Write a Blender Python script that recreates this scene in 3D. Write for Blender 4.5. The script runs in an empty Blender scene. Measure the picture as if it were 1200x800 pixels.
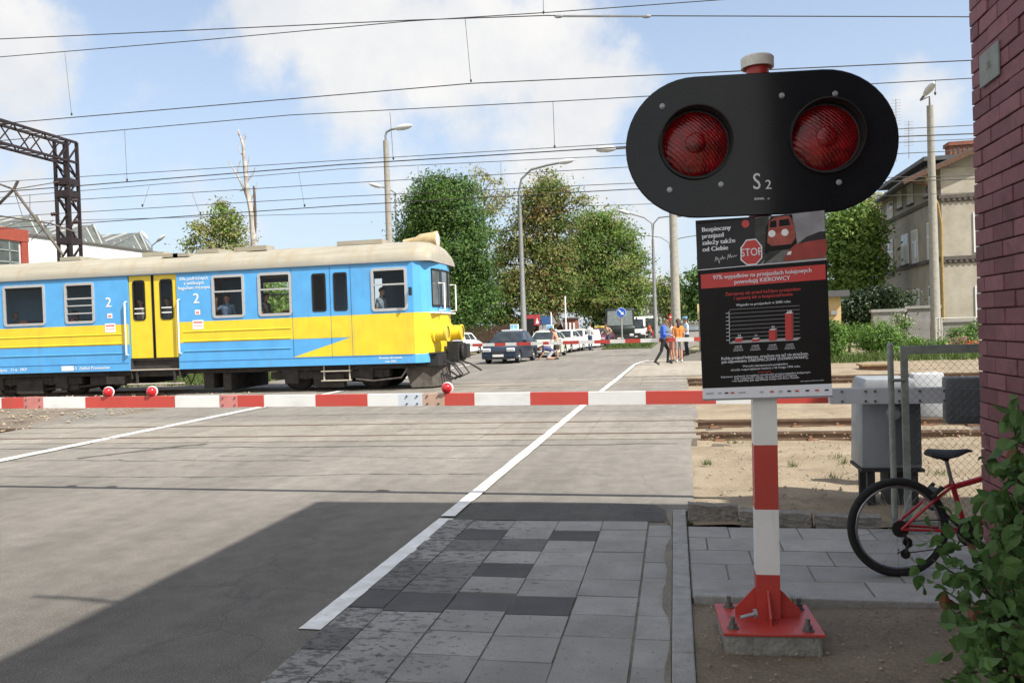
import bpy, bmesh, math, random
import numpy as np
from mathutils import Vector, Matrix
random.seed(7); rng = np.random.default_rng(7)
SC = bpy.context.scene; COL = SC.collection
R = math.radians
# ------------------------------------------------------------------ camera model (photo is 1200x800)
F = 973.; HC = 1.55; YAW = R(11.08); PIT = math.atan(14/973); ROLL = 0.034
FW = np.array([-math.sin(YAW)*math.cos(PIT), math.cos(YAW)*math.cos(PIT), -math.sin(PIT)])
_r = np.array([math.cos(YAW), math.sin(YAW), 0.]); _u = np.cross(_r, FW)
RT = _r*math.cos(ROLL) - _u*math.sin(ROLL); UP = _u*math.cos(ROLL) + _r*math.sin(ROLL)
def ray(x, y): return FW + RT*(x-600)/F - UP*(y-400)/F
def at(x, y, Y):
    d = ray(x, y); return np.array([0, 0, HC]) + d*(Y/d[1])
def atz(x, y, z=0.):
    d = ray(x, y); return np.array([0, 0, HC]) + d*((z-HC)/d[2])
# ------------------------------------------------------------------ materials
_M = {}
def mat(name, col=(.5,.5,.5), rough=.6, metal=0., var=.12, scale=6., bump=.0, bscale=40., spec=.4, coat=0., col2=None, stretch=None, detail=6.):
    if name in _M: return _M[name]
    m = bpy.data.materials.new(name); m.use_nodes = True; nt = m.node_tree; N = nt.nodes; L = nt.links
    b = N['Principled BSDF']; b.inputs['Roughness'].default_value = rough; b.inputs['Metallic'].default_value = metal
    b.inputs['Specular IOR Level'].default_value = spec; b.inputs['Coat Weight'].default_value = coat
    tc = N.new('ShaderNodeTexCoord'); src = tc.outputs['Object']
    if stretch:
        mp = N.new('ShaderNodeMapping'); mp.inputs['Scale'].default_value = stretch; L.new(src, mp.inputs[0]); src = mp.outputs[0]
    n = N.new('ShaderNodeTexNoise'); n.inputs['Scale'].default_value = scale; n.inputs['Detail'].default_value = detail; n.inputs['Roughness'].default_value = .65
    L.new(src, n.inputs['Vector'])
    cr = N.new('ShaderNodeValToRGB'); cr.color_ramp.elements[0].position = .3; cr.color_ramp.elements[1].position = .72
    c2 = col2 if col2 else tuple(min(1, c*(1+var)) for c in col)
    c1 = col if col2 else tuple(c*(1-var) for c in col)
    cr.color_ramp.elements[0].color = (*c1, 1); cr.color_ramp.elements[1].color = (*c2, 1)
    L.new(n.outputs['Fac'], cr.inputs[0]); L.new(cr.outputs[0], b.inputs['Base Color'])
    if bump:
        n2 = N.new('ShaderNodeTexNoise'); n2.inputs['Scale'].default_value = bscale; n2.inputs['Detail'].default_value = 8
        L.new(src, n2.inputs['Vector'])
        bp = N.new('ShaderNodeBump'); bp.inputs['Strength'].default_value = bump; bp.inputs['Distance'].default_value = .02
        L.new(n2.outputs['Fac'], bp.inputs['Height']); L.new(bp.outputs[0], b.inputs['Normal'])
    _M[name] = m; return m
def ramp(N, L, fac, p0, c0, p1, c1):
    cr = N.new('ShaderNodeValToRGB'); e = cr.color_ramp.elements
    e[0].position = p0; e[0].color = (*c0, 1); e[1].position = p1; e[1].color = (*c1, 1); L.new(fac, cr.inputs[0]); return cr.outputs[0]
def noise(N, L, v, s, d=6, rg=.6):
    n = N.new('ShaderNodeTexNoise'); n.inputs['Scale'].default_value = s; n.inputs['Detail'].default_value = d; n.inputs['Roughness'].default_value = rg
    L.new(v, n.inputs['Vector']); return n.outputs['Fac']
def mapping(N, L, v, sc=(1,1,1), loc=(0,0,0)):
    mp = N.new('ShaderNodeMapping'); mp.inputs['Scale'].default_value = sc; mp.inputs['Location'].default_value = loc; L.new(v, mp.inputs[0]); return mp.outputs[0]
def mixc(N, L, fac, a, b, mode='MIX'):
    m = N.new('ShaderNodeMix'); m.data_type = 'RGBA'; m.blend_type = mode
    if isinstance(fac, float): m.inputs[0].default_value = fac
    else: L.new(fac, m.inputs[0])
    for s, v in ((6, a), (7, b)):
        if isinstance(v, tuple): m.inputs[s].default_value = (*v, 1)
        else: L.new(v, m.inputs[s])
    return m.outputs[2]
def newmat(name):
    m = bpy.data.materials.new(name); m.use_nodes = True; _M[name] = m
    N = m.node_tree.nodes; L = m.node_tree.links
    tc = N.new('ShaderNodeTexCoord')
    return m, N, L, N['Principled BSDF'], tc.outputs['Object']
def bumpn(N, L, b, h, s, d=.02):
    bp = N.new('ShaderNodeBump'); bp.inputs['Strength'].default_value = s; bp.inputs['Distance'].default_value = d
    L.new(h, bp.inputs['Height']); L.new(bp.outputs[0], b.inputs['Normal'])
def math_(N, L, op, a, b=None):
    m = N.new('ShaderNodeMath'); m.operation = op
    for i, v in enumerate((a, b)):
        if v is None: continue
        if isinstance(v, (int, float)): m.inputs[i].default_value = v
        else: L.new(v, m.inputs[i])
    return m.outputs[0]

def asphalt(name, lo, hi, stainc=.55, worn=False):
    m, N, L, b, v = newmat(name)
    fine = noise(N, L, v, 130, 4, .7); big = noise(N, L, mapping(N, L, v, (.9,.18,1)), .9, 7); med = noise(N, L, v, 5, 6)
    c = ramp(N, L, big, .3, lo, .7, hi)
    c = mixc(N, L, .5, c, ramp(N, L, fine, .36, (.05,.05,.05), .66, (.98,.95,.9)), 'OVERLAY')
    strk = noise(N, L, mapping(N, L, v, (3.0,.5,1), (2,5,0)), 1.0, 9, .72); c = mixc(N, L, .16, c, ramp(N, L, strk, .34, (.22,.22,.22), .68, (.82,.82,.82)), 'OVERLAY')
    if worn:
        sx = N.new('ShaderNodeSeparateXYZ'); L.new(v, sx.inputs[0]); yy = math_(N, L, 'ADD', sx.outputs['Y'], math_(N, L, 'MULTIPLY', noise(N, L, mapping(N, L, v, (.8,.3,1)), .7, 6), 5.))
        mr = N.new('ShaderNodeMapRange'); mr.interpolation_type = 'SMOOTHSTEP'; L.new(yy, mr.inputs[0]); mr.inputs[1].default_value = 5.5; mr.inputs[2].default_value = 13.; mr.inputs[3].default_value = .64; mr.inputs[4].default_value = 1.06  # near asphalt's own darker tone, lowered further to deepen the shaded road
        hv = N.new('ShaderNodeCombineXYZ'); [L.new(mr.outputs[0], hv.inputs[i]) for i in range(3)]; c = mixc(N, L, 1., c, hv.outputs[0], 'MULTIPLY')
        vo2 = N.new('ShaderNodeTexVoronoi'); vo2.inputs['Scale'].default_value = 75; L.new(v, vo2.inputs['Vector'])
        c = mixc(N, L, ramp(N, L, vo2.outputs['Distance'], .12, (.45,.45,.45), .24, (0,0,0)), c, (.33,.31,.28))
    c = mixc(N, L, .25, c, ramp(N, L, med, .35, (.25,.25,.25), .7, (.8,.8,.8)), 'OVERLAY')
    vo = N.new('ShaderNodeTexVoronoi'); vo.feature = 'DISTANCE_TO_EDGE'; vo.inputs['Scale'].default_value = .33
    wv = N.new('ShaderNodeVectorMath'); wv.operation = 'ADD'
    nz = N.new('ShaderNodeTexNoise'); nz.inputs['Scale'].default_value = 1.3; nz.inputs['Detail'].default_value = 7; L.new(v, nz.inputs['Vector'])
    L.new(v, wv.inputs[0]); L.new(nz.outputs['Color'], wv.inputs[1]); L.new(wv.outputs[0], vo.inputs['Vector'])
    cf = ramp(N, L, vo.outputs['Distance'], .0, (.30,.30,.30), .005, (0,0,0))
    patch = ramp(N, L, noise(N, L, v, .23, 2), .42, (0,0,0), .5, (1,1,1))
    cf = math_(N, L, 'MULTIPLY', cf, patch)
    c = mixc(N, L, cf, c, (.035,.033,.03))
    st = ramp(N, L, noise(N, L, mapping(N, L, v, (1.2,.35,1), (3,1,0)), 1.6, 5), .63, (0,0,0), .74, (.45,.45,.45))
    c = mixc(N, L, st, c, tuple(x*stainc for x in lo))
    # two worn wheel tracks polished a little lighter
    L.new(c, b.inputs['Base Color']); b.inputs['Roughness'].default_value = .82; b.inputs['Specular IOR Level'].default_value = .25
    bumpn(N, L, b, fine, .35, .006); return m
def worn(name, col, rough, dirt=(.10,.08,.06), amt=.5, sx=(6,6,.5), sc=1.4, chips=None, coat=.15):
    m, N, L, b, v = newmat(name)
    c = ramp(N, L, noise(N, L, v, 2.2, 6), .3, tuple(x*.9 for x in col), .72, tuple(min(1,x*1.08) for x in col))
    st = ramp(N, L, noise(N, L, mapping(N, L, v, sx), sc, 8, .68), .52, (0,0,0), .78, (amt,amt,amt)); c = mixc(N, L, st, c, dirt)
    if chips: c = mixc(N, L, ramp(N, L, noise(N, L, v, chips, 5, .7), .70, (0,0,0), .725, (.85,.85,.85)), c, (.12,.075,.05))
    L.new(c, b.inputs['Base Color']); b.inputs['Coat Weight'].default_value = coat
    L.new(math_(N, L, 'ADD', math_(N, L, 'MULTIPLY', noise(N, L, v, 7, 5), .3), rough-.15), b.inputs['Roughness']); return m
def sandmat(name, lo, hi, dark, grass=None):
    m, N, L, b, v = newmat(name)
    c = ramp(N, L, noise(N, L, v, 1.1, 8), .3, lo, .7, hi)
    f = noise(N, L, v, 60, 5, .75)
    c = mixc(N, L, .4, c, ramp(N, L, f, .3, (.08,.08,.08), .72, (.9,.9,.9)), 'OVERLAY')
    k = ramp(N, L, noise(N, L, v, 2.7, 7, .7), .57, (0,0,0), .72, (.8,.8,.8)); c = mixc(N, L, k, c, dark)
    if grass:
        g = ramp(N, L, noise(N, L, v, .35, 6, .7), .48, (0,0,0), .56, (1,1,1)); c = mixc(N, L, g, c, grass)
    L.new(c, b.inputs['Base Color']); b.inputs['Roughness'].default_value = .95; b.inputs['Specular IOR Level'].default_value = .1
    bumpn(N, L, b, noise(N, L, v, 22, 9, .7), .6, .03); return m
def leafmat(name, a, b_, trans=.35, rough=.5):
    m, N, L, b, v = newmat(name)
    g = N.new('ShaderNodeNewGeometry'); a, b_ = tuple(x*.72+y*.28 for x, y in zip(a, b_)), tuple(x*.28+y*.72 for x, y in zip(a, b_)); c = ramp(N, L, g.outputs['Random Per Island'], .05, a, .95, b_)
    c = mixc(N, L, .35, c, ramp(N, L, noise(N, L, v, .9, 4), .35, (.25,.25,.25), .7, (.8,.8,.8)), 'OVERLAY')
    L.new(c, b.inputs['Base Color']); b.inputs['Roughness'].default_value = rough; b.inputs['Specular IOR Level'].default_value = .3
    t = N.new('ShaderNodeBsdfTranslucent'); L.new(c, t.inputs[0]); mx = N.new('ShaderNodeMixShader'); mx.inputs[0].default_value = trans
    L.new(b.outputs[0], mx.inputs[1]); L.new(t.outputs[0], mx.inputs[2])
    L.new(mx.outputs[0], N['Material Output'].inputs[0]); return m
def glassmat(name, tint, alpha, rough=.05):
    m, N, L, b, v = newmat(name)
    t = N.new('ShaderNodeBsdfTransparent'); t.inputs[0].default_value = (*tint, 1)
    gl = N.new('ShaderNodeBsdfGlossy'); gl.inputs[0].default_value = (.8,.8,.8,1); gl.inputs['Roughness'].default_value = rough
    fr = N.new('ShaderNodeFresnel'); fr.inputs[0].default_value = 1.5
    mx = N.new('ShaderNodeMixShader'); L.new(math_(N, L, 'ADD', math_(N, L, 'MULTIPLY', fr.outputs[0], .55), alpha), mx.inputs[0])
    L.new(t.outputs[0], mx.inputs[1]); L.new(gl.outputs[0], mx.inputs[2]); L.new(mx.outputs[0], N['Material Output'].inputs[0]); return m
# ------------------------------------------------------------------ mesh builder
class MB:
    def __init__(s): s.v = []; s.f = []; s.m = []
    def add(s, vs, fs, m=0):
        o = len(s.v); s.v += [tuple(map(float, p)) for p in vs]; s.f += [tuple(i+o for i in f) for f in fs]; s.m += [m]*len(fs); return s
    def box(s, c, d, m=0, rz=0., rx=0., ry=0.):
        M = Matrix.Rotation(rz, 3, 'Z') @ Matrix.Rotation(ry, 3, 'Y') @ Matrix.Rotation(rx, 3, 'X'); c = Vector(c)
        vs = [c + M @ Vector((x*d[0]/2, y*d[1]/2, z*d[2]/2)) for x in (-1,1) for y in (-1,1) for z in (-1,1)]
        return s.add(vs, [(0,1,3,2),(4,6,7,5),(0,4,5,1),(2,3,7,6),(0,2,6,4),(1,5,7,3)], m)
    def bx(s, x0, x1, y0, y1, z0, z1, m=0): return s.box(((x0+x1)/2,(y0+y1)/2,(z0+z1)/2), (abs(x1-x0),abs(y1-y0),abs(z1-z0)), m)
    def bar(s, a, b, w, h=None, m=0, upv=(0,0,1)):
        a, b = Vector(a), Vector(b); d = (b-a).normalized(); u = Vector(upv)
        if abs(d.dot(u)) > .98: u = Vector((1,0,0))
        x = d.cross(u).normalized(); y = x.cross(d); h = h or w
        vs = [p + x*sx*w/2 + y*sy*h/2 for p in (a, b) for sx, sy in ((-1,-1),(1,-1),(1,1),(-1,1))]
        return s.add(vs, [(3,2,1,0),(4,5,6,7),(0,1,5,4),(1,2,6,5),(2,3,7,6),(3,0,4,7)], m)
    def tube(s, pts, r, n=8, m=0, caps=True, closed=False):
        P = [Vector(p) for p in pts]; k = len(P); rs = r if isinstance(r, (list, tuple)) else [r]*k; vs = []; prev = None
        for i, p in enumerate(P):
            a = P[i-1] if (i or closed) else p; b = P[(i+1) % k] if (i < k-1 or closed) else p
            d = (b-a).normalized()
            if prev is None:
                u = Vector((0,0,1)) if abs(d.z) < .9 else Vector((1,0,0)); x = d.cross(u).normalized()
            else: x = (prev - d*prev.dot(d)).normalized()
            prev = x; y = d.cross(x)
            vs += [p + (x*math.cos(t) + y*math.sin(t))*rs[i] for t in [2*math.pi*j/n for j in range(n)]]
        fs = []
        for i in range(k if closed else k-1):
            q = ((i+1) % k)*n
            for j in range(n): fs.append((i*n+j, i*n+(j+1) % n, q+(j+1) % n, q+j))
        if caps and not closed: fs += [tuple(range(n-1,-1,-1)), tuple(range((k-1)*n, k*n))]
        return s.add(vs, fs, m)
    def cyl(s, a, b, r0, r1=None, n=16, m=0): return s.tube([a, b], [r0, r0 if r1 is None else r1], n, m)
    def lathe(s, prof, o=(0,0,0), ax=(0,0,1), n=20, m=0):
        o = Vector(o); d = Vector(ax).normalized(); u = Vector((0,0,1)) if abs(d.z) < .9 else Vector((1,0,0)); x = d.cross(u).normalized(); y = d.cross(x); vs = []
        for r, h in prof: vs += [o + d*h + (x*math.cos(t)+y*math.sin(t))*max(r,1e-4) for t in [2*math.pi*j/n for j in range(n)]]
        fs = [(i*n+j, i*n+(j+1)%n, (i+1)*n+(j+1)%n, (i+1)*n+j) for i in range(len(prof)-1) for j in range(n)]
        return s.add(vs, fs, m)
    def ball(s, c, r, n=12, k=7, m=0, sc=(1,1,1)):
        vs = []; c = Vector(c)
        for i in range(k+1):
            t = math.pi*i/k
            vs += [c + Vector((max(math.sin(t),1e-3)*math.cos(p)*sc[0], max(math.sin(t),1e-3)*math.sin(p)*sc[1], -math.cos(t)*sc[2]))*r for p in [2*math.pi*j/n for j in range(n)]]
        return s.add(vs, [(i*n+j, i*n+(j+1)%n, (i+1)*n+(j+1)%n, (i+1)*n+j) for i in range(k) for j in range(n)], m)
    def poly(s, pts, m=0): return s.add(pts, [tuple(range(len(pts)))], m)
    def prism(s, pts, off, m=0):
        k = len(pts); off = Vector(off); P = [Vector(p) for p in pts]
        return s.add(P + [p+off for p in P], [tuple(range(k-1,-1,-1)), tuple(range(k,2*k))] + [(i,(i+1)%k,k+(i+1)%k,k+i) for i in range(k)], m)
    def wall(s, o, ux, uz, w, h, holes, m=0, th=None, tm=None):
        """rectangle with rectangular holes; o origin, ux/uz unit vectors, holes (u0,u1,v0,v1); th = reveal depth vector"""
        o, ux, uz = Vector(o), Vector(ux), Vector(uz)
        us = sorted({0., w, *[a for q in holes for a in q[:2] if 0 < a < w]}); vs_ = sorted({0., h, *[a for q in holes for a in q[2:] if 0 < a < h]})
        for i in range(len(us)-1):
            for j in range(len(vs_)-1):
                cu, cv = (us[i]+us[i+1])/2, (vs_[j]+vs_[j+1])/2
                if any(q[0] < cu < q[1] and q[2] < cv < q[3] for q in holes): continue
                s.add([o+ux*a+uz*b for a, b in ((us[i],vs_[j]),(us[i+1],vs_[j]),(us[i+1],vs_[j+1]),(us[i],vs_[j+1]))], [(0,1,2,3)], m)
        if th is not None:
            t = Vector(th)
            for q in holes:
                c = [o+ux*a+uz*b for a, b in ((q[0],q[2]),(q[1],q[2]),(q[1],q[3]),(q[0],q[3]))]
                for i in range(4): s.add([c[i], c[(i+1)%4], c[(i+1)%4]+t, c[i]+t], [(0,1,2,3)], m if tm is None else tm)
        return s
    def build(s, name, mats, parent=None, smooth=False, world=True, bevel=0., kind=None, label=None, cat=None, group=None):
        me = bpy.data.meshes.new(name); off = (0,0,0)
        if parent is not None and world:
            off = tuple(parent.get('_o', (0,0,0)))
        vs = [(a-off[0], b-off[1], c-off[2]) for a, b, c in s.v]
        me.from_pydata(vs, [], s.f)
        for mm in (mats if isinstance(mats, (list, tuple)) else [mats]): me.materials.append(mm)
        me.polygons.foreach_set('material_index', s.m)
        if bevel:
            bm = bmesh.new(); bm.from_mesh(me); bmesh.ops.remove_doubles(bm, verts=bm.verts, dist=1e-5)
            ed = [e for e in bm.edges if len(e.link_faces) == 2 and e.calc_face_angle(0) > .5]
            bmesh.ops.bevel(bm, geom=ed, offset=bevel, segments=2, affect='EDGES', profile=.5, clamp_overlap=True)
            bm.to_mesh(me); bm.free()
        if smooth:
            me.polygons.foreach_set('use_smooth', [True]*len(me.polygons))
            try: me.set_sharp_from_angle(angle=R(smooth if smooth is not True else 45))
            except Exception: pass
        o = bpy.data.objects.new(name, me); COL.objects.link(o)
        if parent is not None: o.parent = parent
        if kind: o['kind'] = kind
        if label: o['label'] = label
        if cat: o['category'] = cat
        if group: o['group'] = group
        return o
def thing(name, label, cat, loc=(0,0,0), rz=0., group=None):
    o = bpy.data.objects.new(name, None); COL.objects.link(o); o.location = loc; o.rotation_euler = (0,0,rz); o.empty_display_size = .1
    o['label'] = label; o['category'] = cat; o['_o'] = [float(x) for x in loc]
    if group: o['group'] = group
    return o
def local(o): o['_o'] = [0.,0.,0.]; return o          # parts of this thing are given in its own coordinates
def copy_tree(o, parent=None):
    c = o.copy(); COL.objects.link(c); c.parent = parent
    for ch in list(o.children): copy_tree(ch, c)
    return c
def text(name, body, size, M, m, parent=None, align='CENTER', bold=0., ext=.0006, world=True, spacing=1.):
    cu = bpy.data.curves.new(name, 'FONT'); cu.body = body; cu.size = size; cu.align_x = align; cu.align_y = 'CENTER'; cu.extrude = ext; cu.offset = bold; cu.space_character = spacing; cu.resolution_u = 3
    t = bpy.data.objects.new(name, cu); COL.objects.link(t)
    dg = bpy.context.evaluated_depsgraph_get(); me = bpy.data.meshes.new_from_object(t.evaluated_get(dg)); bpy.data.objects.remove(t)
    me.transform(M)
    if parent is not None and world: me.transform(Matrix.Translation(-Vector(tuple(parent.get('_o', (0,0,0))))))
    me.materials.clear(); me.materials.append(m); me.name = name
    return me
def textobj(name, bodies, m, parent, **k):
    """several lines of writing joined into one mesh: bodies = [(string, size, Matrix, kw)]"""
    bm = bmesh.new(); mats = m if isinstance(m, list) else [m]
    for b in bodies:
        kw = dict(b[3]) if len(b) > 3 else {}; mi = kw.pop('mi', 0); kk = {**k, **kw}; bo = kk.pop('bold', 0.)
        for q in ((0,) if bo <= 0 else (-.5,.5)):
            me = text(name, b[0], b[1], b[2] @ Matrix.Translation((q*bo,0,.00015 if q > 0 else 0)), mats[mi], parent, **kk)
            for p in me.polygons: p.material_index = mi
            bm.from_mesh(me); bpy.data.meshes.remove(me)
    me = bpy.data.meshes.new(name); bm.to_mesh(me); bm.free()
    for q in mats: me.materials.append(q)
    o = bpy.data.objects.new(name, me); COL.objects.link(o); o.parent = parent; return o
def face_minus_y(x, y, z, rz=0.): return Matrix.Translation((x,y,z)) @ Matrix.Rotation(rz, 4, 'Z') @ Matrix.Rotation(R(90), 4, 'X')
def arr_mesh(name, V, Fq, mats, midx=None, parent=None, smooth=False):
    me = bpy.data.meshes.new(name); me.from_pydata(V.tolist(), [], Fq if isinstance(Fq, list) else Fq.tolist())
    for q in mats: me.materials.append(q)
    if midx is not None: me.polygons.foreach_set('material_index', midx.tolist())
    o = bpy.data.objects.new(name, me); COL.objects.link(o)
    if parent is not None: o.parent = parent
    return o
def leaves(C, size, jit=.35, droop=0., fold=False, aspect=.55, g=None, nrm=None):
    g = g or rng
    n = len(C); s = size*(1 + jit*g.standard_normal(n)).clip(.4, 1.9)[:, None]
    t = g.standard_normal((n,3)); t[:,2] -= droop; t /= np.linalg.norm(t, axis=1)[:,None]
    q = g.standard_normal((n,3)); q[:,2] += .6; b = np.cross(t, q); b /= np.linalg.norm(b, axis=1)[:,None]
    nn = np.cross(t, b)
    if nrm is not None:
        nn = nrm + g.standard_normal((n,3))*.55; nn /= np.linalg.norm(nn, axis=1)[:,None]
        b = np.cross(nn, t); b /= np.linalg.norm(b, axis=1)[:,None]; t = np.cross(b, nn)
    if not fold:
        V = np.stack([C-t*s*.5, C+b*s*aspect*.5+nn*s*.08, C+t*s*.5, C-b*s*aspect*.5+nn*s*.08], 1).reshape(-1,3)
        return V, np.arange(4*n).reshape(n,4)
    prof = [(-.38,.30,.04),(-.18,.46,.07),(.06,.47,.08),(.26,.33,.05),(.40,.15,-.01)]; cv = .10*(.5+g.random(n))[:,None]
    mid = [C+t*s*u-nn*s*cv*(2*u)**2*.6 for u in (-.5,-.38,-.18,.06,.26,.40,.54)]
    pts = mid + [m + b*s*aspect*w_+nn*s*h_*1.3 for m,(u,w_,h_) in zip(mid[1:6],prof)] + [m - b*s*aspect*w_+nn*s*h_*1.3 for m,(u,w_,h_) in zip(mid[1:6],prof)]
    V = np.stack(pts, 1).reshape(-1,3); i = np.arange(n)[:,None]*17; q = []
    for o_ in (7,12):
        q += [(0,1,o_,o_)] + [(k+1,k+2,o_+k+1,o_+k) for k in range(4)] + [(5,6,o_+4,o_+4)]
    Fq = [tuple(int(x)+int(a) for x in dict.fromkeys(f)) for a in i[:,0] for f in q]
    return V, Fq
BARK = mat('bark', (.09,.07,.055), .95, var=.4, scale=8, bump=.8, bscale=20)
def tree(name, label, cat, x, y, H, blobs, leaf, mats, n, seed, trunk_r=.22, clump=.45, group=None, droop=.2, bark=None, weights=None, aspect=.55, nclump=None):
    """blobs: (X,Y,Z,r) in world; n leaves in clumps near the blobs' surfaces"""
    g = np.random.default_rng(seed); t = thing(name, label, cat, (x,y,0), group=group)
    B = np.array(blobs, float); vol = B[:,3]**2; p = vol/vol.sum()
    nc = nclump or max(60, n//55); bi = g.choice(len(B), nc, p=p)
    d = g.standard_normal((nc,3)); d /= np.linalg.norm(d, axis=1)[:,None]; rr = B[bi,3]*(g.random(nc)**.45)*1.02
    cc = B[bi,:3] + d*rr[:,None]*np.array([1,1,.92])
    ci = g.integers(0, nc, n); off = g.standard_normal((n,3))*clump*np.array([1,1,.55])
    C = cc[ci] + off*(.55+.7*g.random(nc))[ci][:,None]
    C[:,2] -= .25*clump*np.linalg.norm(off[:,:2], axis=1)/max(clump,1e-3)*droop
    D = d[ci]*.9 + off/max(clump,1e-3)*.35; D[:,2] += .35; D /= np.linalg.norm(D, axis=1)[:,None]
    V, Fq = leaves(C, leaf, droop=droop, aspect=aspect, g=g, nrm=D)
    mi = (g.random(nc) < .5).astype(int) if len(mats) == 2 else g.choice(len(mats), nc, p=weights)
    arr_mesh('crown', V - np.array([x,y,0]), Fq, mats, mi[ci], t)
    tr = MB(); top = B[:,2].max(); c0 = B[:,2].min()
    tr.tube([(x,y,-.05),(x+.02*H,y,c0*.5),(x-.01*H,y,c0),(B[:,0].mean(),y,(c0+top)/2)], [trunk_r*1.25,trunk_r,trunk_r*.85,trunk_r*.35], 8)
    for i in range(len(B)):
        s = Vector((x,y,max(c0*.8, B[i,2]-B[i,3]*1.6))); e = Vector(B[i,:3]); mid = s.lerp(e,.55)+Vector((0,0,.12*H*.3))
        tr.tube([s,mid,e], [trunk_r*.45,trunk_r*.3,trunk_r*.1], 6)
        for _ in range(3):
            dd = Vector(g.standard_normal(3)).normalized()*B[i,3]*.8; tr.tube([mid.lerp(e,.5),e+dd],[trunk_r*.15,trunk_r*.05],5)
    tr.build('trunk', bark or BARK, t, smooth=True); return t
def pblobs(lst, Y, dy=1.):
    out = []
    for px, py, r in lst:
        p = at(px, py, Y); d = (p-np.array([0,0,HC])) @ FW; rr = r*d/F
        out.append((p[0], Y + random.uniform(-.4,.4)*rr*dy, p[2], rr))
    return out
SKY_S=.10; SKY_TINT=(1.0,1.0,1.0); CLOUD=4.9; BACK_FILL=1.25; SUN_E=4.2; EXPO=1.0
# ------------------------------------------------------------------ camera, sky, sun
cam = bpy.data.cameras.new('Camera'); co = bpy.data.objects.new('Camera', cam); COL.objects.link(co); SC.camera = co
cam.sensor_width = 36; cam.lens = 36*F/1200; cam.clip_end = 5000; cam.clip_start = .05
Mx = Matrix((RT.tolist(), UP.tolist(), (-FW).tolist())).transposed().to_4x4(); Mx.translation = (0,0,HC); co.matrix_world = Mx
SUN = Vector((.793,-.405,1.0)).normalized(); EL = math.asin(SUN.z); AZ = math.atan2(SUN.x, SUN.y)
w = bpy.data.worlds.new('World'); SC.world = w; w.use_nodes = True; N = w.node_tree.nodes; L = w.node_tree.links
bg = N['Background']; bg.inputs[1].default_value = SKY_S
sky = N.new('ShaderNodeTexSky'); sky.sky_type = 'NISHITA'; sky.sun_disc = False; sky.sun_elevation = EL; sky.sun_rotation = AZ; sky.air_density = 1.0; sky.dust_density = 1.6; sky.ozone_density = 2.0
tc = N.new('ShaderNodeTexCoord'); gen = tc.outputs['Generated']
def vm(op, a, b=None):
    m = N.new('ShaderNodeVectorMath'); m.operation = op; L.new(a, m.inputs[0])
    if b is not None:
        if isinstance(b, tuple): m.inputs[1].default_value = b
        else: L.new(b, m.inputs[1])
    return m
nrm = vm('NORMALIZE', gen).outputs[0]
warp = N.new('ShaderNodeTexNoise'); warp.inputs['Scale'].default_value = 7.; warp.inputs['Detail'].default_value = 9; warp.inputs['Roughness'].default_value = .6; L.new(nrm, warp.inputs['Vector'])
wo = vm('SUBTRACT', warp.outputs['Color'], (.5,.5,.5)).outputs[0]; ws = N.new('ShaderNodeVectorMath'); ws.operation = 'SCALE'; L.new(wo, ws.inputs[0]); ws.inputs['Scale'].default_value = .10
nw = vm('ADD', nrm, ws.outputs[0]).outputs[0]
total = None
CLOUDS = [(-20,60,.085,1.),(25,125,.075,.9),(75,170,.075,.6),(10,200,.06,.7),(0,10,.05,1),
          (270,20,.05,.7),(330,10,.085,1.),(420,40,.11,1.),(530,60,.12,1.),(630,60,.1,1.),(690,110,.075,.95),(560,130,.10,.7),(440,110,.09,.65),(640,160,.09,.7),(300,70,.05,.5),
          (200,225,.05,.4),(260,250,.06,.45),(60,260,.08,.5),(500,220,.1,.5),(1075,125,.055,.6),(1010,120,.03,.5),(720,300,.12,.6),
          (-400,100,.25,.9),(1500,120,.2,.9),(1900,250,.3,.8),(600,-500,.25,.9),(0,-420,.2,.8),(1100,-350,.12,.7)]
for px, py, rad, wt in CLOUDS:
    d = ray(px, py); d = d/np.linalg.norm(d)
    dist = vm('DISTANCE', nw, tuple(d)).outputs['Value']
    mr = N.new('ShaderNodeMapRange'); mr.interpolation_type = 'SMOOTHSTEP'; L.new(dist, mr.inputs[0])
    mr.inputs[1].default_value = rad*.25; mr.inputs[2].default_value = rad*1.45; mr.inputs[3].default_value = wt; mr.inputs[4].default_value = 0.
    total = mr.outputs[0] if total is None else math_(N, L, 'MAXIMUM', total, mr.outputs[0])
# unseen bright clouds added behind the camera to fill the shade
sep = N.new('ShaderNodeSeparateXYZ'); L.new(nrm, sep.inputs[0])
back = N.new('ShaderNodeTexNoise'); back.inputs['Scale'].default_value = 3.2; back.inputs['Detail'].default_value = 9; L.new(nw, back.inputs['Vector'])
bk = N.new('ShaderNodeMapRange'); L.new(back.outputs['Fac'], bk.inputs[0]); bk.inputs[1].default_value = .28; bk.inputs[2].default_value = .50; bk.inputs[3].default_value = 0; bk.inputs[4].default_value = 1.1
dirm = N.new('ShaderNodeMapRange'); L.new(sep.outputs['Y'], dirm.inputs[0]); dirm.inputs[1].default_value = .25; dirm.inputs[2].default_value = -.1; dirm.inputs[3].default_value = 0; dirm.inputs[4].default_value = 1
total = math_(N, L, 'MAXIMUM', total, math_(N, L, 'MULTIPLY', bk.outputs[0], dirm.outputs[0]))
fl = N.new('ShaderNodeTexNoise'); fl.inputs['Scale'].default_value = 9; fl.inputs['Detail'].default_value = 10; fl.inputs['Roughness'].default_value = .62; L.new(nrm, fl.inputs['Vector'])
fm = N.new('ShaderNodeMapRange'); L.new(fl.outputs['Fac'], fm.inputs[0]); fm.inputs[1].default_value = .25; fm.inputs[2].default_value = .75; fm.inputs[3].default_value = -.42; fm.inputs[4].default_value = .42; fm.clamp = False
total = math_(N, L, 'ADD', total, fm.outputs[0])
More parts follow.
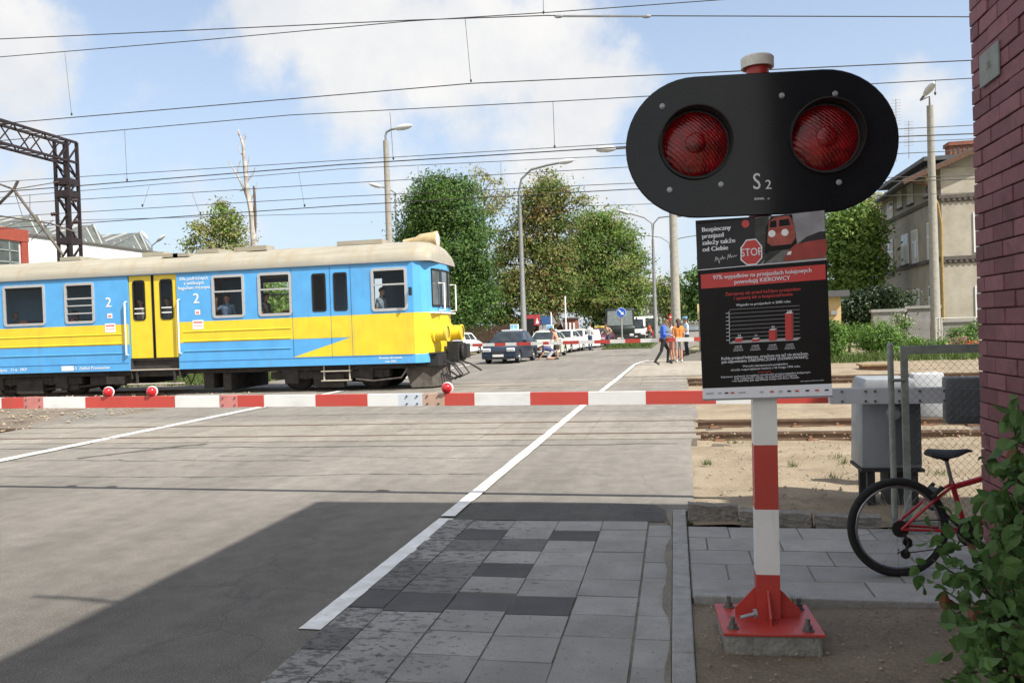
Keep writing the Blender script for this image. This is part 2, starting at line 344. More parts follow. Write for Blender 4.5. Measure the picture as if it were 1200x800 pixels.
cl = N.new('ShaderNodeMapRange'); cl.interpolation_type = 'SMOOTHSTEP'; L.new(total, cl.inputs[0]); cl.inputs[1].default_value = .22; cl.inputs[2].default_value = .85
shade = ramp(N, L, noise(N, L, nrm, 6, 6), .35, tuple(CLOUD*x for x in (.80,.83,.88)), .65, tuple(CLOUD*x for x in (1,.99,.97)))
# horizon whitening (thin high haze) then clouds
hz = N.new('ShaderNodeMapRange'); L.new(sep.outputs['Z'], hz.inputs[0]); hz.inputs[1].default_value = 0.; hz.inputs[2].default_value = .45; hz.inputs[3].default_value = .72; hz.inputs[4].default_value = .28
base = mixc(N, L, 1.0, sky.outputs[0], SKY_TINT, 'MULTIPLY')
base = mixc(N, L, hz.outputs[0], base, tuple(CLOUD*x for x in (.74,.85,1.0)))
hi = N.new('ShaderNodeMapRange'); L.new(sep.outputs['Y'], hi.inputs[0]); hi.inputs[1].default_value = .1; hi.inputs[2].default_value = -.3; hi.inputs[3].default_value = 1.; hi.inputs[4].default_value = BACK_FILL  # gain on the unseen rear clouds, added as fill light
hv = N.new('ShaderNodeCombineXYZ'); [L.new(hi.outputs[0], hv.inputs[i]) for i in range(3)]
shade = mixc(N, L, 1.0, shade, hv.outputs[0], 'MULTIPLY')
L.new(mixc(N, L, cl.outputs[0], base, shade), bg.inputs[0])
sl = bpy.data.lights.new('sun', 'SUN'); sl.energy = SUN_E; sl.angle = R(.53); sl.color = (1,.955,.88); so = bpy.data.objects.new('sun', sl); COL.objects.link(so)
so.rotation_euler = SUN.to_track_quat('Z','Y').to_euler(); so.location = (20,-10,30)
vs = SC.view_settings; vs.view_transform = 'Standard'; vs.look = 'None'; vs.exposure = EXPO; vs.gamma = 1; vs.use_curve_mapping = False
SC.cycles.max_bounces = 8; SC.cycles.transparent_max_bounces = 12

# ------------------------------------------------------------------ ground, road, pavements
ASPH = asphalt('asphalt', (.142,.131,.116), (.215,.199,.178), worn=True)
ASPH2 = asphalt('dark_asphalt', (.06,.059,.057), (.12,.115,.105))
CONC = asphalt('crossing_concrete', (.19,.175,.15), (.26,.24,.21), .7)
WALK = asphalt('walkway_concrete', (.26,.235,.195), (.34,.31,.26), .75)
SAND = sandmat('sand', (.20,.158,.108), (.32,.262,.19), (.11,.085,.06))
SANDG = sandmat('sand_with_grass', (.25,.20,.14), (.36,.30,.21), (.14,.11,.08), (.07,.10,.03))
SOIL = sandmat('soil', (.15,.12,.088), (.25,.205,.155), (.075,.06,.044))
STON = sandmat('pebble', (.22,.18,.13), (.36,.30,.22), (.15,.12,.09))
BALL = sandmat('ballast', (.12,.10,.08), (.24,.20,.16), (.06,.05,.042))
WPAINT, N, L, b_, v_ = newmat('road_paint')
c_ = ramp(N, L, noise(N, L, v_, 6, 7), .3, (.56,.55,.51), .65, (.78,.77,.75)); c_ = mixc(N, L, ramp(N, L, noise(N, L, v_, 28, 8, .75), .58, (0,0,0), .70, (.75,.75,.75)), c_, (.22,.20,.175)); L.new(c_, b_.inputs['Base Color']); b_.inputs['Roughness'].default_value = .8
def sheet(name, x0, x1, y0, y1, z, m, step=None, amp=0., seed=0, fn=None):
    if step is None:
        mb = MB(); mb.poly([(x0,y0,z),(x1,y0,z),(x1,y1,z),(x0,y1,z)]); return mb.build(name, m, kind='structure')
    nx, ny = max(1,int((x1-x0)/step)), max(1,int((y1-y0)/step)); g = np.random.default_rng(seed)
    X, Y = np.meshgrid(np.linspace(x0,x1,nx+1), np.linspace(y0,y1,ny+1)); Z = np.zeros_like(X)
    for s in (1.7,.7,.33,.17):
        for _ in range(5):
            a = g.uniform(0,6.28); k = 6.28/(s*g.uniform(.7,1.4)); Z += np.sin(k*(math.cos(a)*X+math.sin(a)*Y)+g.uniform(0,6.28))*s*.25
    Z = Z/max(1e-6,abs(Z).max())*amp + g.standard_normal(Z.shape)*amp*.06 + z
    if fn: Z = fn(X,Y,Z)
    V = np.stack([X,Y,Z],-1).reshape(-1,3); i = np.arange(ny)[:,None]*(nx+1)+np.arange(nx)[None]; i = i.ravel()
    o = arr_mesh(name, V, np.stack([i,i+1,i+nx+2,i+nx+1],1), [m]); o['kind'] = 'structure'
    o.data.polygons.foreach_set('use_smooth', [True]*len(o.data.polygons)); return o
YB = [(-300,-.06),(10.5,-.06),(11.1,-.19),(14.3,-.19),(14.9,-.06),(20.8,-.06),(21.3,-.19),(24.6,-.19),(25.1,-.06),(1500,-.06)]
mb = MB()
for (a, za), (b, zb) in zip(YB, YB[1:]): mb.poly([(-900,a,za),(900,a,za),(900,b,zb),(-900,b,zb)])
mb.build('ground', SANDG, kind='structure')
def dip(X, Y, Z): return Z - .085*np.clip(1.9-abs(Y-12.71),0,.6)/.6 - .085*np.clip(1.9-abs(Y-22.95),0,.6)/.6
sheet('sandy_ground', .1, 26, 6.55, 31, -.012, SAND, .14, .035, 1, dip)
sheet('gravel_verge', -48, -11.2, 8, 33, -.012, BALL, .3, .05, 2, dip)
soil = sheet('soil_bed', .05, 1.62, 2.0, 4.72, -.005, SOIL, .04, .022, 3)
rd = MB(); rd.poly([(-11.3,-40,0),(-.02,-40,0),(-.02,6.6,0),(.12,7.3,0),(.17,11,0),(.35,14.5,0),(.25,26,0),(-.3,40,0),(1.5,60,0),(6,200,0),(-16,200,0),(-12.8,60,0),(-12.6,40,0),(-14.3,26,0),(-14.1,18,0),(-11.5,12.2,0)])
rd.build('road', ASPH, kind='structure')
wk = MB(); wk.poly([(-1.52,25.0,.03),(-1.42,33,.03),(-.75,37.5,.03),(1.0,43,.03),(3.4,80,.03),(5.2,80,.03),(3.2,38,.03),(2.2,25.0,.03)]); wk.prism([(-1.52,25.0,-.02),(-1.42,33,-.02),(-.75,37.5,-.02),(1.0,43,-.02),(3.4,80,-.02),(5.2,80,-.02),(3.2,38,-.02),(2.2,25.0,-.02)], (0,0,.047)); wk.build('far_pavement', WALK, kind='structure')
# crossing panels between and beside the rails
for nm, yc in (('crossing_panel', 12.71), ('crossing_panel', 22.95)):
    mb = MB(); x = -11.9 if yc < 15 else -14.6; x1 = .30
    while x < x1-.3:
        e = min(x+1.52, x1)
        for a, b in ((yc-1.32,yc-.80),(yc-.70,yc-.02),(yc+.02,yc+.70),(yc+.80,yc+1.5)): mb.bx(x+.006,e-.006,a,b,-.15,.012+random.uniform(-.003,.003))
        x += 1.52
    mb.build(nm, CONC, kind='structure')
    mb = MB()
    for s in (-.75,.75): mb.bx(-12.1 if yc < 15 else -14.8,.42,yc+s-.036,yc+s+.036,-.02,.018,0)
    RAIL = mat('rail_steel', (.13,.085,.06), .5, .5, var=.35, scale=3, col2=(.24,.17,.12))
    mb.build('railway_rails', RAIL, kind='structure')
    # raised section off the road: sleepers and rails standing above the sand
SLP = mat('sleeper_wood', (.10,.08,.065), .95, var=.4, scale=10, bump=.5, bscale=30)
RUST = mat('rust', (.17,.085,.05), .85, var=.3, scale=6, col2=(.28,.15,.085), bump=.4)
for yc in (12.71, 22.95):
    for a, b in ((.42, 40.), (-60., -12.2 if yc < 15 else -14.9)):
        mb = MB(); x = a+.15
        while x < b-.2: mb.box((x,yc,-.15),(.24,2.5,.09),0, rz=random.uniform(-.02,.02)); x += .62
        for s in (-.75,.75):
            mb.bx(a-.1,b,yc+s-.034,yc+s+.034,-.017,.018,1); mb.bx(a-.1,b,yc+s-.012,yc+s+.012,-.08,-.017,1); mb.bx(a-.1,b,yc+s-.065,yc+s+.065,-.104,-.08,1)
            x = a+.15
            while x < b-.2: mb.box((x,yc+s,-.092),(.14,.3,.022),2); mb.box((x-.03,yc+s-.09,-.065),(.04,.04,.05),2); mb.box((x+.03,yc+s+.09,-.065),(.04,.04,.05),2); x += .62
        mb.build('railway_track', [SLP, RAIL, RUST], kind='structure')
# painted lines
def stripline(name, pts, wd, z, m, rag=.0, n=40):
    mb = MB(); P = [np.array(p, float) for p in pts]; out = []
    segs = [(P[i],P[i+1]) for i in range(len(P)-1)]
    Lp, Rp = [], []
    for a, b in segs:
        d = (b-a)/np.linalg.norm(b-a); nn = np.array([-d[1],d[0]]); k = max(2,int(n/len(segs)))
        for i in range(k+1):
            p = a+(b-a)*i/k; Lp.append(p+nn*(wd/2+random.uniform(-rag,rag))); Rp.append(p-nn*(wd/2+random.uniform(-rag,rag)))
    for i in range(len(Lp)-1): mb.poly([(*Rp[i],z),(*Rp[i+1],z),(*Lp[i+1],z),(*Lp[i],z)])
    return mb.build(name, m, kind='structure')
stripline('edge_line', [(-1.94,4.07),(-1.90,6.62)], .125, .007, WPAINT, .002, 60)
stripline('edge_line', [(-1.90,6.66),(-1.80,16.4),(-1.66,25),(-1.56,33),(-1.38,35),(-1.1,36.4)], .12, .017, WPAINT, .006, 120)
stripline('centre_line', [(-9.03,-5),(-9.05,11.2),(-9.12,16.9),(-9.2,40)], .13, .018, WPAINT, .006, 160)
stripline('lane_line', [(-8.93,9.4),(-8.98,16.9),(-9.05,30)], .045, .0185, WPAINT, .008, 100)
SEAM = mat('road_seam_tar', (.03,.03,.03), .8, var=.3)
for k in range(7):
    y0 = [8.6,9.7,10.85,15.2,17.6,10.1,19.4][k]; xs = np.linspace([-11,-9,-11,-12,-11,-6,-10][k], [-2,-4.5,0,-.2,-3,-2.2,-.5][k], 60); yy = y0 + np.cumsum(np.random.default_rng(k).standard_normal(60))*.018
    stripline('road_seam', list(zip(xs,yy)), [.012,.016,.03,.02,.025,.012,.03][k], .004, SEAM, .006, 60)
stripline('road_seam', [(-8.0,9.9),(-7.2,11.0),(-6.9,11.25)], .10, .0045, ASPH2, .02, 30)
# slab pavement in the foreground
def slabmat(name, c, spl=0.):
    m, N, L, b, v = newmat(name); g = N.new('ShaderNodeNewGeometry')
    col = ramp(N, L, g.outputs['Random Per Island'], 0, tuple(x*.86 for x in c), 1, tuple(min(1,x*1.12) for x in c))
    col = mixc(N, L, .3, col, ramp(N, L, noise(N, L, v, 160, 4, .7), .3, (.15,.15,.15), .7, (.85,.85,.85)), 'OVERLAY')
    col = mixc(N, L, .35, col, ramp(N, L, noise(N, L, v, 3.5, 7), .3, (.3,.3,.3), .7, (.72,.72,.72)), 'OVERLAY')
    if spl:
        sx = N.new('ShaderNodeSeparateXYZ'); L.new(v, sx.inputs[0])
        mr = N.new('ShaderNodeMapRange'); L.new(sx.outputs['X'], mr.inputs[0]); mr.inputs[1].default_value = -1.75; mr.inputs[2].default_value = -.6; mr.inputs[3].default_value = .495; mr.inputs[4].default_value = .65
        n_ = noise(N, L, mapping(N, L, v, (1,1.5,1)), 13, 9, .72)
        sf = N.new('ShaderNodeMapRange'); L.new(math_(N, L, 'SUBTRACT', n_, mr.outputs[0]), sf.inputs[0]); sf.inputs[1].default_value = -.015; sf.inputs[2].default_value = .05; f = math_(N, L, 'MULTIPLY', sf.outputs[0], math_(N, L, 'MULTIPLY', noise(N, L, v, 140, 4, .7), spl*1.7)); f = math_(N, L, 'MINIMUM', f, .8); col = mixc(N, L, f, col, (.035,.035,.036))
    dirt = ramp(N, L, noise(N, L, v, 1.6, 8, .7), .56, (0,0,0), .75, (.5,.5,.5)); col = mixc(N, L, dirt, col, (.15,.13,.10))
    sp_ = ramp(N, L, noise(N, L, v, 42, 3, .5), .66, (0,0,0), .72, (.6,.6,.6)); col = mixc(N, L, sp_, col, (.08,.075,.07))
    L.new(col, b.inputs['Base Color']); b.inputs['Roughness'].default_value = .85; b.inputs['Specular IOR Level'].default_value = .25
    bumpn(N, L, b, noise(N, L, v, 90, 6, .7), .45, .006); return m
SL1 = slabmat('concrete_slab', (.262,.253,.236), .8); SL2 = slabmat('wet_dark_slab', (.085,.083,.081)); SL4 = slabmat('damp_slab', (.14,.136,.128), .7); SL3 = slabmat('plain_slab', (.268,.259,.242)); JOINT = mat('slab_joint', (.16,.14,.11), .95, var=.45, scale=9)
dark = [(683,625),(620,646),(580,627),(543,638),(547,667),(527,686),(507,707),(593,678),(570,720),(647,710),(460,693),(453,710)]
dk = set(); SX, SY = .352, .312
for p in dark:
    q = atz(*p); dk.add((int((q[0]+.245)//SX), int((q[1]-6.57)//SY)))
mb = MB(); sm = []
for i in range(-6, 0):
    for j in range(-18, 0):
        x0 = -.245+i*SX; x1 = x0+SX; y0 = 6.57+j*SY + (.04 if i % 2 else 0); y1 = y0+SY
        if x1 < -1.86: continue
        x0 = max(x0,-1.87); y1 = min(y1,6.57)
        mb.box(((x0+x1)/2,(y0+y1)/2,-.022+random.uniform(-.0025,.003)),(x1-x0-.006-random.uniform(0,.006),y1-y0-.006-random.uniform(0,.006),.06), (1 if random.random() < .75 else 4) if (i,j) in dk else (4 if random.random() < .04 and i < -2 else 0), rx=random.uniform(-.01,.01), ry=random.uniform(-.01,.01), rz=random.uniform(-.008,.008))
j = 0; y = 6.45
while y > 0: mb.box((-.151,y-.17,-.021+random.uniform(-.002,.003)),(.168,.33,.06),2); y -= .336
mb.bx(-1.88,-.06,-.6,6.575,-.08,.0025,3)
mb.build('slab_pavement', [SL1,SL2,SL3,JOINT,SL4], kind='structure', bevel=.0)
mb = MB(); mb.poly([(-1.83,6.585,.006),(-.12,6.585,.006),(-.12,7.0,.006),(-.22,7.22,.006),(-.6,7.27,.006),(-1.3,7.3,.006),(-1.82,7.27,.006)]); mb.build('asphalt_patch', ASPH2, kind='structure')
KERB = mat('kerb_concrete', (.27,.265,.25), .9, var=.2, scale=14, bump=.4, bscale=60); KERBO = mat('old_kerb_concrete', (.15,.14,.125), .95, var=.35, scale=18, bump=.9, bscale=25, col2=(.24,.225,.20))
mb = MB(); y = 0
while y < 6.5: mb.box((-.005,y+.49,-.062),(.105,.975,.16)); y += .985
mb.box((-.005,(y+6.97)/2,-.06),(.105,6.97-y-.01,.16))
mb.build('kerb', KERB, kind='structure', bevel=.008)
mb = MB(); mb.box((.75,4.74,-.03),(1.38,.06,.13)); mb.box((2.0,4.745,-.03),(1.0,.06,.13)); mb.build('kerb', KERB, kind='structure', bevel=.008)
mb = MB(); r = 0; y = 4.785
while y < 6.42:
    x = .055 - (r % 2)*.22 - .05*r
    while x < 3.2:
        a = max(x,.056); 
        if x+.49 > .1: mb.box(((a+x+.49)/2, y+.163, -.022+random.uniform(-.0025,.003)), (x+.49-a-.006,.32,.06), 0, rx=random.uniform(-.005,.005))
        x += .495
    y += .328; r += 1
mb.bx(.052,3.2,4.775,6.43,-.08,.0022,1); mb.build('side_pavement', [SL3,JOINT], kind='structure')
def stone(name, c, d, rz, seed, label):
    g = random.Random(seed); bm = bmesh.new(); bmesh.ops.create_cube(bm, size=1); bmesh.ops.subdivide_edges(bm, edges=bm.edges, cuts=5, use_grid_fill=True)
    M = Matrix.Translation(c) @ Matrix.Rotation(rz,4,'Z') @ Matrix.Diagonal((*d,1))
    for v in bm.verts:
        v.co = M @ (v.co*(1+g.uniform(-.02,.02))) + Vector((g.uniform(-.006,.006),g.uniform(-.006,.006),g.uniform(-.008,.008)))
    me = bpy.data.meshes.new(name); bm.to_mesh(me); bm.free(); me.materials.append(KERBO); o = bpy.data.objects.new(name, me); COL.objects.link(o); o['label'] = label; o['category'] = 'kerb stone'; o['group'] = 'old kerb stones at the sand edge'
stone('kerb_stone', (.255,6.72,.05), (.38,.13,.14), -.05, 1, 'short chipped concrete kerb stone beside the pavement kerb end')
stone('kerb_stone', (.72,6.60,.035), (.52,.13,.12), -.16, 2, 'weathered concrete kerb stone behind the signal post')
stone('kerb_stone', (1.22,6.52,.03), (.45,.13,.11), -.13, 3, 'low concrete kerb stone behind the bicycle wheel')
DRIFT = sandmat('sand_drift', (.17,.15,.12), (.25,.225,.185), (.10,.085,.065))
def drift(xc, y0, y1, w0, seed, z=.0165):
    g = np.random.default_rng(seed); k = int((y1-y0)/.03); a = np.cumsum(g.standard_normal(k))*.006; b = np.cumsum(g.standard_normal(k))*.008; mb = MB()
    wv = np.clip(w0*(1+np.sin(np.linspace(0,25,k)+seed))+b*.35, .003, .05)
    for i in range(k-1): mb.poly([(xc-wv[i],y0+i*.03,z),(xc,y0+i*.03,z),(xc,y0+(i+1)*.03,z),(xc-wv[i+1],y0+(i+1)*.03,z)])
    mb.build('sand_drift', DRIFT, kind='structure')
drift(-.06, 3.0, 6.9, .015, 3)
# gravel, pebbles and litter on the sand: uncountable
g = np.random.default_rng(5); n = 1300
P = np.concatenate([np.stack([g.uniform(.3,9,n), g.uniform(7,12,n)**1, np.full(n,.005)],1), np.stack([g.uniform(-24,-11.8,n), g.uniform(13,22,n), np.full(n,.01)],1), np.stack([g.uniform(.1,1.5,400), g.uniform(2.9,4.6,400), np.full(400,.004)],1)])
s = np.concatenate([g.uniform(.006,.022,n), g.uniform(.01,.05,n), g.uniform(.003,.012,400)])
base = np.array([(1,0,0),(0,1,0),(-1,0,0),(0,-1,0),(0,0,.8),(0,0,-.5)]); V = P[:,None,:] + base[None]*s[:,None,None]*g.uniform(.5,1.3,(len(P),6,1)); V[:,:,2] += .01
T = np.array([(0,1,4),(1,2,4),(2,3,4),(3,0,4),(1,0,5),(2,1,5),(3,2,5),(0,3,5)]); Fq = (np.arange(len(P))[:,None,None]*6+T[None]).reshape(-1,3)
o = arr_mesh('gravel', V.reshape(-1,3), Fq, [STON]); o['kind'] = 'stuff'; o['label'] = 'loose stones scattered over the sandy ground'; o['category'] = 'gravel'
# grass
GR = leafmat('grass_blade', (.035,.075,.012), (.13,.17,.045), .3)
def grass(name, label, pts, h, wd, seed):
    g = np.random.default_rng(seed); n = len(pts); a = g.uniform(0,6.28,n); hh = h*g.uniform(.5,1.3,n); d = np.stack([np.cos(a),np.sin(a),np.zeros(n)],1); le = g.standard_normal((n,3))*h*.4; le[:,2] = 0
    V = np.stack([pts-d*wd/2, pts+d*wd/2, pts+le+np.array([0,0,1])*hh[:,None]],1).reshape(-1,3)
    o = arr_mesh(name, V, np.arange(3*n).reshape(n,3), [GR]); o['kind'] = 'stuff'; o['label'] = label; o['category'] = 'grass'
def rnd(n, x0,x1,y0,y1,z, g): return np.stack([g.uniform(x0,x1,n), g.uniform(y0,y1,n), np.full(n,z)],1)
gg = np.random.default_rng(11)
grass('grass', 'grass on the narrow traffic island by the blue arrow sign', rnd(9000,-4.6,-1.6,56,84,.1,gg), .22, .05, 1)
grass('grass', 'grass strip growing along the far side of the railway garden', rnd(9000,2.5,26,31,35.5,-.03,gg), .25, .05, 2)
grass('grass', 'rough grass growing beyond the far track behind the train', rnd(12000,-45,-14,26,34,-.03,gg), .35, .05, 3)
c = rnd(26,.3,6,7.5,11,0,gg); pts = np.concatenate([q + gg.standard_normal((30,3))*np.array([.05,.05,0]) for q in c]+[np.array([x,y,0])+gg.standard_normal((40,3))*np.array([.03,.02,0]) for x,y in ((.56,4.66),(.3,9.3),(1.2,9.2))])
grass('grass', 'small green weed tufts sprouting from the sand', pts, .07, .008, 4)
isl = MB(); isl.prism([(-4.8,55.5,-.02),(-1.5,55.5,-.02),(-1.2,85,-.02),(-5,85,-.02)], (0,0,.12)); isl.build('traffic_island', mat('turf', (.07,.09,.03), .95, var=.3), kind='structure')
# ------------------------------------------------------------------ railway signal with poster
RED = worn('red_paint', (.40,.032,.022), .5, (.16,.05,.04), .55, (8,8,1.2), 1.5, 26)
WHT = worn('white_paint', (.66,.66,.64), .5, (.33,.30,.26), .6, (8,8,1.2), 1.5, 26)
BLKG = mat('glossy_black_panel', (.009,.011,.013), .13, var=.3, scale=2, spec=.28)
BLK = mat('matt_black', (.012,.012,.012), .55, var=.2)
CONCB = mat('base_concrete', (.22,.21,.185), .95, var=.3, scale=15, bump=.6, bscale=50)
STEEL = mat('galvanised_steel', (.32,.33,.34), .5, .6, var=.2, scale=14)
BOLT = mat('weathered_bolt', (.14,.13,.12), .6, .5, var=.4, scale=60)
LGREY = worn('light_grey_paint', (.46,.48,.50), .55, (.26,.24,.22), .6, (3,3,1), 1.6)
MIDG = worn('cabinet_grey', (.26,.28,.30), .6, (.16,.15,.14), .7, (4,4,1), 1.8, 34)
_u = mat('unused_grey', (.50,.52,.54), .5, var=.12, scale=4)
MGREY = mat('grey_paint', (.20,.22,.24), .5, var=.15, scale=4)
DGREY = mat('dark_grey_paint', (.085,.095,.105), .55, var=.15, scale=5)
sg = thing('crossing_signal', 'red and white signal post carrying a black panel with two red lights', 'signal', (.40,4.2,0))
mb = MB(); mb.box((.40,4.19,.035),(.44,.40,.10), rz=R(3)); mb.build('concrete_base', CONCB, sg, bevel=.012)
mb = MB(); mb.box((.40,4.19,.093),(.46,.42,.014), rz=R(3))
plate = mb.build('base_plate', RED, sg, bevel=.003)
for dx, dy in ((-.17,-.15),(.17,-.15),(-.17,.15),(.17,.15)):
    mb = MB(); c = (.40+dx, 4.19+dy, .1); mb.cyl((c[0],c[1],.1),(c[0],c[1],.106),.028,n=14); mb.lathe([(.021,.106),(.021,.128),(.0,.128)],(c[0],c[1],0),n=6); mb.cyl((c[0],c[1],.128),(c[0],c[1],.155),.0105,n=10); mb.build('anchor_bolt', BOLT, sg)
mb = MB(); mb.cyl((.27,4.10,.13),(.345,4.12,.145),.009); mb.lathe([(.0,0),(.022,0),(.022,.012),(0,.012)],(.335,4.118,.145),(.9,.2,.1),n=12); mb.build('earth_lug', STEEL, sg)
px0, py0 = .408, 4.235; lean = .0105
def pz(z): return (px0+lean*z, py0, z)
mb = MB(); hw = .0555
zs = [(.1,.316,0),(.316,.634,1),(.634,.948,0),(.948,1.30,1),(1.30,1.62,0),(1.62,2.02,1)]
for a, b, m in zs:
    A, B = pz(a), pz(b); mb.add([(A[0]+sx*hw,A[1]+sy*hw,A[2]) for sx,sy in((-1,-1),(1,-1),(1,1),(-1,1))]+[(B[0]+sx*hw,B[1]+sy*hw,B[2]) for sx,sy in((-1,-1),(1,-1),(1,1),(-1,1))], [(0,1,5,4),(1,2,6,5),(2,3,7,6),(3,0,4,7)]+([(3,2,1,0)] if a < .2 else [])+([(4,5,6,7)] if b > 2 else []), m)
mb.build('post', [RED,WHT], sg, bevel=.0)
for s in ((1,0),(-1,0),(0,1),(0,-1)):
    mb = MB(); nx, ny = s; t = (-ny*.005, nx*.005)
    b0 = (px0+nx*.054, py0+ny*.054)
    pts = [(b0[0],b0[1],.1),(b0[0]+nx*.10,b0[1]+ny*.10,.1),(b0[0]+nx*.10,b0[1]+ny*.10,.135),(b0[0],b0[1],.24)]
    mb.prism([(p[0]-t[0],p[1]-t[1],p[2]) for p in pts],(2*t[0],2*t[1],0)); mb.build('gusset', RED, sg)
mb = MB(); mb.cyl(pz(2.0),pz(2.81),.054,n=20); mb.build('upper_tube', RED, sg, smooth=True)
mb = MB(); c = pz(0); mb.lathe([(0,2.80),(.070,2.80),(.070,2.782),(.078,2.782),(.079,2.828),(.072,2.836),(0,2.84)],(.437,py0,0),n=28); mb.build('cap', mat('grey_cap', (.60,.59,.55), .7, var=.2, scale=20), sg, smooth=35)
# light panel (stadium) – local frame turned 6 degrees
pn = R(5.5); pc = Vector((.432,4.165,2.398)); PR = Matrix.Translation(pc) @ Matrix.Rotation(pn,4,'Z') @ Matrix.Rotation(R(.3),4,'Y')
def stadium(hw, r, n=20):
    return [(hw*1+r*math.cos(t), r*math.sin(t)) for t in [math.pi*(-.5+i/n) for i in range(n+1)]] + [(-hw+r*math.cos(t), r*math.sin(t)) for t in [math.pi*(.5+i/n) for i in range(n+1)]]
LX = .306; LZ = (.018,.018)
bm = bmesh.new()
outer = stadium(.30,.336,24)
def loopring(pts, y): return [bm.verts.new(PR @ Vector((a,y,b))) for a,b in pts]
of = loopring(outer,-.008); ob = loopring(outer,.012); rim = loopring(stadium(.30,.341,24),-.002)
for A, B in ((of,rim),(rim,ob)):
    for i in range(len(A)): bm.faces.new((A[i],A[(i+1)%len(A)],B[(i+1)%len(A)],B[i]))
holes = []
for s in (-1,1):
    h = loopring([(s*LX+.163*math.cos(-t),LZ[0]+.163*math.sin(-t)) for t in [2*math.pi*i/40 for i in range(40)]],-.008); holes.append(h)
eds = []
for lp in [of]+holes:
    for i in range(len(lp)):
        e = bm.edges.get((lp[i],lp[(i+1)%len(lp)])) or bm.edges.new((lp[i],lp[(i+1)%len(lp)])); eds.append(e)
bmesh.ops.triangle_fill(bm, use_beauty=True, edges=eds)
eds = []
for i in range(len(ob)): eds.append(bm.edges.get((ob[i],ob[(i+1)%len(ob)])))
bmesh.ops.triangle_fill(bm, use_beauty=True, edges=eds)
bmesh.ops.recalc_face_normals(bm, faces=bm.faces)
for v in bm.verts: v.co -= Vector((.40,4.2,0))
me = bpy.data.meshes.new('light_panel'); bm.to_mesh(me); bm.free(); me.materials.append(BLKG); pan = bpy.data.objects.new('light_panel', me); COL.objects.link(pan); pan.parent = sg
def lensmat():
    m, N, L, b, v = newmat('red_lens')
    wv = N.new('ShaderNodeTexWave'); wv.wave_type = 'BANDS'; wv.bands_direction = 'DIAGONAL'; wv.inputs['Scale'].default_value = 26; wv.inputs['Distortion'].default_value = 2.5; wv.inputs['Detail Scale'].default_value = 2; L.new(v, wv.inputs['Vector'])
    L.new(ramp(N, L, noise(N, L, v, 12, 3), .35, (.07,.001,.002), .65, (.25,.004,.007)), b.inputs['Base Color']); b.inputs['Roughness'].default_value = .22; b.inputs['Coat Weight'].default_value = .25
    b.inputs['Specular IOR Level'].default_value = .35; bumpn(N, L, b, wv.outputs['Fac'], .5, .004); return m
LENS = lensmat()
for s in (-1,1):
    def q(a, y, b): return PR @ Vector((s*LX+a, y, LZ[0]+b))
    ax = (PR.to_3x3() @ Vector((0,-1,0)))
    o = q(0,0,0)
    mb = MB(); mb.lathe([(.161,-.05),(.166,.030),(.174,.030),(.176,.008),(.163,.008)], o, ax, 44); hd = mb.build('visor', BLK, sg, smooth=40)
    # hood: the upper arc sticks out further
    mb = MB(); K = 28; vs = []
    for i in range(K+1):
        t = math.pi*(-.12+1.24*i/K); e = .030 + .045*max(0,math.sin((t+.12*math.pi)/1.24))**.8
        for r, y in ((.1745,-.028),(.1755,-e),(.169,-e),(.168,-.028)): vs.append(q(r*math.cos(t),y,r*math.sin(t)))
    mb.add(vs, [(i*4+a,(i+1)*4+a,(i+1)*4+(a+1)%4,i*4+(a+1)%4) for i in range(K) for a in range(4)]); h2 = mb.build('hood', BLK, sg, smooth=40); h2.parent = hd
    mb = MB(); mb.lathe([(.160,-.022),(.157,-.012),(.13,.002),(.085,.014),(.05,.019),(.045,.026),(.02,.031),(0,.032)], o, ax, 40); mb.build('lens', LENS, sg, smooth=True)
    mb = MB(); mb.lathe([(.162,-.03),(.163,-.012),(.156,-.006),(.155,-.03)], o, ax, 40); mb.build('lens_ring', DGREY, sg, smooth=40)
    mb = MB(); mb.lathe([(.17,-.012),(.17,-.16),(.13,-.2),(0,-.2)], o, ax, 28); mb.build('lamp_housing', BLK, sg, smooth=40)
for (u, v_) in ((-.46,.205),(-.02 if False else .105,.225),(.352,.22),(-.435,-.2),(-.19,-.185),(.36,-.20)):
    mb = MB(); o = PR @ Vector((u,-.008,v_)); ax = PR.to_3x3() @ Vector((0,-1,0)); mb.lathe([(.0135,0),(.0135,.003),(.009,.004),(.009,.012),(0,.012)], o, ax, 12); mb.build('panel_bolt', STEEL, sg, smooth=30)
TXT = mat('white_lettering', (.62,.62,.62), .6, var=.03)
T0 = PR @ Matrix.Rotation(R(90),4,'X')
for _l in ([('S', .098, PR @ Matrix.Translation((-.022,-.0095,-.182)) @ Matrix.Rotation(R(90),4,'X') @ Matrix.Diagonal((.88,1.12,1,1))),
    ('2', .062, PR @ Matrix.Translation((.032,-.0095,-.198)) @ Matrix.Rotation(R(90),4,'X')),
    ('SIGNAL', .014, PR @ Matrix.Translation((-.012,-.0095,-.262)) @ Matrix.Rotation(R(90),4,'X')), ('o', .016, PR @ Matrix.Translation((.031,-.0095,-.262)) @ Matrix.Rotation(R(90),4,'X'))]): textobj('lettering', [_l], TXT, sg, bold=.0012)
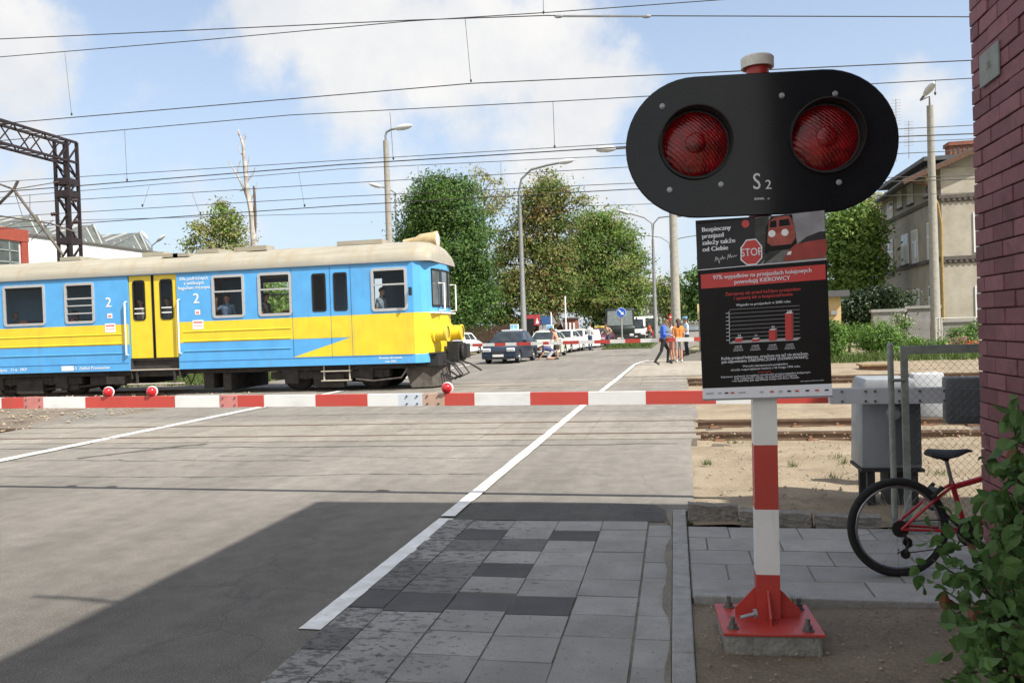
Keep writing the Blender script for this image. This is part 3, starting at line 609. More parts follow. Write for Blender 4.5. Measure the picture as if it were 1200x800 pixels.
# poster on the post
po = thing('poster', 'black poster with STOP sign and red bar chart hanging on the signal post', 'poster', (.43,4.165,1.18))
PW, PH = .600, .872; prz = R(1.0)
PM = Matrix.Translation((.43-.003,4.165,1.18)) @ Matrix.Rotation(prz,4,'Z') @ Matrix.Rotation(R(-.6),4,'Y')
def P2(px, py):   # photo pixel on the poster -> board coordinates
    v = (464.5-py)/207.*PH; u = (px - (824.3 - (464.5-py)*.0245))/150.5*PW - PW/2
    return u, v
def pq(px, py, dep=-.0115):
    u, v = P2(px,py); return PM @ Vector((u,dep,v))
PBLK = mat('poster_black', (.009,.0085,.009), .4, var=.35, scale=3, spec=.18); PGREY = mat('poster_grey', (.033,.033,.035), .4, var=.3, scale=3, spec=.18)
PRED = mat('poster_red', (.52,.035,.035), .35, var=.1, scale=4, spec=.5); PWH = mat('poster_white', (.72,.74,.80), .4, var=.05); PSKY = mat('poster_pale', (.27,.27,.29), .4, var=.35, scale=9)
PCAR = mat('poster_car_red', (.30,.045,.035), .4, var=.25, scale=12); PROAD = mat('poster_road', (.14,.14,.13), .4, var=.4, scale=14); PTRN = mat('poster_train', (.33,.075,.055), .4, var=.4, scale=16); PGRN = mat('poster_bush', (.03,.036,.03), .4, var=.7, scale=20); PLAMP = mat('poster_lamp', (.8,.8,.78), .4, var=.02)
mb = MB(); mb.add([tuple(PM @ Vector((x,y,z))) for y in (-.01,.01) for x,z in ((-PW/2,0),(PW/2,0),(PW/2,PH),(-PW/2,PH))], [(0,1,2,3),(7,6,5,4),(0,4,5,1),(1,5,6,2),(2,6,7,3),(3,7,4,0)]); mb.build('board', PBLK, po)
lay = [0]
def pp(mb, pts, m):
    lay[0] += 1; mb.poly([tuple(pq(x,y,-.0106-lay[0]*.00009)) for x,y in reversed(pts)], m)
def ell(cx, cy, rx, ry, n=18): return [(cx+rx*math.cos(t), cy-ry*math.sin(t)) for t in [2*math.pi*i/n for i in range(n)]][::-1]
mb = MB()
pp(mb, [(819.6,316),(819.6,262),(969.5,255.5),(971,310),(820,314.5)][1:], 1)
pp(mb, [(889,313.5),(889,258.6),(969,255.4),(970.5,311.5)], 3)                       # pale photograph
pp(mb, [(889,313),(889,259),(905,258),(908,300),(893,313)], 7)
pp(mb, [(900,300),(902,270),(908,258.5),(932,257.4),(936,280),(938,296),(925,302)], 8)   # dark bushes / train body side
pp(mb, [(903,288),(905,264),(912,259.6),(928,258.8),(933,264),(936,284),(931,291),(908,292)], 6)
pp(mb, [(906,271),(907,264),(914,263),(914,271)], 8); pp(mb, [(917,270.5),(917,263),(928,262.3),(930,269.5)], 8)
pp(mb, [(904,278),(904,273),(932,271),(933,276)], 5)
pp(mb, ell(908.5,278,4.2,4), 9); pp(mb, ell(923.5,277.5,4.2,4), 9)
pp(mb, [(897,312.5),(905,298),(960,294),(970,300),(970.7,310)], 7)
pp(mb, [(897,313),(920,298),(930,297),(906,313)], 10); pp(mb, [(908,312.5),(926,299),(969,296),(970.6,310)], 10)
pp(mb, [(922,310),(925,300),(936,291),(950,289.5),(962,287),(971,288),(971.4,301),(968,308),(940,309.5)], 5)
pp(mb, [(938,291.5),(948,284),(963,279),(969.8,279),(970.2,287.5),(951,289)], 1)
pp(mb, [(925,303),(927,299.5),(931,299),(930,303)], 9)
pp(mb, ell(878,265,4.5,4.5), 2)
pp(mb, [(871.5,306),(871.5,292),(878.5,283),(890,282.6),(897,291.5),(897,305),(890,312),(879,312.4)][::-1], 4)
pp(mb, [(873,305.4),(873,292.6),(879,284.4),(889.6,284),(895.6,292.2),(895.6,304.6),(889.4,310.8),(879.4,311.1)][::-1], 2)
pp(mb, [(820.3,315.2),(820.3,314.4),(971.2,309.6),(971.2,310.4)], 4)
pp(mb, [(824.4,336.5),(824.0,320),(969,316),(969.6,333)], 2)
pp(mb, [(824,464),(823.7,451.6),(974.6,450.6),(974.8,464)], 4)
# chart
def ln(a, b, w, m): 
    dx, dy = b[0]-a[0], b[1]-a[1]; l = math.hypot(dx,dy); nx, ny = -dy/l*w/2, dx/l*w/2
    pp(mb, [(a[0]+nx,a[1]+ny),(b[0]+nx,b[1]+ny),(b[0]-nx,b[1]-ny),(a[0]-nx,a[1]-ny)], m)
for k in range(8): ln((858,362+k*4.6),(939,361+k*4.6),.35,11); ln((856,366+k*4.4),(858.5,362+k*4.6),.3,11); ln((853,366.2+k*4.4),(856.5,366+k*4.4),.6,4)
ln((856.8,364),(857,400.5),.5,4)
pp(mb, [(856.5,401),(861,398),(940,397),(936,400.2)], 11)
for x, w_, t in ((863.5,9,395.3),(883,9.5,397),(903,9.5,387.4),(922,9.5,369.5)):
    pp(mb, [(x,399.7),(x,t),(x+w_*.75,t-.1),(x+w_*.75,399.6)], 2); pp(mb, [(x+w_*.75,399.6),(x+w_*.75,t-.1),(x+w_,t-1.3),(x+w_,398.4)], 5); pp(mb, [(x,t),(x+w_*.25,t-1.3),(x+w_,t-1.4),(x+w_*.75,t-.1)], 4)
for k, x in enumerate((828,842,850,857,866,891,903,913,923,932,944,955,966)):   # tiny sponsor marks, too small to read
    c = (1 if k % 3 else 0)
    ln((x,457.6),(x+(9 if k in (0,4) else 4.4),457.4),1.7 if k not in (0,4) else .7, 2 if k in (3,6,9,11) else 11 if k % 2 else 1)
sgp = [(841,306),(842.5,300.5),(843.5,305),(844.6,301.5),(845.6,304.6),(846.2,308.5),(847.6,302.2),(849,304.2),(850.2,300),(851,304),(852.4,301.6),(853.6,303.4)], [(856,304.6),(857,298.6),(858.2,302.6),(859.4,298.4),(860.4,303),(861.8,300.6),(863,302.4),(864.4,299.8),(865.6,301.8),(867.4,299.8)]
for st_ in sgp:
    for a_, b_ in zip(st_, st_[1:]): ln(a_, b_, .4, 4)
mb.build('print', [PBLK,PGREY,PRED,PSKY,PWH,PCAR,PTRN,PGRN,PBLK,PLAMP,PROAD,mat('poster_line', (.38,.38,.40), .4, var=.02)], po)
PXW = PW/150.5
def line(s, px, py, h, mi=0, align='CENTER', bold=.0006, sx=1., rot=2.0): return (s, h*PXW*1.38, Matrix.Translation(pq(px,py,-.0152)) @ Matrix.Rotation(prz,4,'Z') @ Matrix.Rotation(R(90),4,'X') @ Matrix.Rotation(R(rot),4,'Z') @ Matrix.Diagonal((sx,1,1,1)), dict(align=align, mi=mi, bold=bold, ext=.0001))
B_ = []
for i, s in enumerate(('Bezpieczny','przejazd','zależy także','od Ciebie')): B_.append(line(s, 826.2+i*.15, 269.2-.3+i*7.6, 5.6, 0, 'LEFT', .0024, 1.0))
B_ += [line('STOP', 884.5, 298, 9.6, 0, bold=.0008, sx=.80),
 line('97% wypadków na przejazdach kolejowych', 896, 323.2, 5.2, 0, bold=.0010, sx=.92), line('powodują KIEROWCY', 896, 330, 5.2, 0, bold=.0010, sx=.95),
 line('Zatrzymaj się przed każdym przejazdem', 896.5, 343.3, 4.2, 1, bold=.0007, sx=.92), line('i upewnij się o bezpieczeństwie', 897, 348.6, 4.2, 1, bold=.0007, sx=.92),
 line('Wypadki na przejazdach w 2005 roku', 897, 356.6, 3.0, 0, bold=.0003),
 line('24', 868.5, 392.3, 2.8), line('11', 888, 393, 2.8), line('56', 908, 384, 2.8), line('168', 927, 367.2, 2.8),
 line('Każdy przejazd kolejowy, strzeżony czy też nie strzeżony,', 897.5, 416.8, 3.5, 0, bold=.0006, sx=.88), line('jest odpowiednio ZABEZPIECZONY (OZNAKOWANY).', 897.5, 420.8, 3.5, 0, bold=.0006, sx=.88),
 line('Warunki zabezpieczenia przejazdów', 898, 427, 2.6, 0, bold=.0002), line('określa rozporządzenie ministra z 26 lutego 1996 roku', 898, 430.6, 2.6, 0, bold=.0002),
 line('uwaga pociąg', 897, 434.6, 2.0, 1, bold=.0001),
 line('Kierowco, zachowaj szczególną ostrożność przed przejazdem kolejowym', 898, 438, 2.5, 0, bold=.0002), line('oraz rowerzysto i pieszy, nie przechodź pod zaporą', 898, 440.6, 2.5, 0, bold=.0002), line('i nie wjeżdżaj, gdy sygnalizacja nadaje czerwone światło', 898, 443.2, 2.5, 0, bold=.0002), line('dla bezpieczeństwa w ruchu', 952, 446.5, 1.7, 0, bold=0)]
for x in (867,887,907,927):
    for i, s in enumerate(('wypadki','na torach','kolejowych')): B_.append(line(s, x, 404.3+i*2.3, 1.9, 0, bold=.0001))
textobj('lettering', B_, [PWH,PRED], po)
mb = MB(); mb.add([tuple(PM @ Vector((x,y,z))) for y in (-.013,.014) for x,z in ((-PW/2-.002,-.006),(PW/2+.002,-.006),(PW/2+.002,.003),(-PW/2-.002,.003))], [(0,1,2,3),(7,6,5,4),(0,4,5,1),(1,5,6,2),(2,6,7,3),(3,7,4,0)]); mb.build('bottom_batten', mat('grey_batten', (.25,.25,.25), .6), po)

# ------------------------------------------------------------------ near level crossing barrier
BW = worn('barrier_white', (.72,.72,.70), .5, (.42,.39,.34), .5, (1.2,3,5), 2.2, 20); BR = worn('barrier_red', (.50,.06,.045), .5, (.30,.09,.07), .5, (1.2,3,5), 2.2, 20); BP = mat('barrier_faded_red', (.52,.20,.18), .5, var=.15, scale=9); BE = mat('barrier_beige', (.48,.33,.25), .55, var=.15, scale=9); BGW = mat('barrier_bluish_white', (.55,.60,.66), .45, var=.06, scale=9)
nb = thing('crossing_barrier', 'near red and white crossing barrier with lamps, its grey cabinet behind the fence', 'barrier', (1.6,6.95,0))
BA, BB = at(970,464,7.2), at(0,472,7.58)
def bpt(px):
    d = ray(px, 466); a = np.array([d[0],d[1]]); e = (BB-BA)[:2]
    k = np.linalg.solve(np.array([[e[0],-a[0]],[e[1],-a[1]]]), -BA[:2])[0]; return BA + (BB-BA)*k
segs = [(-110,-52,1),(-52,4,0),(4,30,1),(30,53,2),(53,102,0),(102,207,1),(207,259,0),(259,280,2),(280,311,1),(311,371,0),(371,432,1),(432,468,0),(468,496,4),(496,522,3),(522,557,1),(557,622,0),(622,690,1),(690,757,0),(757,839,1),(839,900,0),(900,970,1),(970,982,0)]
mb = MB(); ud = Vector(BB-BA).normalized(); nd = Vector((-ud.y, ud.x, 0)).normalized()
for a, b, m in segs:
    A, B = Vector(bpt(a)), Vector(bpt(b)); x = 1.0 if m != 2 else 1.06
    mb.bar(A, B, .055*x, .112*x, m)
boom = mb.build('boom', [BW,BR,BP,BE,BGW], nb)
for px in (33,49,263,277,478,490,502,515):
    mb = MB(); 
    for dz in (-.035,.035): c = Vector(bpt(px)); c.z += dz; mb = MB(); mb.lathe([(0,-.036),(.009,-.036),(.009,.036),(0,.036)], c, -nd*(1 if nd.y > 0 else -1), 8); o = mb.build('bolt', BOLT, nb); o.parent = boom
LRED = mat('lamp_red', (.45,.012,.018), .15, var=.1, coat=.6)
for px in (127,178,524):
    c = Vector(bpt(px)); c.z += .102; d = ((Vector((0,0,c.z))-c).normalized()+Vector((-.22,0,0))).normalized()
    mb = MB(); mb.ball(c+d*.008, .050, 18, 10); l = mb.build('barrier_lamp', LRED, nb, smooth=True)
    mb = MB(); mb.lathe([(.05,-.03),(.056,0),(.054,.012),(.04,.014)], c-d*.028, d, 20); mb.cyl((c.x,c.y,c.z-.06),(c.x,c.y,c.z-.1),.02); o = mb.build('collar', BW, nb, smooth=40); o.parent = l
mb = MB(); A, B = Vector(bpt(972)), Vector(bpt(1112)); off = Vector((0,-.028,0)); mb.bar(A+off, B+off, .02, .125); mb.bar(A+Vector((0,.045,.0)), B+Vector((0,.045,0)), .02, .125)
for t in (.10,.30,.38,.58,.75,.95):
    for dz in (-.04,.04): c = A.lerp(B,t); c.z += dz; mb.lathe([(.01,0),(.01,.012),(0,.012)], c+off+Vector((0,-.01,0)), (0,-1,0), 8, 1)
mb.build('arm_bracket', [LGREY,BOLT], nb)
x0, x1, y0, y1 = at(1008,490,7.27)[0], at(1080,490,7.27)[0], 7.27, 7.70; CT = at(1030,444,7.27)[2]; CB = at(1030,549,7.27)[2]; CX = (x0+x1)/2
mb = MB(); pr_ = [(x0,CB),(x1,CB),(x1-.02,CT-.07),(x1-.05,CT),(x0+.05,CT+.005),(x0+.02,CT-.06)]; mb.prism([(a,y0,b) for a,b in pr_],(0,y1-y0,0)); cb = mb.build('cabinet', MIDG, nb, bevel=.02, smooth=30)
mb = MB(); mb.bx(CX+.0,x1-.01,y0-.025,y0,CB+.04,CT-.08); mb.build('cabinet_door', DGREY, nb, bevel=.008)
mb = MB(); mb.lathe([(.062,0),(.062,.03),(.04,.035),(.04,.09),(0,.09)], (CX+.015,y0,CB+.62*(CT-CB)), (0,-1,0), 8); mb.build('drive_shaft', STEEL, nb)
mb = MB(); mb.bx(x0-.005,x1+.01,y0-.02,y1+.01,CB-.025,CB); [mb.bar((a,b,-.1),(a,b,CB-.02),.06) for a in (x0+.08,x1-.06) for b in (y0+.06,y1-.07)]; mb.bx(CX-.02,CX+.15,y0+.05,y1-.1,-.05,CB-.02); mb.build('stand', mat('dark_stand', (.03,.03,.032), .7, var=.3), nb)
mb = MB(); c = Vector(bpt(1129)); mb.box((c.x+.01,c.y+.0,c.z-.04),(.30,.16,.37), rz=R(-5)); cw = mb.build('counterweight', DGREY, nb, bevel=.02, smooth=30); mb = MB(); mb.box((c.x+.04,c.y-.085,c.z-.055),(.18,.012,.22), rz=R(-5)); o = mb.build('weight_plate', DGREY, nb, bevel=.004); o.parent = cw
mb = MB(); q = at(1068,437,8.0); r_ = at(1107,489,8.0); mb.bx(q[0],r_[0],7.96,8.1,r_[2],q[2]); mb.build('rear_weight', LGREY, nb, bevel=.025, smooth=30)
# ------------------------------------------------------------------ chain link fence and gate beside the wall
fg = thing('chain_link_fence', 'low grey steel framed chain link fence between barrier cabinet and maroon wall', 'fence', (1.51,6.3,0))
FEN = mat('fence_paint', (.22,.245,.215), .7, var=.3, scale=12, bump=.2); WIRE = mat('fence_wire', (.16,.15,.12), .6, .5, var=.3)
def fx(px, Y=6.28): return at(px, 480, Y)[0]
xa, xb = fx(1045), fx(1061); zt = at(1045,405,6.28)[2]
mb = MB(); mb.cyl((xa,6.28,-.05),(xa,6.28,zt),.021,n=12); mb.ball((xa,6.28,zt),.024,10,6); mb.cyl((xa,6.26,.35),(xb,6.27,.35),.012,n=8); mb.cyl((xa,6.26,1.1),(xb,6.27,1.1),.012,n=8); mb.build('fence_post', FEN, fg, smooth=30)
zr = at(1100,409,6.28)[2]
mb = MB(); mb.bx(xb-.022,xb+.022,6.265,6.295,-.03,zr+.03); mb.bx(xb+.022,3.0,6.265,6.295,zr-.03,zr+.03); mb.bx(xb+.022,3.0,6.265,6.295,.06,.10); mb.bx(2.96,3.0,6.265,6.295,.1,zr-.03); mb.build('gate_frame', FEN, fg)
mb = MB(); st = .0255; W_ = 2.96-xb-.022; n = int(W_/st); k = int((zr-.14)/st)
for i in range(n):
    mb.tube([(xb+.022+(i+((j+i) % 2)*1.06-.03)*st, 6.28+(.003 if (j+i) % 2 else -.003), .1+j*st*1.08) for j in range(int(k/1.08)+1)], .0015, 3, caps=False)
mb.build('wire_mesh', WIRE, fg)
# ------------------------------------------------------------------ bicycle
bk = thing('bicycle', 'red mountain bicycle with a black saddle parked against the fence behind the maroon wall corner', 'bicycle', (atz(1056,678)[0],5.27,.0), R(8)); local(bk); bk.scale = (.905,.905,.905)
TYRE = mat('tyre_rubber', (.014,.014,.014), .85, var=.2, scale=30); ALU = mat('rim_metal', (.30,.30,.31), .35, .9, var=.1); BRED = mat('bike_red', (.36,.012,.020), .35, var=.1, coat=.5); BBLK = mat('saddle_black', (.007,.007,.008), .6, var=.1); CHN = mat('chain_metal', (.05,.045,.04), .5, .7, var=.3)
RW = .327; WB = 1.04
def wheel(x):
    t = bpy.data.objects.new('wheel', None); COL.objects.link(t); t.parent = bk; t['_o'] = [0,0,0]
    mb = MB(); K = 56; mb.tube([(x+(RW-.025)*math.cos(a), 0, RW+(RW-.025)*math.sin(a)) for a in [2*math.pi*i/K for i in range(K)]], .025, 10, closed=True); mb.build('tyre', TYRE, t, smooth=True)
    mb = MB(); mb.tube([(x+(RW-.055)*math.cos(a), 0, RW+(RW-.055)*math.sin(a)) for a in [2*math.pi*i/K for i in range(K)]], .012, 8, closed=True); mb.build('rim', ALU, t, smooth=True)
    mb = MB()
    for i in range(32): a = 2*math.pi*i/32; s = 1 if i % 2 else -1; b_ = a+s*.9*(1 if i % 4 < 2 else -1); mb.tube([(x+.024*math.cos(b_), s*.03, RW+.024*math.sin(b_)),(x+(RW-.06)*math.cos(a), 0, RW+(RW-.06)*math.sin(a))], .0013, 4)
    mb.build('spokes', ALU, t)
    mb = MB(); mb.cyl((x,-.05,RW),(x,.05,RW),.02); mb.build('hub', CHN, t, smooth=30)
wheel(0.); wheel(WB)
BBp = (.44,0,.29); HT = (.90,0,.75); HB = (.94,0,.60)
mb = MB(); mb.tube([(.362,0,.585),(.90,0,.73)],.019,10); mb.tube([BBp,HB],.019,10); mb.tube([BBp,(.350,0,.625)],.017,10); mb.tube([HT,HB],.02,10)
for s in (-1,1): mb.tube([(0,s*.06,RW),(.12,s*.055,RW-.008),(.40,s*.035,.30)],.0095,8); mb.tube([(0,s*.06,RW),(.20,s*.05,.495),(.355,s*.02,.60)],.010,8)
mb.build('frame', BRED, bk, smooth=True)
mb = MB()
for s in (-1,1): mb.tube([(HB[0]+.01,s*.05,.62),(.95,s*.055,.45),(WB,s*.055,RW)],.011,8)
mb.cyl((.89,-.06,.64),(.89,.06,.64),.016); mb.build('fork', BRED, bk, smooth=True)
mb = MB(); mb.tube([(.352,0,.62),(.315,0,.80)],.0125,10); mb.cyl((.34,-.03,.615),(.37,.03,.62),.008); mb.build('seat_post', ALU, bk, smooth=True)
mb = MB(); prof = [(.125,.0,.895,.005),(.13,.062,.893,.04),(.17,.085,.885,.05),(.24,.075,.882,.045),(.31,.035,.885,.035),(.38,.020,.895,.025),(.412,.010,.892,.012)]; vs = []
for x, hw_, z, th in prof:
    for t in [2*math.pi*j/12 for j in range(12)]: vs.append((x+.075, max(hw_,.006)*math.cos(t), z-.075+th*.55*math.sin(t) - (.018*abs(math.cos(t)) if hw_ > .03 else 0)))
mb.add(vs, [(i*12+j,i*12+(j+1)%12,(i+1)*12+(j+1)%12,(i+1)*12+j) for i in range(len(prof)-1) for j in range(12)]+[tuple(range(11,-1,-1)),tuple(range((len(prof)-1)*12,len(prof)*12))])
mb.prism([(.255,-.02,.785),(.335,-.02,.785),(.33,-.02,.76),(.31,-.02,.755)],(0,.04,0)); mb.build('saddle', BBLK, bk, smooth=50)
mb = MB(); mb.lathe([(.0,-.045),(.056,-.045),(.05,-.03),(.03,-.015),(.0,-.015)], (0,0,RW), (0,1,0), 22); mb.build('cassette', CHN, bk)
mb = MB(); mb.tube([(.01,-.055,RW-.02),(.04,-.06,.24),(.02,-.06,.17)],.012,8); mb.lathe([(.03,-.006),(.03,.006),(0,.006)],(.035,-.06,.245),(0,1,0),14); mb.lathe([(.03,-.006),(.03,.006),(0,.006)],(.02,-.06,.165),(0,1,0),14); mb.tube([(.07,-.058,.225),(-.03,-.058,.17),(-.02,-.058,.2)],.005,6); mb.build('derailleur', CHN, bk)
mb = MB(); mb.lathe([(.0,-.05),(.085,-.05),(.085,-.042),(0,-.042)],BBp,(0,1,0),28); mb.tube([(.43,-.065,.30),(.55,-.075,.18)],.011,8); mb.tube([(.43,.065,.30),(.31,.075,.42)],.011,8); mb.build('crank', CHN, bk)
mb = MB(); mb.box((.56,-.12,.175),(.09,.08,.022)); mb.build('pedal', BBLK, bk); mb = MB(); mb.box((.30,.12,.425),(.09,.08,.022)); mb.build('pedal', BBLK, bk)
mb = MB(); mb.tube([(0.03,-.047,RW+.05),(.43,-.047,.385)],.004,6); mb.tube([(0.04,-.047,.17),(.43,-.047,.215)],.004,6); mb.build('chain', CHN, bk)
mb = MB(); mb.box((.235,0,.565),(.04,.11,.028), ry=R(-38)); mb.tube([(.20,-.06,.53),(.265,-.06,.60)],.014,8); mb.tube([(.20,.06,.53),(.265,.06,.60)],.014,8); mb.build('brake', BBLK, bk)
mb = MB(); mb.tube([HT,(.845,0,.86),(.93,0,.92)],.014,8); mb.tube([(.90,-.30,.93),(.93,0,.92),(.90,.30,.93)],.013,8); mb.build('handlebar', CHN, bk, smooth=True)
# ------------------------------------------------------------------ maroon brick building at the right
bb = thing('brick_building', 'maroon painted brick wall with a small grey plate at the right edge', 'building', (1.57,4.76,0))
def brickpaint():
    m, N, L, b, v = newmat('maroon_painted_brick'); g = N.new('ShaderNodeNewGeometry')
    c = ramp(N, L, g.outputs['Random Per Island'], 0, (.135,.047,.058), 1, (.225,.088,.102))
    c = mixc(N, L, .35, c, ramp(N, L, noise(N, L, v, 9, 7, .7), .3, (.25,.25,.25), .72, (.8,.8,.8)), 'OVERLAY')
    ch = ramp(N, L, noise(N, L, v, 3.1, 9, .72), .655, (0,0,0), .68, (1,1,1)); c = mixc(N, L, ch, c, (.34,.12,.06))
    dk_ = ramp(N, L, noise(N, L, mapping(N, L, v, (1,1,1.3), (7,2,1)), 2.3, 7), .60, (0,0,0), .72, (.75,.75,.75)); c = mixc(N, L, dk_, c, (.035,.018,.022))
    L.new(c, b.inputs['Base Color']); b.inputs['Roughness'].default_value = .62; b.inputs['Specular IOR Level'].default_value = .3; bumpn(N, L, b, noise(N, L, v, 45, 8, .7), .45, .01); return m
MBR = brickpaint(); MORT = mat('maroon_mortar', (.135,.056,.064), .9, var=.3, scale=30, bump=.6)
WX, WY, WH = 1.57, 4.76, 6.05
mb = MB(); mb.bx(WX+.012,9,.6,WY-.012,-.2,WH); mb.build('wall', MORT, bb); mb = MB(); mb.bx(6.1,9,.6,WY-.02,WH+.15,7.2); mb.build('shade_block', MORT, bb)  # second box: unseen upper block added to shade the barrier cabinet
mb = MB(); g2 = random.Random(3); z = -.05; r = 0
while z < 3.75:
    y = WY - (.06 if r % 2 else 0.)*0; first = True; ln_ = .12 if r % 2 else .25
    while y > 2.9:
        L_ = ln_ if first else .25
        if z > 1.9 and .0: pass
        mb.box((WX+.008+g2.uniform(-.0035,.0035), y-L_/2+g2.uniform(-.002,.002), z+.036),(.024,L_-.007,.074), rz=g2.uniform(-.012,.012), ry=g2.uniform(-.02,.02)); y -= L_; first = False
    x = WX+.02+ (.25 if r % 2 else .12)
    mb.box(((WX+x)/2+.002, WY-.006, z+.036),(x-WX-.012,.024,.0715)); 
    while x < 3.6: mb.box((x+.125,WY-.006+g2.uniform(-.003,.003),z+.036),(.241,.024,.0715)); x += .25
    z += .0815; r += 1
mb.build('brickwork', MBR, bb, bevel=.0035)
mb = MB(); mb.bx(WX-.0,9.4,.5,WY+.0,WH,WH+.14); mb.build('eaves', mat('eaves_wood', (.09,.06,.04), .8), bb)
mb = MB(); mb.tube([(WX+.05,1.9,WH+.06),(WX-.35,1.95,WH+.1),(WX-.62,1.95,WH+.12)],.025,8); mb.build('overflow_pipe', STEEL, bb)
a, b = at(1150,52,3), at(1173,48,3)
def onwall(px, py): d = ray(px,py); return np.array([0,0,HC])+d*((WX-.006)/d[0])
q0, q1, q2, q3 = onwall(1150,104), onwall(1173,88), onwall(1172,49), onwall(1150,64)
y0_, y1_ = (q0[1]+q3[1])/2, (q1[1]+q2[1])/2; z0_, z1_ = (q0[2]+q1[2])/2, (q2[2]+q3[2])/2
mb = MB(); mb.bx(WX-.016,WX-.007,y1_,y0_,z0_,z1_); pl = mb.build('plaque', mat('grey_plate', (.19,.20,.18), .55, var=.2, scale=12), bb, bevel=.002)
pl2 = textobj('lettering', [('50', .055, Matrix.Translation((WX-.0175,(y0_+y1_)/2,(z0_+z1_)/2)) @ Matrix.Rotation(R(-90),4,'Z') @ Matrix.Rotation(R(90),4,'X'))], mat('faded_print', (.24,.22,.17), .7), bb); pl2.parent = pl
# ------------------------------------------------------------------ leafy shrub in the right foreground
sh = thing('shrub', 'broad leaved green shrub growing against the foot of the maroon wall', 'shrub', (1.2,3.3,0))
LF = leafmat('shrub_leaf', (.040,.095,.026), (.125,.225,.062), .35, .55); LF2 = leafmat('shrub_leaf_brown', (.12,.045,.02), (.20,.08,.04), .2, .6)
g = np.random.default_rng(21); Cs = []; stm = MB(); roots = []
tips = [(1092,655,3.6),(1105,690,3.5),(1120,700,3.4),(1112,618,3.65),(1140,600,3.5),(1150,640,3.3),(1165,590,3.3),(1185,520,3.2),(1198,480,3.2),(1190,560,3.1),(1180,610,3.1),(1205,540,2.9),(1150,690,3.1),(1175,660,2.9),(1195,620,2.8),(1200,680,2.6),(1160,730,2.9),(1130,740,3.1),(1185,730,2.6),(1120,790,3.0),(1160,790,2.7),(1190,790,2.4),(1215,600,2.8),(1230,700,2.5),(1215,760,2.4),(1140,770,2.8),(1225,500,3.0),(1098,640,3.7),(1180,700,2.7),(1210,650,2.6),(1188,495,3.1),(1197,515,3.05),(1182,535,3.2),(1192,548,3.1),(1176,565,3.2),(1203,500,3.0),(1193,475,3.2),(1186,580,3.05),(1166,605,3.2),(1200,575,2.9),(1135,665,3.2),(1170,625,3.0),(1155,615,3.25),(1140,715,3.0),(1195,590,2.9),(1170,760,2.6),(1205,720,2.5)]
for px, py, Y in tips:
    e = Vector(at(px,py,Y)); e.x = min(e.x, 1.50)
    r0 = Vector((1.30+g.uniform(-.12,.12), 3.0+g.uniform(-.3,.4), .0)); mid = r0.lerp(e,.6)+Vector((.03,.02,.12))
    pts = [r0, r0.lerp(mid,.5)+Vector((.02,0,.05)), mid, e]; stm.tube(pts,[.008,.007,.005,.0028],5)
    for t in np.linspace(.35,1.0,9):
        p = (r0.lerp(mid,t/.7) if t < .7 else mid.lerp(e,(t-.7)/.3))
        for _ in range(5): Cs.append(p + Vector(g.standard_normal(3)*.043))
stm.build('stem', mat('shrub_stem', (.06,.045,.03), .8, var=.3), sh)
C = np.array([tuple(c) for c in Cs]); C = C[C[:,0] < 1.53]; C = C[C[:,2] > .02]; V, Fq = leaves(C, .057, .34, .5, True, .64, g)
dd = V.reshape(len(C),17,3); mx_ = dd[:,:,0].max(1); dd[:,:,0] -= np.clip(mx_-1.555,0,None)[:,None]; dd[:,:,2] += np.clip(.02-dd[:,:,2].min(1),0,None)[:,None]
mi = (g.random(len(C)) < .03).astype(int); arr_mesh('foliage', dd.reshape(-1,3)-np.array([1.2,3.3,0]), Fq, [LF,LF2], np.repeat(mi,12), sh, True)
# ------------------------------------------------------------------ electric train
YN, YF = 21.4, 24.3; ZB, ZR = .74, 3.48
tr = thing('electric_train', 'blue and yellow electric train with a cream roof crossing the road behind the barrier', 'train', (-14,22.85,0))
TBL = worn('train_blue', (.082,.345,.69), .45, (.12,.22,.32), .5, (2.5,2.5,.35), 1.3); TYE = worn('train_yellow', (.74,.54,.025), .45, (.40,.27,.06), .40, (2.5,2.5,.35), 1.3)
def roofmat():
    m, N, L, b, v = newmat('train_roof_cream')
    c = ramp(N, L, noise(N, L, mapping(N, L, v, (.25,2,2)), 2.2, 7), .3, (.25,.229,.18), .7, (.35,.325,.26))
    k = ramp(N, L, noise(N, L, mapping(N, L, v, (2.2,.3,.5)), 1.7, 6), .52, (0,0,0), .75, (.7,.7,.7)); c = mixc(N, L, k, c, (.27,.21,.125)); sx = N.new('ShaderNodeSeparateXYZ'); L.new(v, sx.inputs[0]); zz = math_(N, L, 'ADD', sx.outputs['Z'], math_(N, L, 'MULTIPLY', noise(N, L, mapping(N, L, v, (.6,1,1)), 2., 6), .3)); c = mixc(N, L, ramp(N, L, math_(N, L, 'SUBTRACT', zz, 3.3), .3, (.8,.8,.8), .5, (0,0,0)), c, (.27,.26,.235))
    L.new(c, b.inputs['Base Color']); b.inputs['Roughness'].default_value = .7; return m
TRF = roofmat(); FRM = mat('window_frame_metal', (.50,.50,.50), .4, .5, var=.1); UND = mat('underframe', (.035,.03,.027), .85, var=.5, scale=5); UND2 = mat('underframe_grey', (.08,.07,.06), .85, var=.4, scale=6)
INT = mat('train_interior', (.07,.06,.05), .8, var=.2); SEAT = mat('train_seat', (.22,.05,.03), .7, var=.2); GLS = glassmat('train_glass', (.86,.88,.86), .0); RUB = mat('black_rubber', (.012,.012,.012), .7); TW = mat('train_white', (.75,.75,.75), .6, var=.05); HANDR = mat('handrail_white', (.72,.70,.66), .5)
def tx(px, py=350): return at(px,py,YN)[0]
XL, XN = -46., -6.85
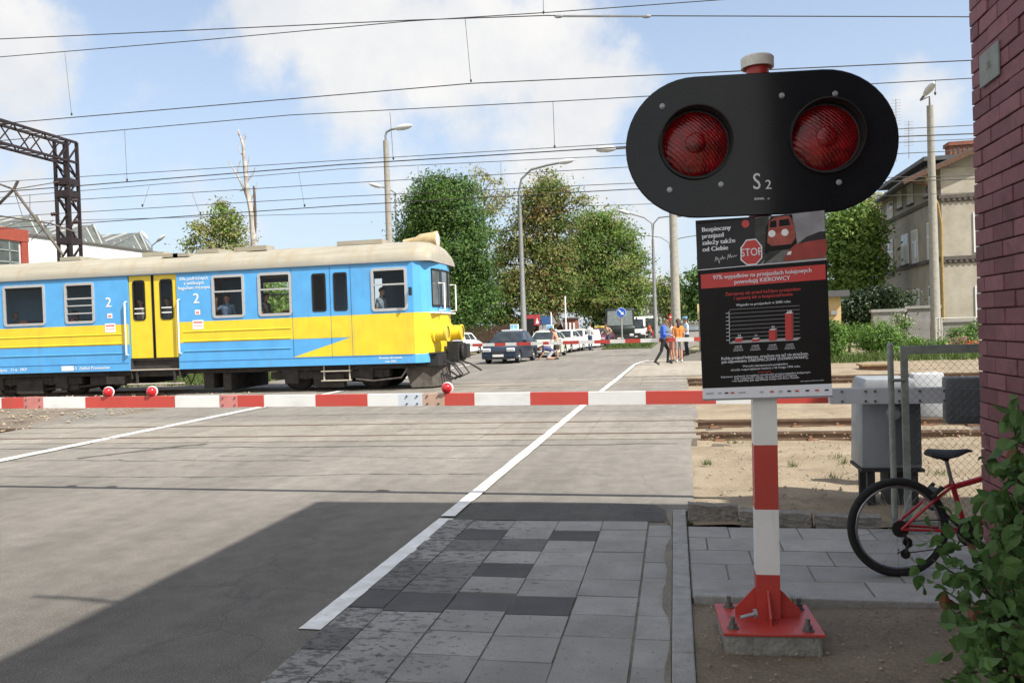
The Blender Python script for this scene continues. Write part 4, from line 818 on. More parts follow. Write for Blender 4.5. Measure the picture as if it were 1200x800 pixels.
WIN = [(-19.56,-18.19,2.17,3.32,'big'),(-17.48,-16.55,2.18,3.31,'bars'),(-12.74,-11.80,2.18,3.33,'mid'),(-11.33,-10.38,2.18,3.33,'mid'),(-8.0,-7.04,2.19,3.30,'mid')]
for k in range(6): WIN.append((-22.2-2.1*k,-20.8-2.1*k,2.17,3.32,'big'))
DOORS = [(-15.42,-13.87)]
SLIT = [(-9.73,-9.36,2.24,3.25),(-9.10,-8.74,2.24,3.25)]
hol = [(a-XL,b-XL,c-ZB,d-ZB) for a,b,c,d,_ in WIN] + [(a-XL,b-XL,c-ZB,d-ZB) for a,b,c,d in SLIT] + [(a-XL,b-XL,0,3.46-ZB) for a,b in DOORS]
mb = MB(); mb.wall((XL,YN,ZB),(1,0,0),(0,0,1),XN-XL,ZR-ZB,hol,0,th=(0,.06,0))
mb.wall((XL,YF,ZB),(1,0,0),(0,0,1),XN-XL,ZR-ZB,[h for h in hol if h[0]+XL > -12.9 and h[0]+XL < -8.6],0,th=(0,-.06,0))
# front end faces
NOSE = [(-6.85,21.4),(-6.66,21.50),(-6.50,21.85),(-6.40,22.5),(-6.40,23.2),(-6.50,23.85),(-6.66,24.2),(-6.85,24.3)]
for (a,b),(c,d) in zip(NOSE,NOSE[1:]):
    for z0,z1,m in ((ZB,.98,0),(.98,2.10,1),(2.10,ZR,0)): mb.add([(a,b,z0),(c,d,z0),(c,d,z1),(a,b,z1)],[(0,1,2,3)],m)
body = mb.build('body', [TBL,TYE], tr)
mb = MB(); mb.bx(XL,-6.9,YN+.07,YF-.07,1.02,1.09,0); mb.bx(XL,-6.95,YN+.07,YF-.07,3.4,3.44,0)
for x in (-10.05,-8.55,-13.4,-15.9): mb.bx(x-.03,x+.03,YN+.07,23.0,1.09,3.4,0)
for x in (-19.2,-17.6,-16.6,-12.9,-11.6,-10.7,-21,-23): 
    mb.bx(x-.45,x+.45,YN+.25,YN+1.2,1.09,1.5,1); mb.bx(x-.06,x+.06,YN+.25,YN+1.2,1.5,2.3,1); mb.bx(x-.06,x+.06,YF-1.2,YF-.25,1.09,2.3,1)
mb.bx(-7.4,-6.75,YN+.5,YF-.5,1.09,2.05,0); mb.build('interior', [INT,SEAT], tr)
# yellow stripe plates
mb = MB(); e = .004; y = YN-e
def plate(pts, m=0): mb.poly([(a,y,b) for a,b in pts], m)
plate([(XL,1.49),(-15.44,1.49),(-15.44,2.08),(XL,2.08)]); plate([(-13.85,1.49),(-10.45,1.49),(-8.66,1.49),(-10.38,.985),(-6.85,.985),(-6.85,2.10),(-10.45,2.08),(-13.85,2.08)])
mb.build('yellow_stripe', TYE, tr)
mb = MB()
for z, m in ((1.80,1),(1.53,1),(1.25,0)):
    for a, b in ((XL,-15.62),(-13.7,-10.42)): mb.prism([(a,YN-.006,z-.018),(a,YN-.022,z),(a,YN-.006,z+.018)],(b-a,0,0),m)
mb.bx(XL,-15.46,YN-.012,YN-.004,.965,.975,0); mb.bx(-13.85,-6.9,YN-.012,YN-.004,.965,.975,0); mb.build('pressed_rib', [TBL,TYE], tr)
mb = MB()
for x in (-10.35,-9.22,-8.62): mb.bx(x-.006,x+.006,YN-.0055,YN-.002,.98,3.44)
mb.build('panel_joint', mat('panel_joint', (.03,.10,.22), .6), tr)
# windows
def rrect(x0,x1,z0,z1,r,n=5):
    out = []
    for cx,cz,a0 in ((x1-r,z1-r,0),(x0+r,z1-r,90),(x0+r,z0+r,180),(x1-r,z0+r,270)):
        out += [(cx+r*math.cos(R(a0+90*i/n)), cz+r*math.sin(R(a0+90*i/n))) for i in range(n+1)]
    return out
def frame(mb, x0,x1,z0,z1,wd,y0,y1,r=.1,m=0):
    a = rrect(x0,x1,z0,z1,r); b = rrect(x0+wd,x1-wd,z0+wd,z1-wd,max(.02,r-wd)); k = len(a)
    vs = [(p,y0,q) for p,q in a]+[(p,y0,q) for p,q in b]+[(p,y1,q) for p,q in a]+[(p,y1,q) for p,q in b]
    fs = []
    for i in range(k):
        j = (i+1)%k; fs += [(i,j,k+j,k+i),(k+i,k+j,3*k+j,3*k+i),(i,2*k+i,2*k+j,j)]
    mb.add(vs, fs, m)
for (x0,x1,z0,z1,kind) in WIN:
    for yy, s in ((YN,-1),(YF,1)) if -12.9 < x0 < -8.6 else ((YN,-1),):
        mb = MB(); frame(mb, x0-.03,x1+.03,z0-.03,z1+.03,.075,yy+s*.022,yy-s*.03)
        if kind != 'big' : mb.bx(x0,x1,yy-.02 if s < 0 else yy,yy+.0 if s < 0 else yy+.02,z0+.60*(z1-z0),z0+.60*(z1-z0)+.045)
        if kind == 'bars':
            for f in (.22,.42): mb.bx(x0,x1,yy-.02 if s < 0 else yy,yy if s < 0 else yy+.02,z0+f*(z1-z0),z0+f*(z1-z0)+.035)
        wo_ = mb.build('window', FRM, tr, smooth=30)
        mb = MB(); mb.poly([(x0,yy-s*.012,z0),(x1,yy-s*.012,z0),(x1,yy-s*.012,z1),(x0,yy-s*.012,z1)]); p = mb.build('pane', GLS, tr); p.parent = wo_
    mb = MB(); mb.poly([(x0-.015,YN+.055,z0),(x1+.01,YN+.055,z0),(x1+.01,YN+.055,z0+.02),(x0-.01,YN+.055,z0+.02)]); 
for x0,x1,z0,z1 in SLIT:
    mb = MB(); frame(mb, x0-.02,x1+.02,z0-.02,z1+.02,.045,YN-.012,YN+.03,.06); wo_ = mb.build('window', RUB, tr, smooth=30)
    mb = MB(); mb.poly([(x0,YN+.012,z0),(x1,YN+.012,z0),(x1,YN+.012,z1),(x0,YN+.012,z1)]); p = mb.build('pane', GLS, tr); p.parent = wo_
for a, b in DOORS:
    for i in (0,1):
        x0 = a+.02+i*(b-a)/2; x1 = a-.02+(i+1)*(b-a)/2; w0, w1 = (x0+.13,x0+.49) if i == 0 else (x1-.51,x1-.14)
        mb = MB(); mb.wall((x0,YN+.03,1.09),(1,0,0),(0,0,1),x1-x0,3.46-1.09,[(w0-x0,w1-x0,1.10,2.22)],0,th=(0,.03,0)); mb.bx(x0+(0 if i else x1-x0-.02),x0+(.02 if i else x1-x0),YN+.018,YN+.03,1.09,3.46,1); dd_ = mb.build('door', [TYE,RUB], tr)
        mb = MB(); frame(mb, w0-.02,w1+.02,2.17,3.33,.04,YN+.015,YN+.05,.1); f = mb.build('door_window', RUB, tr, smooth=30); f.parent = dd_
        mb = MB(); mb.poly([(w0,YN+.048,2.18),(w1,YN+.048,2.18),(w1,YN+.048,3.32),(w0,YN+.048,3.32)]); [mb.bx(w0,w1,YN+.02,YN+.044,z,z+.03,1) for z in (2.36,2.50)]; p = mb.build('door_pane', [GLS,TW], tr); p.parent = dd_
    mb = MB(); mb.bx(a,b,YN+.12,YN+.16,.55,1.09,0); mb.bx(a,b,YN-.02,YN+.25,.735,.765,1); mb.bx(a-.10,b+.05,YN-.06,YN+.2,.33,.36,1); [mb.bx(x,x+.05,YN,YN+.05,.3,.75,0) for x in (a+.15,b-.2)]; mb.bx(a,a+.02,YN,YN+.3,.5,1.09,0); mb.bx(b-.02,b,YN,YN+.3,.5,1.09,0); mb.build('door_step', [UND,mat('step_board', (.40,.36,.30), .8)], tr)
    for x in (a-.08,b+.06):
        mb = MB(); mb.tube([(x,YN,2.72),(x,YN-.07,2.70),(x,YN-.07,1.20),(x,YN,1.18)],.026,8); mb.build('handrail', HANDR, tr, smooth=True)
# writing
fm_ = lambda x,z: face_minus_y(x,YN-.0065,z)
L_ = [('2',.40,fm_(tx(127),2.72),dict(bold=.012)),('2',.40,fm_(tx(230),2.72),dict(bold=.012)),
 ('Dla podróżnych',.135,fm_(tx(228),3.30),dict(bold=.004)),('z większym',.135,fm_(tx(228),3.17),dict(bold=.004)),('bagażem ręcznym',.135,fm_(tx(228),3.04),dict(bold=.004)),
 ('PKP PR-5  Zakład Przewozów',.13,fm_(-16.9,.845),dict(bold=.003)),('Gdynia   71-6   PKP',.13,fm_(-19.4,.845),dict(bold=.003)),('Rewizja okresowa',.09,fm_(-7.55,.90),dict(bold=.003)),('rew. 2005',.08,fm_(-7.55,.80),dict(bold=.003))]
for l_ in L_: textobj('lettering', [l_], TW, tr)
mb = MB()
for px in (128,231):
    mb = MB()
    x = tx(px); mb.bx(x-.08,x+.08,YN-.007,YN-.0042,2.27,2.41,0); mb.bx(x-.05,x+.05,YN-.009,YN-.0072,2.30,2.36,1); mb.bx(x-.17,x+.17,YN-.009,YN-.0055,1.86,2.12,0); mb.bx(x-.14,x+.14,YN-.011,YN-.0092,2.03,2.08,1); mb.bx(x-.14,x+.14,YN-.011,YN-.0092,1.95,1.965,1); mb.build('notice_sticker', [TW,mat('sticker_red', (.6,.2,.18), .6)], tr)
mb = MB(); mb.bx(-17.7,-17.3,YN-.0075,YN-.0045,.78,.92,0)
mb.build('notice_sticker', [TW,mat('sticker_red', (.6,.2,.18), .6)], tr)
# roof
prof = [(21.37,3.48),(21.37,3.56),(21.45,3.74),(21.7,3.93),(22.1,4.06),(22.55,4.125),(22.85,4.14),(23.15,4.125),(23.6,4.06),(24.0,3.93),(24.25,3.74),(24.33,3.56),(24.33,3.48)]
mb = MB(); st = [(XL,1,1),(-7.55,1,1),(-7.15,1,.99),(-6.88,.995,.965),(-6.66,.97,.90),(-6.50,.93,.78),(-6.42,.89,.60),(-6.39,.86,.38),(-6.38,.84,.0)]; vs = []
for x, sy, sz in st: vs += [(x, 22.85+(a-22.85)*sy, 3.48+(b-3.48)*sz) for a,b in prof]
k = len(prof); mb.add(vs, [(i*k+j,i*k+j+1,(i+1)*k+j+1,(i+1)*k+j) for i in range(len(st)-1) for j in range(k-1)])
rf = mb.build('roof', TRF, tr, smooth=60)
mb = MB(); mb.bx(XL,-6.9,21.362,21.40,3.455,3.485); mb.build('rain_gutter', mat('gutter_blue', (.05,.10,.16), .6), tr)
mb = MB()
for x in (-18,-15.2,-13.4,-12.2,-9.0): q_ = MB(); q_.bx(x-.35,x+.35,22.3,23.4,4.10,4.22); q_.build('roof_box', TRF, tr)
for px in (190,203): q = tx(px,290); q_ = MB(); q_.bx(q-.25,q+.25,21.75,22.2,3.98,4.08); q_.build('roof_vent', TRF, tr)
mb = MB(); q = tx(290,285); mb.bx(q-.3,q+.25,22,22.5,4.06,4.2); mb.build('roof_box', TRF, tr); mb = MB()
mb.bx(-8.7,-8.0,22.3,23.3,4.1,4.22); mb.build('roof_box', TRF, tr)
hz_ = at(513,281,22.85)[2]
mb = MB(); mb.lathe([(0,-.95),(.09,-.92),(.13,-.55),(.20,-.42),(.235,.0),(.25,.06),(.25,.10),(.22,.11)], (-6.62,22.85,hz_), (1,0,.03), 24); mb.bx(-7.2,-6.5,22.78,22.92,4.0,hz_-.12); hl = mb.build('roof_headlight', mat('roof_lamp_cream', (.48,.36,.20), .6, var=.25, scale=6), tr, smooth=40)
mb = MB(); mb.lathe([(.22,0),(.15,.03),(0,.045)], (-6.53,22.85,hz_), (1,0,.03), 24); o = mb.build('lamp_glass', mat('headlight_glass', (.62,.60,.55), .1, var=.05), tr, smooth=True); o.parent = hl
# cab front: windows, lamps, rails
for i, (t0,t1) in ((2,(.12,.92)),(3,(.08,.92)),(4,(.08,.92))):
    (a,b),(c,d) = NOSE[i],NOSE[i+1]
    n_ = Vector((d-b, a-c, 0)).normalized()
    A = Vector((a+(c-a)*t0, b+(d-b)*t0, 0)) + n_*.012; B = Vector((a+(c-a)*t1, b+(d-b)*t1, 0)) + n_*.012
    mb = MB(); mb.bar((A.x,A.y,2.28),(B.x,B.y,2.28),.03,.05); mb.bar((A.x,A.y,3.28),(B.x,B.y,3.28),.03,.05); mb.bar((A.x,A.y,2.28),(A.x,A.y,3.28),.03,.03); mb.bar((B.x,B.y,2.28),(B.x,B.y,3.28),.03,.03); fr_ = mb.build('windscreen', RUB, tr)
    mb = MB(); mb.poly([(A.x,A.y,2.28),(B.x,B.y,2.28),(B.x,B.y,3.28),(A.x,A.y,3.28)]); p = mb.build('windscreen_pane', mat('windscreen_glass', (.05,.06,.065), .06, var=.6, scale=1.5, spec=.8, col2=(.16,.18,.19)), tr); p.parent = fr_
for yc in (22.05,23.65):
    mb = MB(); mb.lathe([(.27,-.1),(.27,.06),(.22,.08),(.21,.34),(.235,.36),(.235,.40),(.19,.40)], (-6.50,yc,1.52), (1,0,0), 24); h_ = mb.build('headlight', TYE, tr, smooth=40)
    mb = MB(); mb.lathe([(.17,.375),(.1,.385),(0,.39)], (-6.50,yc,1.52), (1,0,0), 24); o = mb.build('headlight_lens', mat('drum_lamp_glass', (.50,.40,.10), .25), tr, smooth=True); o.parent = h_
mb = MB(); mb.bx(-6.60,-6.34,21.7,24.0,.96,1.0); mb.bx(-6.58,-6.36,21.8,23.9,2.07,2.11,1); mb.build('front_ledge', [UND,TW], tr)
for yc in (22.25,23.45):
    mb = MB(); mb.tube([(-6.38,yc,2.9),(-6.22,yc,2.9),(-6.22,yc,2.15),(-6.38,yc,2.15)],.025,8); mb.build('front_handrail', HANDR, tr)
mb = MB(); mb.box((-6.88,YN-.16,2.66),(.05,.14,.22)); mb.bar((-6.95,YN,2.7),(-6.88,YN-.12,2.7),.02); mb.build('mirror', RUB, tr)
# buffer beam, coupler, hoses, plough
mb = MB(); mb.bx(-6.95,-6.3,21.75,23.95,.62,.94); mb.lathe([(.17,0),(.17,.35),(.26,.40),(.26,.46),(.1,.5),(0,.5)],(-6.3,22.85,1.0),(1,0,-.05),16); mb.bx(-6.3,-5.95,22.6,23.1,.72,1.28); mb.bx(-6.1,-5.72,22.68,23.0,.8,1.2); mb.build('coupler', mat('coupler_black', (.02,.02,.02), .6, var=.5, scale=9), tr, bevel=.02)
mb = MB()
for yy, l in ((22.3,.45),(22.55,.35),(23.3,.5)): q_ = MB(); q_.tube([(-6.3,yy,.75),(-6.05,yy,.62),(-5.85,yy,.35),(-5.9-l*.5,yy,.22),(-6.4,yy,.4)],.025,7); q_.build('brake_hose', RUB, tr, smooth=True)
mb.tube([(-6.0,22.7,.75),(-5.6,22.6,.62),(-5.3,22.5,.45)],.025,7); mb.build('brake_hose', RUB, tr, smooth=True)
mb = MB(); mb.add([(-7.3,21.7,.70),(-6.55,21.85,.70),(-6.3,22.85,.70),(-6.55,23.85,.70),(-7.1,21.75,.06),(-6.55,21.9,.06),(-6.25,22.85,.06),(-6.55,23.8,.06)],[(0,1,5,4),(1,2,6,5),(2,3,7,6)]); mb.build('snow_plough', UND2, tr)
# underframe and bogies
mb = MB(); mb.bx(XL,-7.0,21.6,24.1,.60,.74)
for a,b,c,d in ((-17.0,-15.9,.34,.6),(-13.3,-13.0,.15,.6),(-12.7,-12.45,.1,.6),(-16.2,-15.6,.3,.62),(-18.0,-17.4,.2,.6)): mb.bx(a,b,21.7,23.9,c,d)
mb.tube([(-20,21.75,.18),(-17.5,21.75,.28),(-15.5,21.75,.42)],.03,6); mb.tube([(-13.8,21.6,.62),(-13.65,21.6,.3),(-13.5,21.6,.62)],.022,6); mb.build('underframe', UND, tr)
mb = MB(); mb.bx(-16.35,-15.75,21.55,21.75,.36,.58); mb.build('equipment_box', UND2, tr)
WHEELM = mat('train_wheel', (.05,.042,.038), .7, .3, var=.5, scale=8)
for xc in (-9.45,-19.0,-29,-38):
    mb = MB()
    for yy in (21.72,23.98): mb.bx(xc-1.75,xc+1.75,yy-.06,yy+.06,.38,.58); mb.bx(xc-1.3,xc-.9,yy-.12,yy+.1,.25,.6); mb.bx(xc+.9,xc+1.3,yy-.12,yy+.1,.25,.6); mb.bx(xc-.3,xc+.3,21.7,24.0,.40,.56); mb.bx(xc-.45,xc+.45,yy-.1,yy+.1,.12,.5)
    for s in (-1.5,-.7,.7,1.5): mb.lathe([(.09,0),(.10,.06),(.08,.12),(.10,.18),(.08,.24),(.1,.3)],(xc+s,21.72,.36),(0,0,1),12)
    bg_ = mb.build('bogie', UND, tr, smooth=30)
    for s in (-1.15,1.15):
        mb = MB()
        for yy, sg_ in ((22.20,-1),(23.70,1)): mb.lathe([(0,-.06),(.2,-.06),(.24,-.02),(.40,-.02),(.44,-.065),(.455,-.065),(.455,.045),(.48,.05),(.48,.08),(0,.08)],(xc+s,yy,.475),(0,-sg_,0),28)
        mb.cyl((xc+s,22.2,.475),(xc+s,23.7,.475),.08); o = mb.build('wheelset', WHEELM, tr, smooth=35); o.parent = bg_
mb = MB(); 
for z in (.30,.56): mb.bx(-9.6,-8.75,21.45,21.62,z,z+.03)
for x in (-9.55,-8.8): mb.bx(x,x+.03,21.5,21.55,.3,.74)
mb.build('cab_step', mat('step_board'), tr)
mb = MB(); mb.tube([(-7.1,21.5,.62),(-7.3,21.5,.35),(-8.1,21.5,.28),(-8.6,21.5,.34)],.025,6); mb.build('sand_pipe', UND2, tr)
# ------------------------------------------------------------------ far barrier
fb = thing('crossing_barrier', 'far thin red and white crossing barrier beyond the tracks, across the parked cars', 'barrier', (2.2,33,0))
A = at(826,397,31.6); B = at(548,404.5,34.2); FBv = Vector(B-A)
mb = MB(); cuts = [826,815,796,778,758,741,724,706,688,669,652,645,630,612,598,584,568,555,548]
Av = Vector(A)
for i in range(len(cuts)-1):
    t0 = (826-cuts[i])/278; t1 = (826-cuts[i+1])/278; mb.bar(Av+FBv*t0, Av+FBv*t1, .07, .155 - .03*t0, i % 2)
mb.bar(Av-FBv.normalized()*2.2, Av, .07,.16, 0)
mb.build('boom', [BR,BW], fb)
mb = MB(); e_ = Av-FBv.normalized()*1.9; mb.prism([(e_.x-.25,e_.y+.1,.36),(e_.x+.25,e_.y+.1,.36),(e_.x+.2,e_.y+.1,1.15),(e_.x-.2,e_.y+.1,1.15)],(0,.5,0)); mb.build('cabinet', LGREY, fb, bevel=.02); mb = MB(); mb.box((e_.x,e_.y+.35,.15),(.4,.4,.5)); mb.build('stand', mat('dark_stand'), fb)
mb = MB(); q = e_-FBv.normalized()*.7; mb.box((q.x,q.y,q.z-.05),(.35,.16,.4)); mb.build('counterweight', DGREY, fb, bevel=.02)
# ------------------------------------------------------------------ lamp posts
POLE = mat('concrete_pole', (.26,.245,.21), .9, var=.2, scale=6, bump=.3); POLEM = mat('metal_pole', (.20,.205,.20), .6, .3, var=.2); HEADM = mat('lamp_head', (.50,.51,.52), .5, var=.1); LGL = mat('lamp_glass_cover', (.45,.45,.42), .2)
def lamp(label, base, z1, r0, r1, arms, concrete=True, group='street lamps', name='street_lamp', topz=None):
    t = thing(name, label, 'street lamp', (base[0],base[1],0), group=group); x, y = base
    mb = MB(); mb.tube([(x,y,-.05),(x,y,z1*.08),(x,y,z1*.085),(x,y,z1)],[r0*1.15,r0*1.1,r0,r1],12); mb.build('pole', POLE if concrete else POLEM, t, smooth=40)
    for pts, ra in arms:
        P = [Vector(p) for p in pts]; mb = MB(); mb.tube(P,ra,8); a = mb.build('arm', POLEM, t, smooth=True)
        e = P[-1]; d = (P[-1]-P[-2]).normalized()
        mb = MB(); vs = []; ss = [(0,.07,.07),(.15,.14,.13),(.45,.21,.17),(.8,.19,.14),(1.0,.08,.06)]
        sd = d.cross(Vector((0,0,1))).normalized(); up = sd.cross(d)
        for l, wv, hv in ss: vs += [e + d*l + sd*wv*math.cos(q) + up*hv*math.sin(q) for q in [2*math.pi*j/10 for j in range(10)]]
        mb.add(vs, [(i*10+j,i*10+(j+1)%10,(i+1)*10+(j+1)%10,(i+1)*10+j) for i in range(4) for j in range(10)]+[tuple(range(9,-1,-1)),tuple(range(40,50))]); mb.build('lamp_head', HEADM, t, smooth=True)
    return t
def V3(px,py,Y): return tuple(at(px,py,Y))
def vbase(px,py,Y): p = at(px,py,Y); return (p[0],p[1]), p[2]
b, z = vbase(452,165,45); lamp('concrete lamp post with a white curved head above the front of the train', b, z, .22,.15, [([(b[0],b[1],z-.1),(b[0],b[1],z+.3),V3(453,155,45),V3(458,152,45),V3(463,151,45)],.06)])
b, z = vbase(463,226,60); lamp('thin grey lamp post with a white head pointing left behind the train cab', b, z, .10,.06, [([(b[0],b[1],z),V3(455,221,60),V3(447,219,60)],.05)], False)
b, z = vbase(609,240,55); lamp('tall grey lamp post with a long curved arm between the trees', b, z, .21,.12, [([(b[0],b[1],z-.1),V3(608,225,55),V3(611,210,55),V3(622,199,55),V3(640,194,55),V3(655,191,55)],.075)], False)
b, z = vbase(765,280,75); lamp('double armed grey lamp post beyond the traffic island', b, z, .20,.11, [([(b[0],b[1],z),V3(764,262,75),V3(755,255,75),V3(737,250,75)],.06),([(b[0],b[1],z),V3(766,262,75),V3(772,255,75),V3(790,253,75)],.06)], False)
b, z = vbase(786,298,95); lamp('distant double armed lamp post beside the thick concrete pole', b, z, .17,.10, [([(b[0],b[1],z),V3(784,284,95),V3(774,278,95),V3(757,276,95)],.05),([(b[0],b[1],z),V3(787,284,95),V3(797,279,95),V3(815,276,95)],.05)], False)
b, z = vbase(786,170,42); lamp('thick concrete pole behind the signal with a lamp arm reaching left', b, z, .23,.16, [([(b[0],b[1],z-.2),V3(778,171,42),V3(750,172,42),V3(722,174,42)],.06)])
b, z = vbase(1077,125,48); b = (atz(1084,402)[0]+.0, 48.); lamp('tall pale concrete lamp post in front of the beige house', b, z, .26,.17, [([(b[0],b[1],z-.1),(b[0],b[1],z+.5),V3(1079,117,48),V3(1083,112,47.7)],.07)])
b, z = vbase(178,288,70); lamp('twin headed lamp post showing just above the train roof', b, z, .1,.06, [([(b[0],b[1],z),V3(173,281,70)],.05),([(b[0],b[1],z),V3(184,283,70)],.05)], False)
# ------------------------------------------------------------------ catenary gantry and wires
GANT = mat('gantry_paint', (.022,.014,.016), .7, var=.4, scale=4)
gx = at(78,200,27.5)[0]; gy = 27.5; gt = at(80,166,27.5)[2]; gb = at(80,190,27.5)[2]
gt_ = thing('catenary_gantry', 'dark steel lattice railway gantry rising behind the train', 'gantry', (gx,gy,0))
mb = MB(); W2, D2 = .26, .26
for sx in (-1,1):
    for sy in (-1,1): mb.box((gx+sx*W2,gy+sy*D2,gt/2),(.12,.07,gt))
z = .3; k = 0
while z < gt-.6:
    for sy in (-1,1): mb.bar((gx-W2*(1 if k%2 else -1),gy+sy*D2,z),(gx+W2*(1 if k%2 else -1),gy+sy*D2,z+.62),.05)
    for sx in (-1,1): mb.bar((gx+sx*W2,gy-D2*(1 if k%2 else -1),z),(gx+sx*W2,gy+D2*(1 if k%2 else -1),z+.62),.05)
    z += .62; k += 1
for zz in (at(80,228,27.5)[2],at(80,283,27.5)[2],at(80,214,27.5)[2]): mb.bx(gx-W2-.05,gx+W2+.05,gy-D2-.05,gy+D2+.05,zz-.12,zz+.12)
mb.build('column', GANT, gt_)
mb = MB(); y1 = 4.
for sx in (-1,1):
    for zz in (gb,gt): mb.bx(gx+sx*W2-.045,gx+sx*W2+.045,y1,gy+D2,zz-.04,zz+.04)
yy = gy; k = 0
while yy > y1:
    for sx in (-1,1): mb.bar((gx+sx*W2,yy,gb if k%2 else gt),(gx+sx*W2,yy-.7,gt if k%2 else gb),.035)
    for zz in (gt,gb): mb.bar((gx-W2*(1 if k%2 else -1),yy,zz),(gx+W2*(1 if k%2 else -1),yy-.7,zz),.032); mb.bar((gx-W2,yy,zz),(gx+W2,yy,zz),.032)
    yy -= .7; k += 1
mb.build('truss_beam', GANT, gt_)
mb = MB(); p0 = at(74,299,25.5); p1 = at(16,222,25.5); p2 = at(-20,258,25.5); p3 = at(0,216,25.5); p4 = at(64,214,26.5)
mb.tube([p0,p1],.05,8); mb.tube([p1,p2],.05,8); mb.tube([at(21,212,25.5),p1],.05,8); mb.tube([at(-30,210,25.5),p3,p1],.035,6); mb.tube([p1,p4],.02,6); mb.tube([at(0,253,25.5),at(60,262,25.5),at(88,272,26)],.03,6); mb.tube([at(36,282,25.5),at(62,258,25.5)],.015,5); mb.tube([at(16,222,25.5),at(28,258,25.5)],.012,5); mb.tube([at(35,228,25.5),at(35,256,25.5)],.012,5); mb.build('registration_arm', mat('gantry_tube', (.10,.085,.07), .7, var=.4), gt_)
mb = MB()
for px, py in ((88,235),(89,260),(66,214),(63,251)):
    c = at(px,py,27.2); 
    mb = MB(); mb.lathe([(.025,0),(.075,.02),(.025,.05),(.075,.11),(.025,.14),(.075,.20),(.025,.23)],(c[0]-.1,c[1],c[2]),(1,0,0),10)
    mb.build('insulator', mat('insulator_brown', (.035,.018,.014), .4, var=.2), gt_)
WIREM = mat('overhead_wire', (.05,.045,.042), .5, .4, var=.3)
def wire(label, pts, Y, r, drops=(), tens=None):
    P = [at(px,py,Y) for px,py in pts]
    P = [P[0]+(P[0]-P[1])/np.linalg.norm(P[0]-P[1])*14] + P + [P[-1]+(P[-1]-P[-2])/np.linalg.norm(P[-1]-P[-2])*14]
    c = P[len(P)//2]; t = thing('overhead_wire', label, 'overhead wire', tuple(P[0]), group='railway overhead wires')
    mb = MB(); mb.tube(P, r, 5); mb.build('cable', WIREM, t)
    for (ax,ay),(bx_,by) in drops:
        mb = MB(); a, b = at(ax,ay,Y), at(bx_,by,Y); mb.tube([a,b],r*.55,4); mb.ball(b+np.array([0,0,.03*Y/12]), .018*Y/12*.85, 8, 5, sc=(1,1,1.6)); mb.build('dropper', WIREM, t)
    if tens:
        mb = MB(); a, b = at(*tens[0],Y), at(*tens[1],Y); mb.tube([a,b],r*1.5,6); mb.ball(a,.028,8,5,sc=(2.6,1,1)); mb.ball(b,.028,8,5,sc=(2.6,1,1)); mb.build('tensioner', STEEL, t)
wire('topmost overhead wire on the left, levelling out towards the brick wall', [(0,46),(480,24),(640,18.5),(1137,20)], 12.7, .0085, (), ((655,19.5),(758,19.5)))
wire('overhead wire crossing the topmost one and leaving the top edge of the picture', [(0,67),(240,47),(480,25),(640,15),(845,0)], 12.72, .0075, [((76,62),(84,136)),((545,21),(552,97)),((636,-20),(637,17))])
wire('thick contact wire passing over the top of the signal panel', [(25,143),(552,98),(1137,71)], 12.7, .0085)
wire('long carrier wire passing from the gantry top behind the upper signal panel', [(80,158),(340,135),(650,119),(1137,92)], 22.9, .013, [((146,153),(149,213)),((457,132),(461,188)),((648,119),(650,174)),((1096,94),(1096,112))])
wire('thin wire just above the lower thick contact wire', [(90,207.5),(400,188),(735,168),(1137,147)], 22.9, .010)
wire('lower thick contact wire crossing the middle of the sky', [(0,225),(90,218),(400,193),(735,172),(1137,157)], 22.95, .016)
wire('thin wire just below the lower thick contact wire', [(90,224),(400,198),(735,182),(1137,163)], 28, .011, [((175,207 if False else 218),(167,243)),((350,201),(357,243)),((490,195),(490,215)),((587,190),(587,212))])
wire('fifth wire counted up from the train roof', [(90,234),(400,215),(735,196),(1137,176)], 28, .012)
wire('fourth wire counted up from the train roof', [(90,249),(400,230.5),(735,215),(1137,206)], 28.1, .012)
wire('third wire counted up from the train roof, thicker than its neighbours', [(90,262),(400,241),(735,222),(1137,210)], 33, .019, [((225,211 if False else 226),(235,252))])
wire('lowest thin wire behind the dead birch trunk', [(285,253),(400,250),(735,240),(1137,226)], 33, .011)
# ------------------------------------------------------------------ factory hall at the left
HWH = mat('hall_white_wall', (.62,.63,.64), .8, var=.08, scale=.5); HRED = mat('hall_red_fascia', (.26,.055,.035), .7, var=.2); HGL = mat('hall_skylight', (.065,.075,.07), .6, var=.3, scale=1.5, col2=(.14,.15,.14)); HBAR = mat('hall_skylight_bar', (.38,.38,.35), .7); HDK = mat('hall_dark_edge', (.10,.095,.09), .8)
hx = -45.; q0 = ray(30,276); Y0 = hx/q0[0]*q0[1]; q1 = ray(193,296); Y1 = hx/q1[0]*q1[1]; zt = HC+q0[2]/q0[1]*Y0
fh = thing('factory_hall', 'white factory hall with sawtooth glass roof behind the train at the left', 'factory', (hx,Y0,0))
mb = MB(); mb.bx(hx-40,hx,Y0,Y1,-.1,zt); mb.build('wall', HWH, fh)
mb = MB(); mb.bx(hx-40,hx+.12,Y0-.2,Y1+.1,zt,zt+.16); mb.build('roof_edge', HDK, fh)
def hz2(px,py): d = ray(px,py); return HC+d[2]/d[0]*(hx-4)
ny = 5; sy = (Y1-Y0+14)/ny
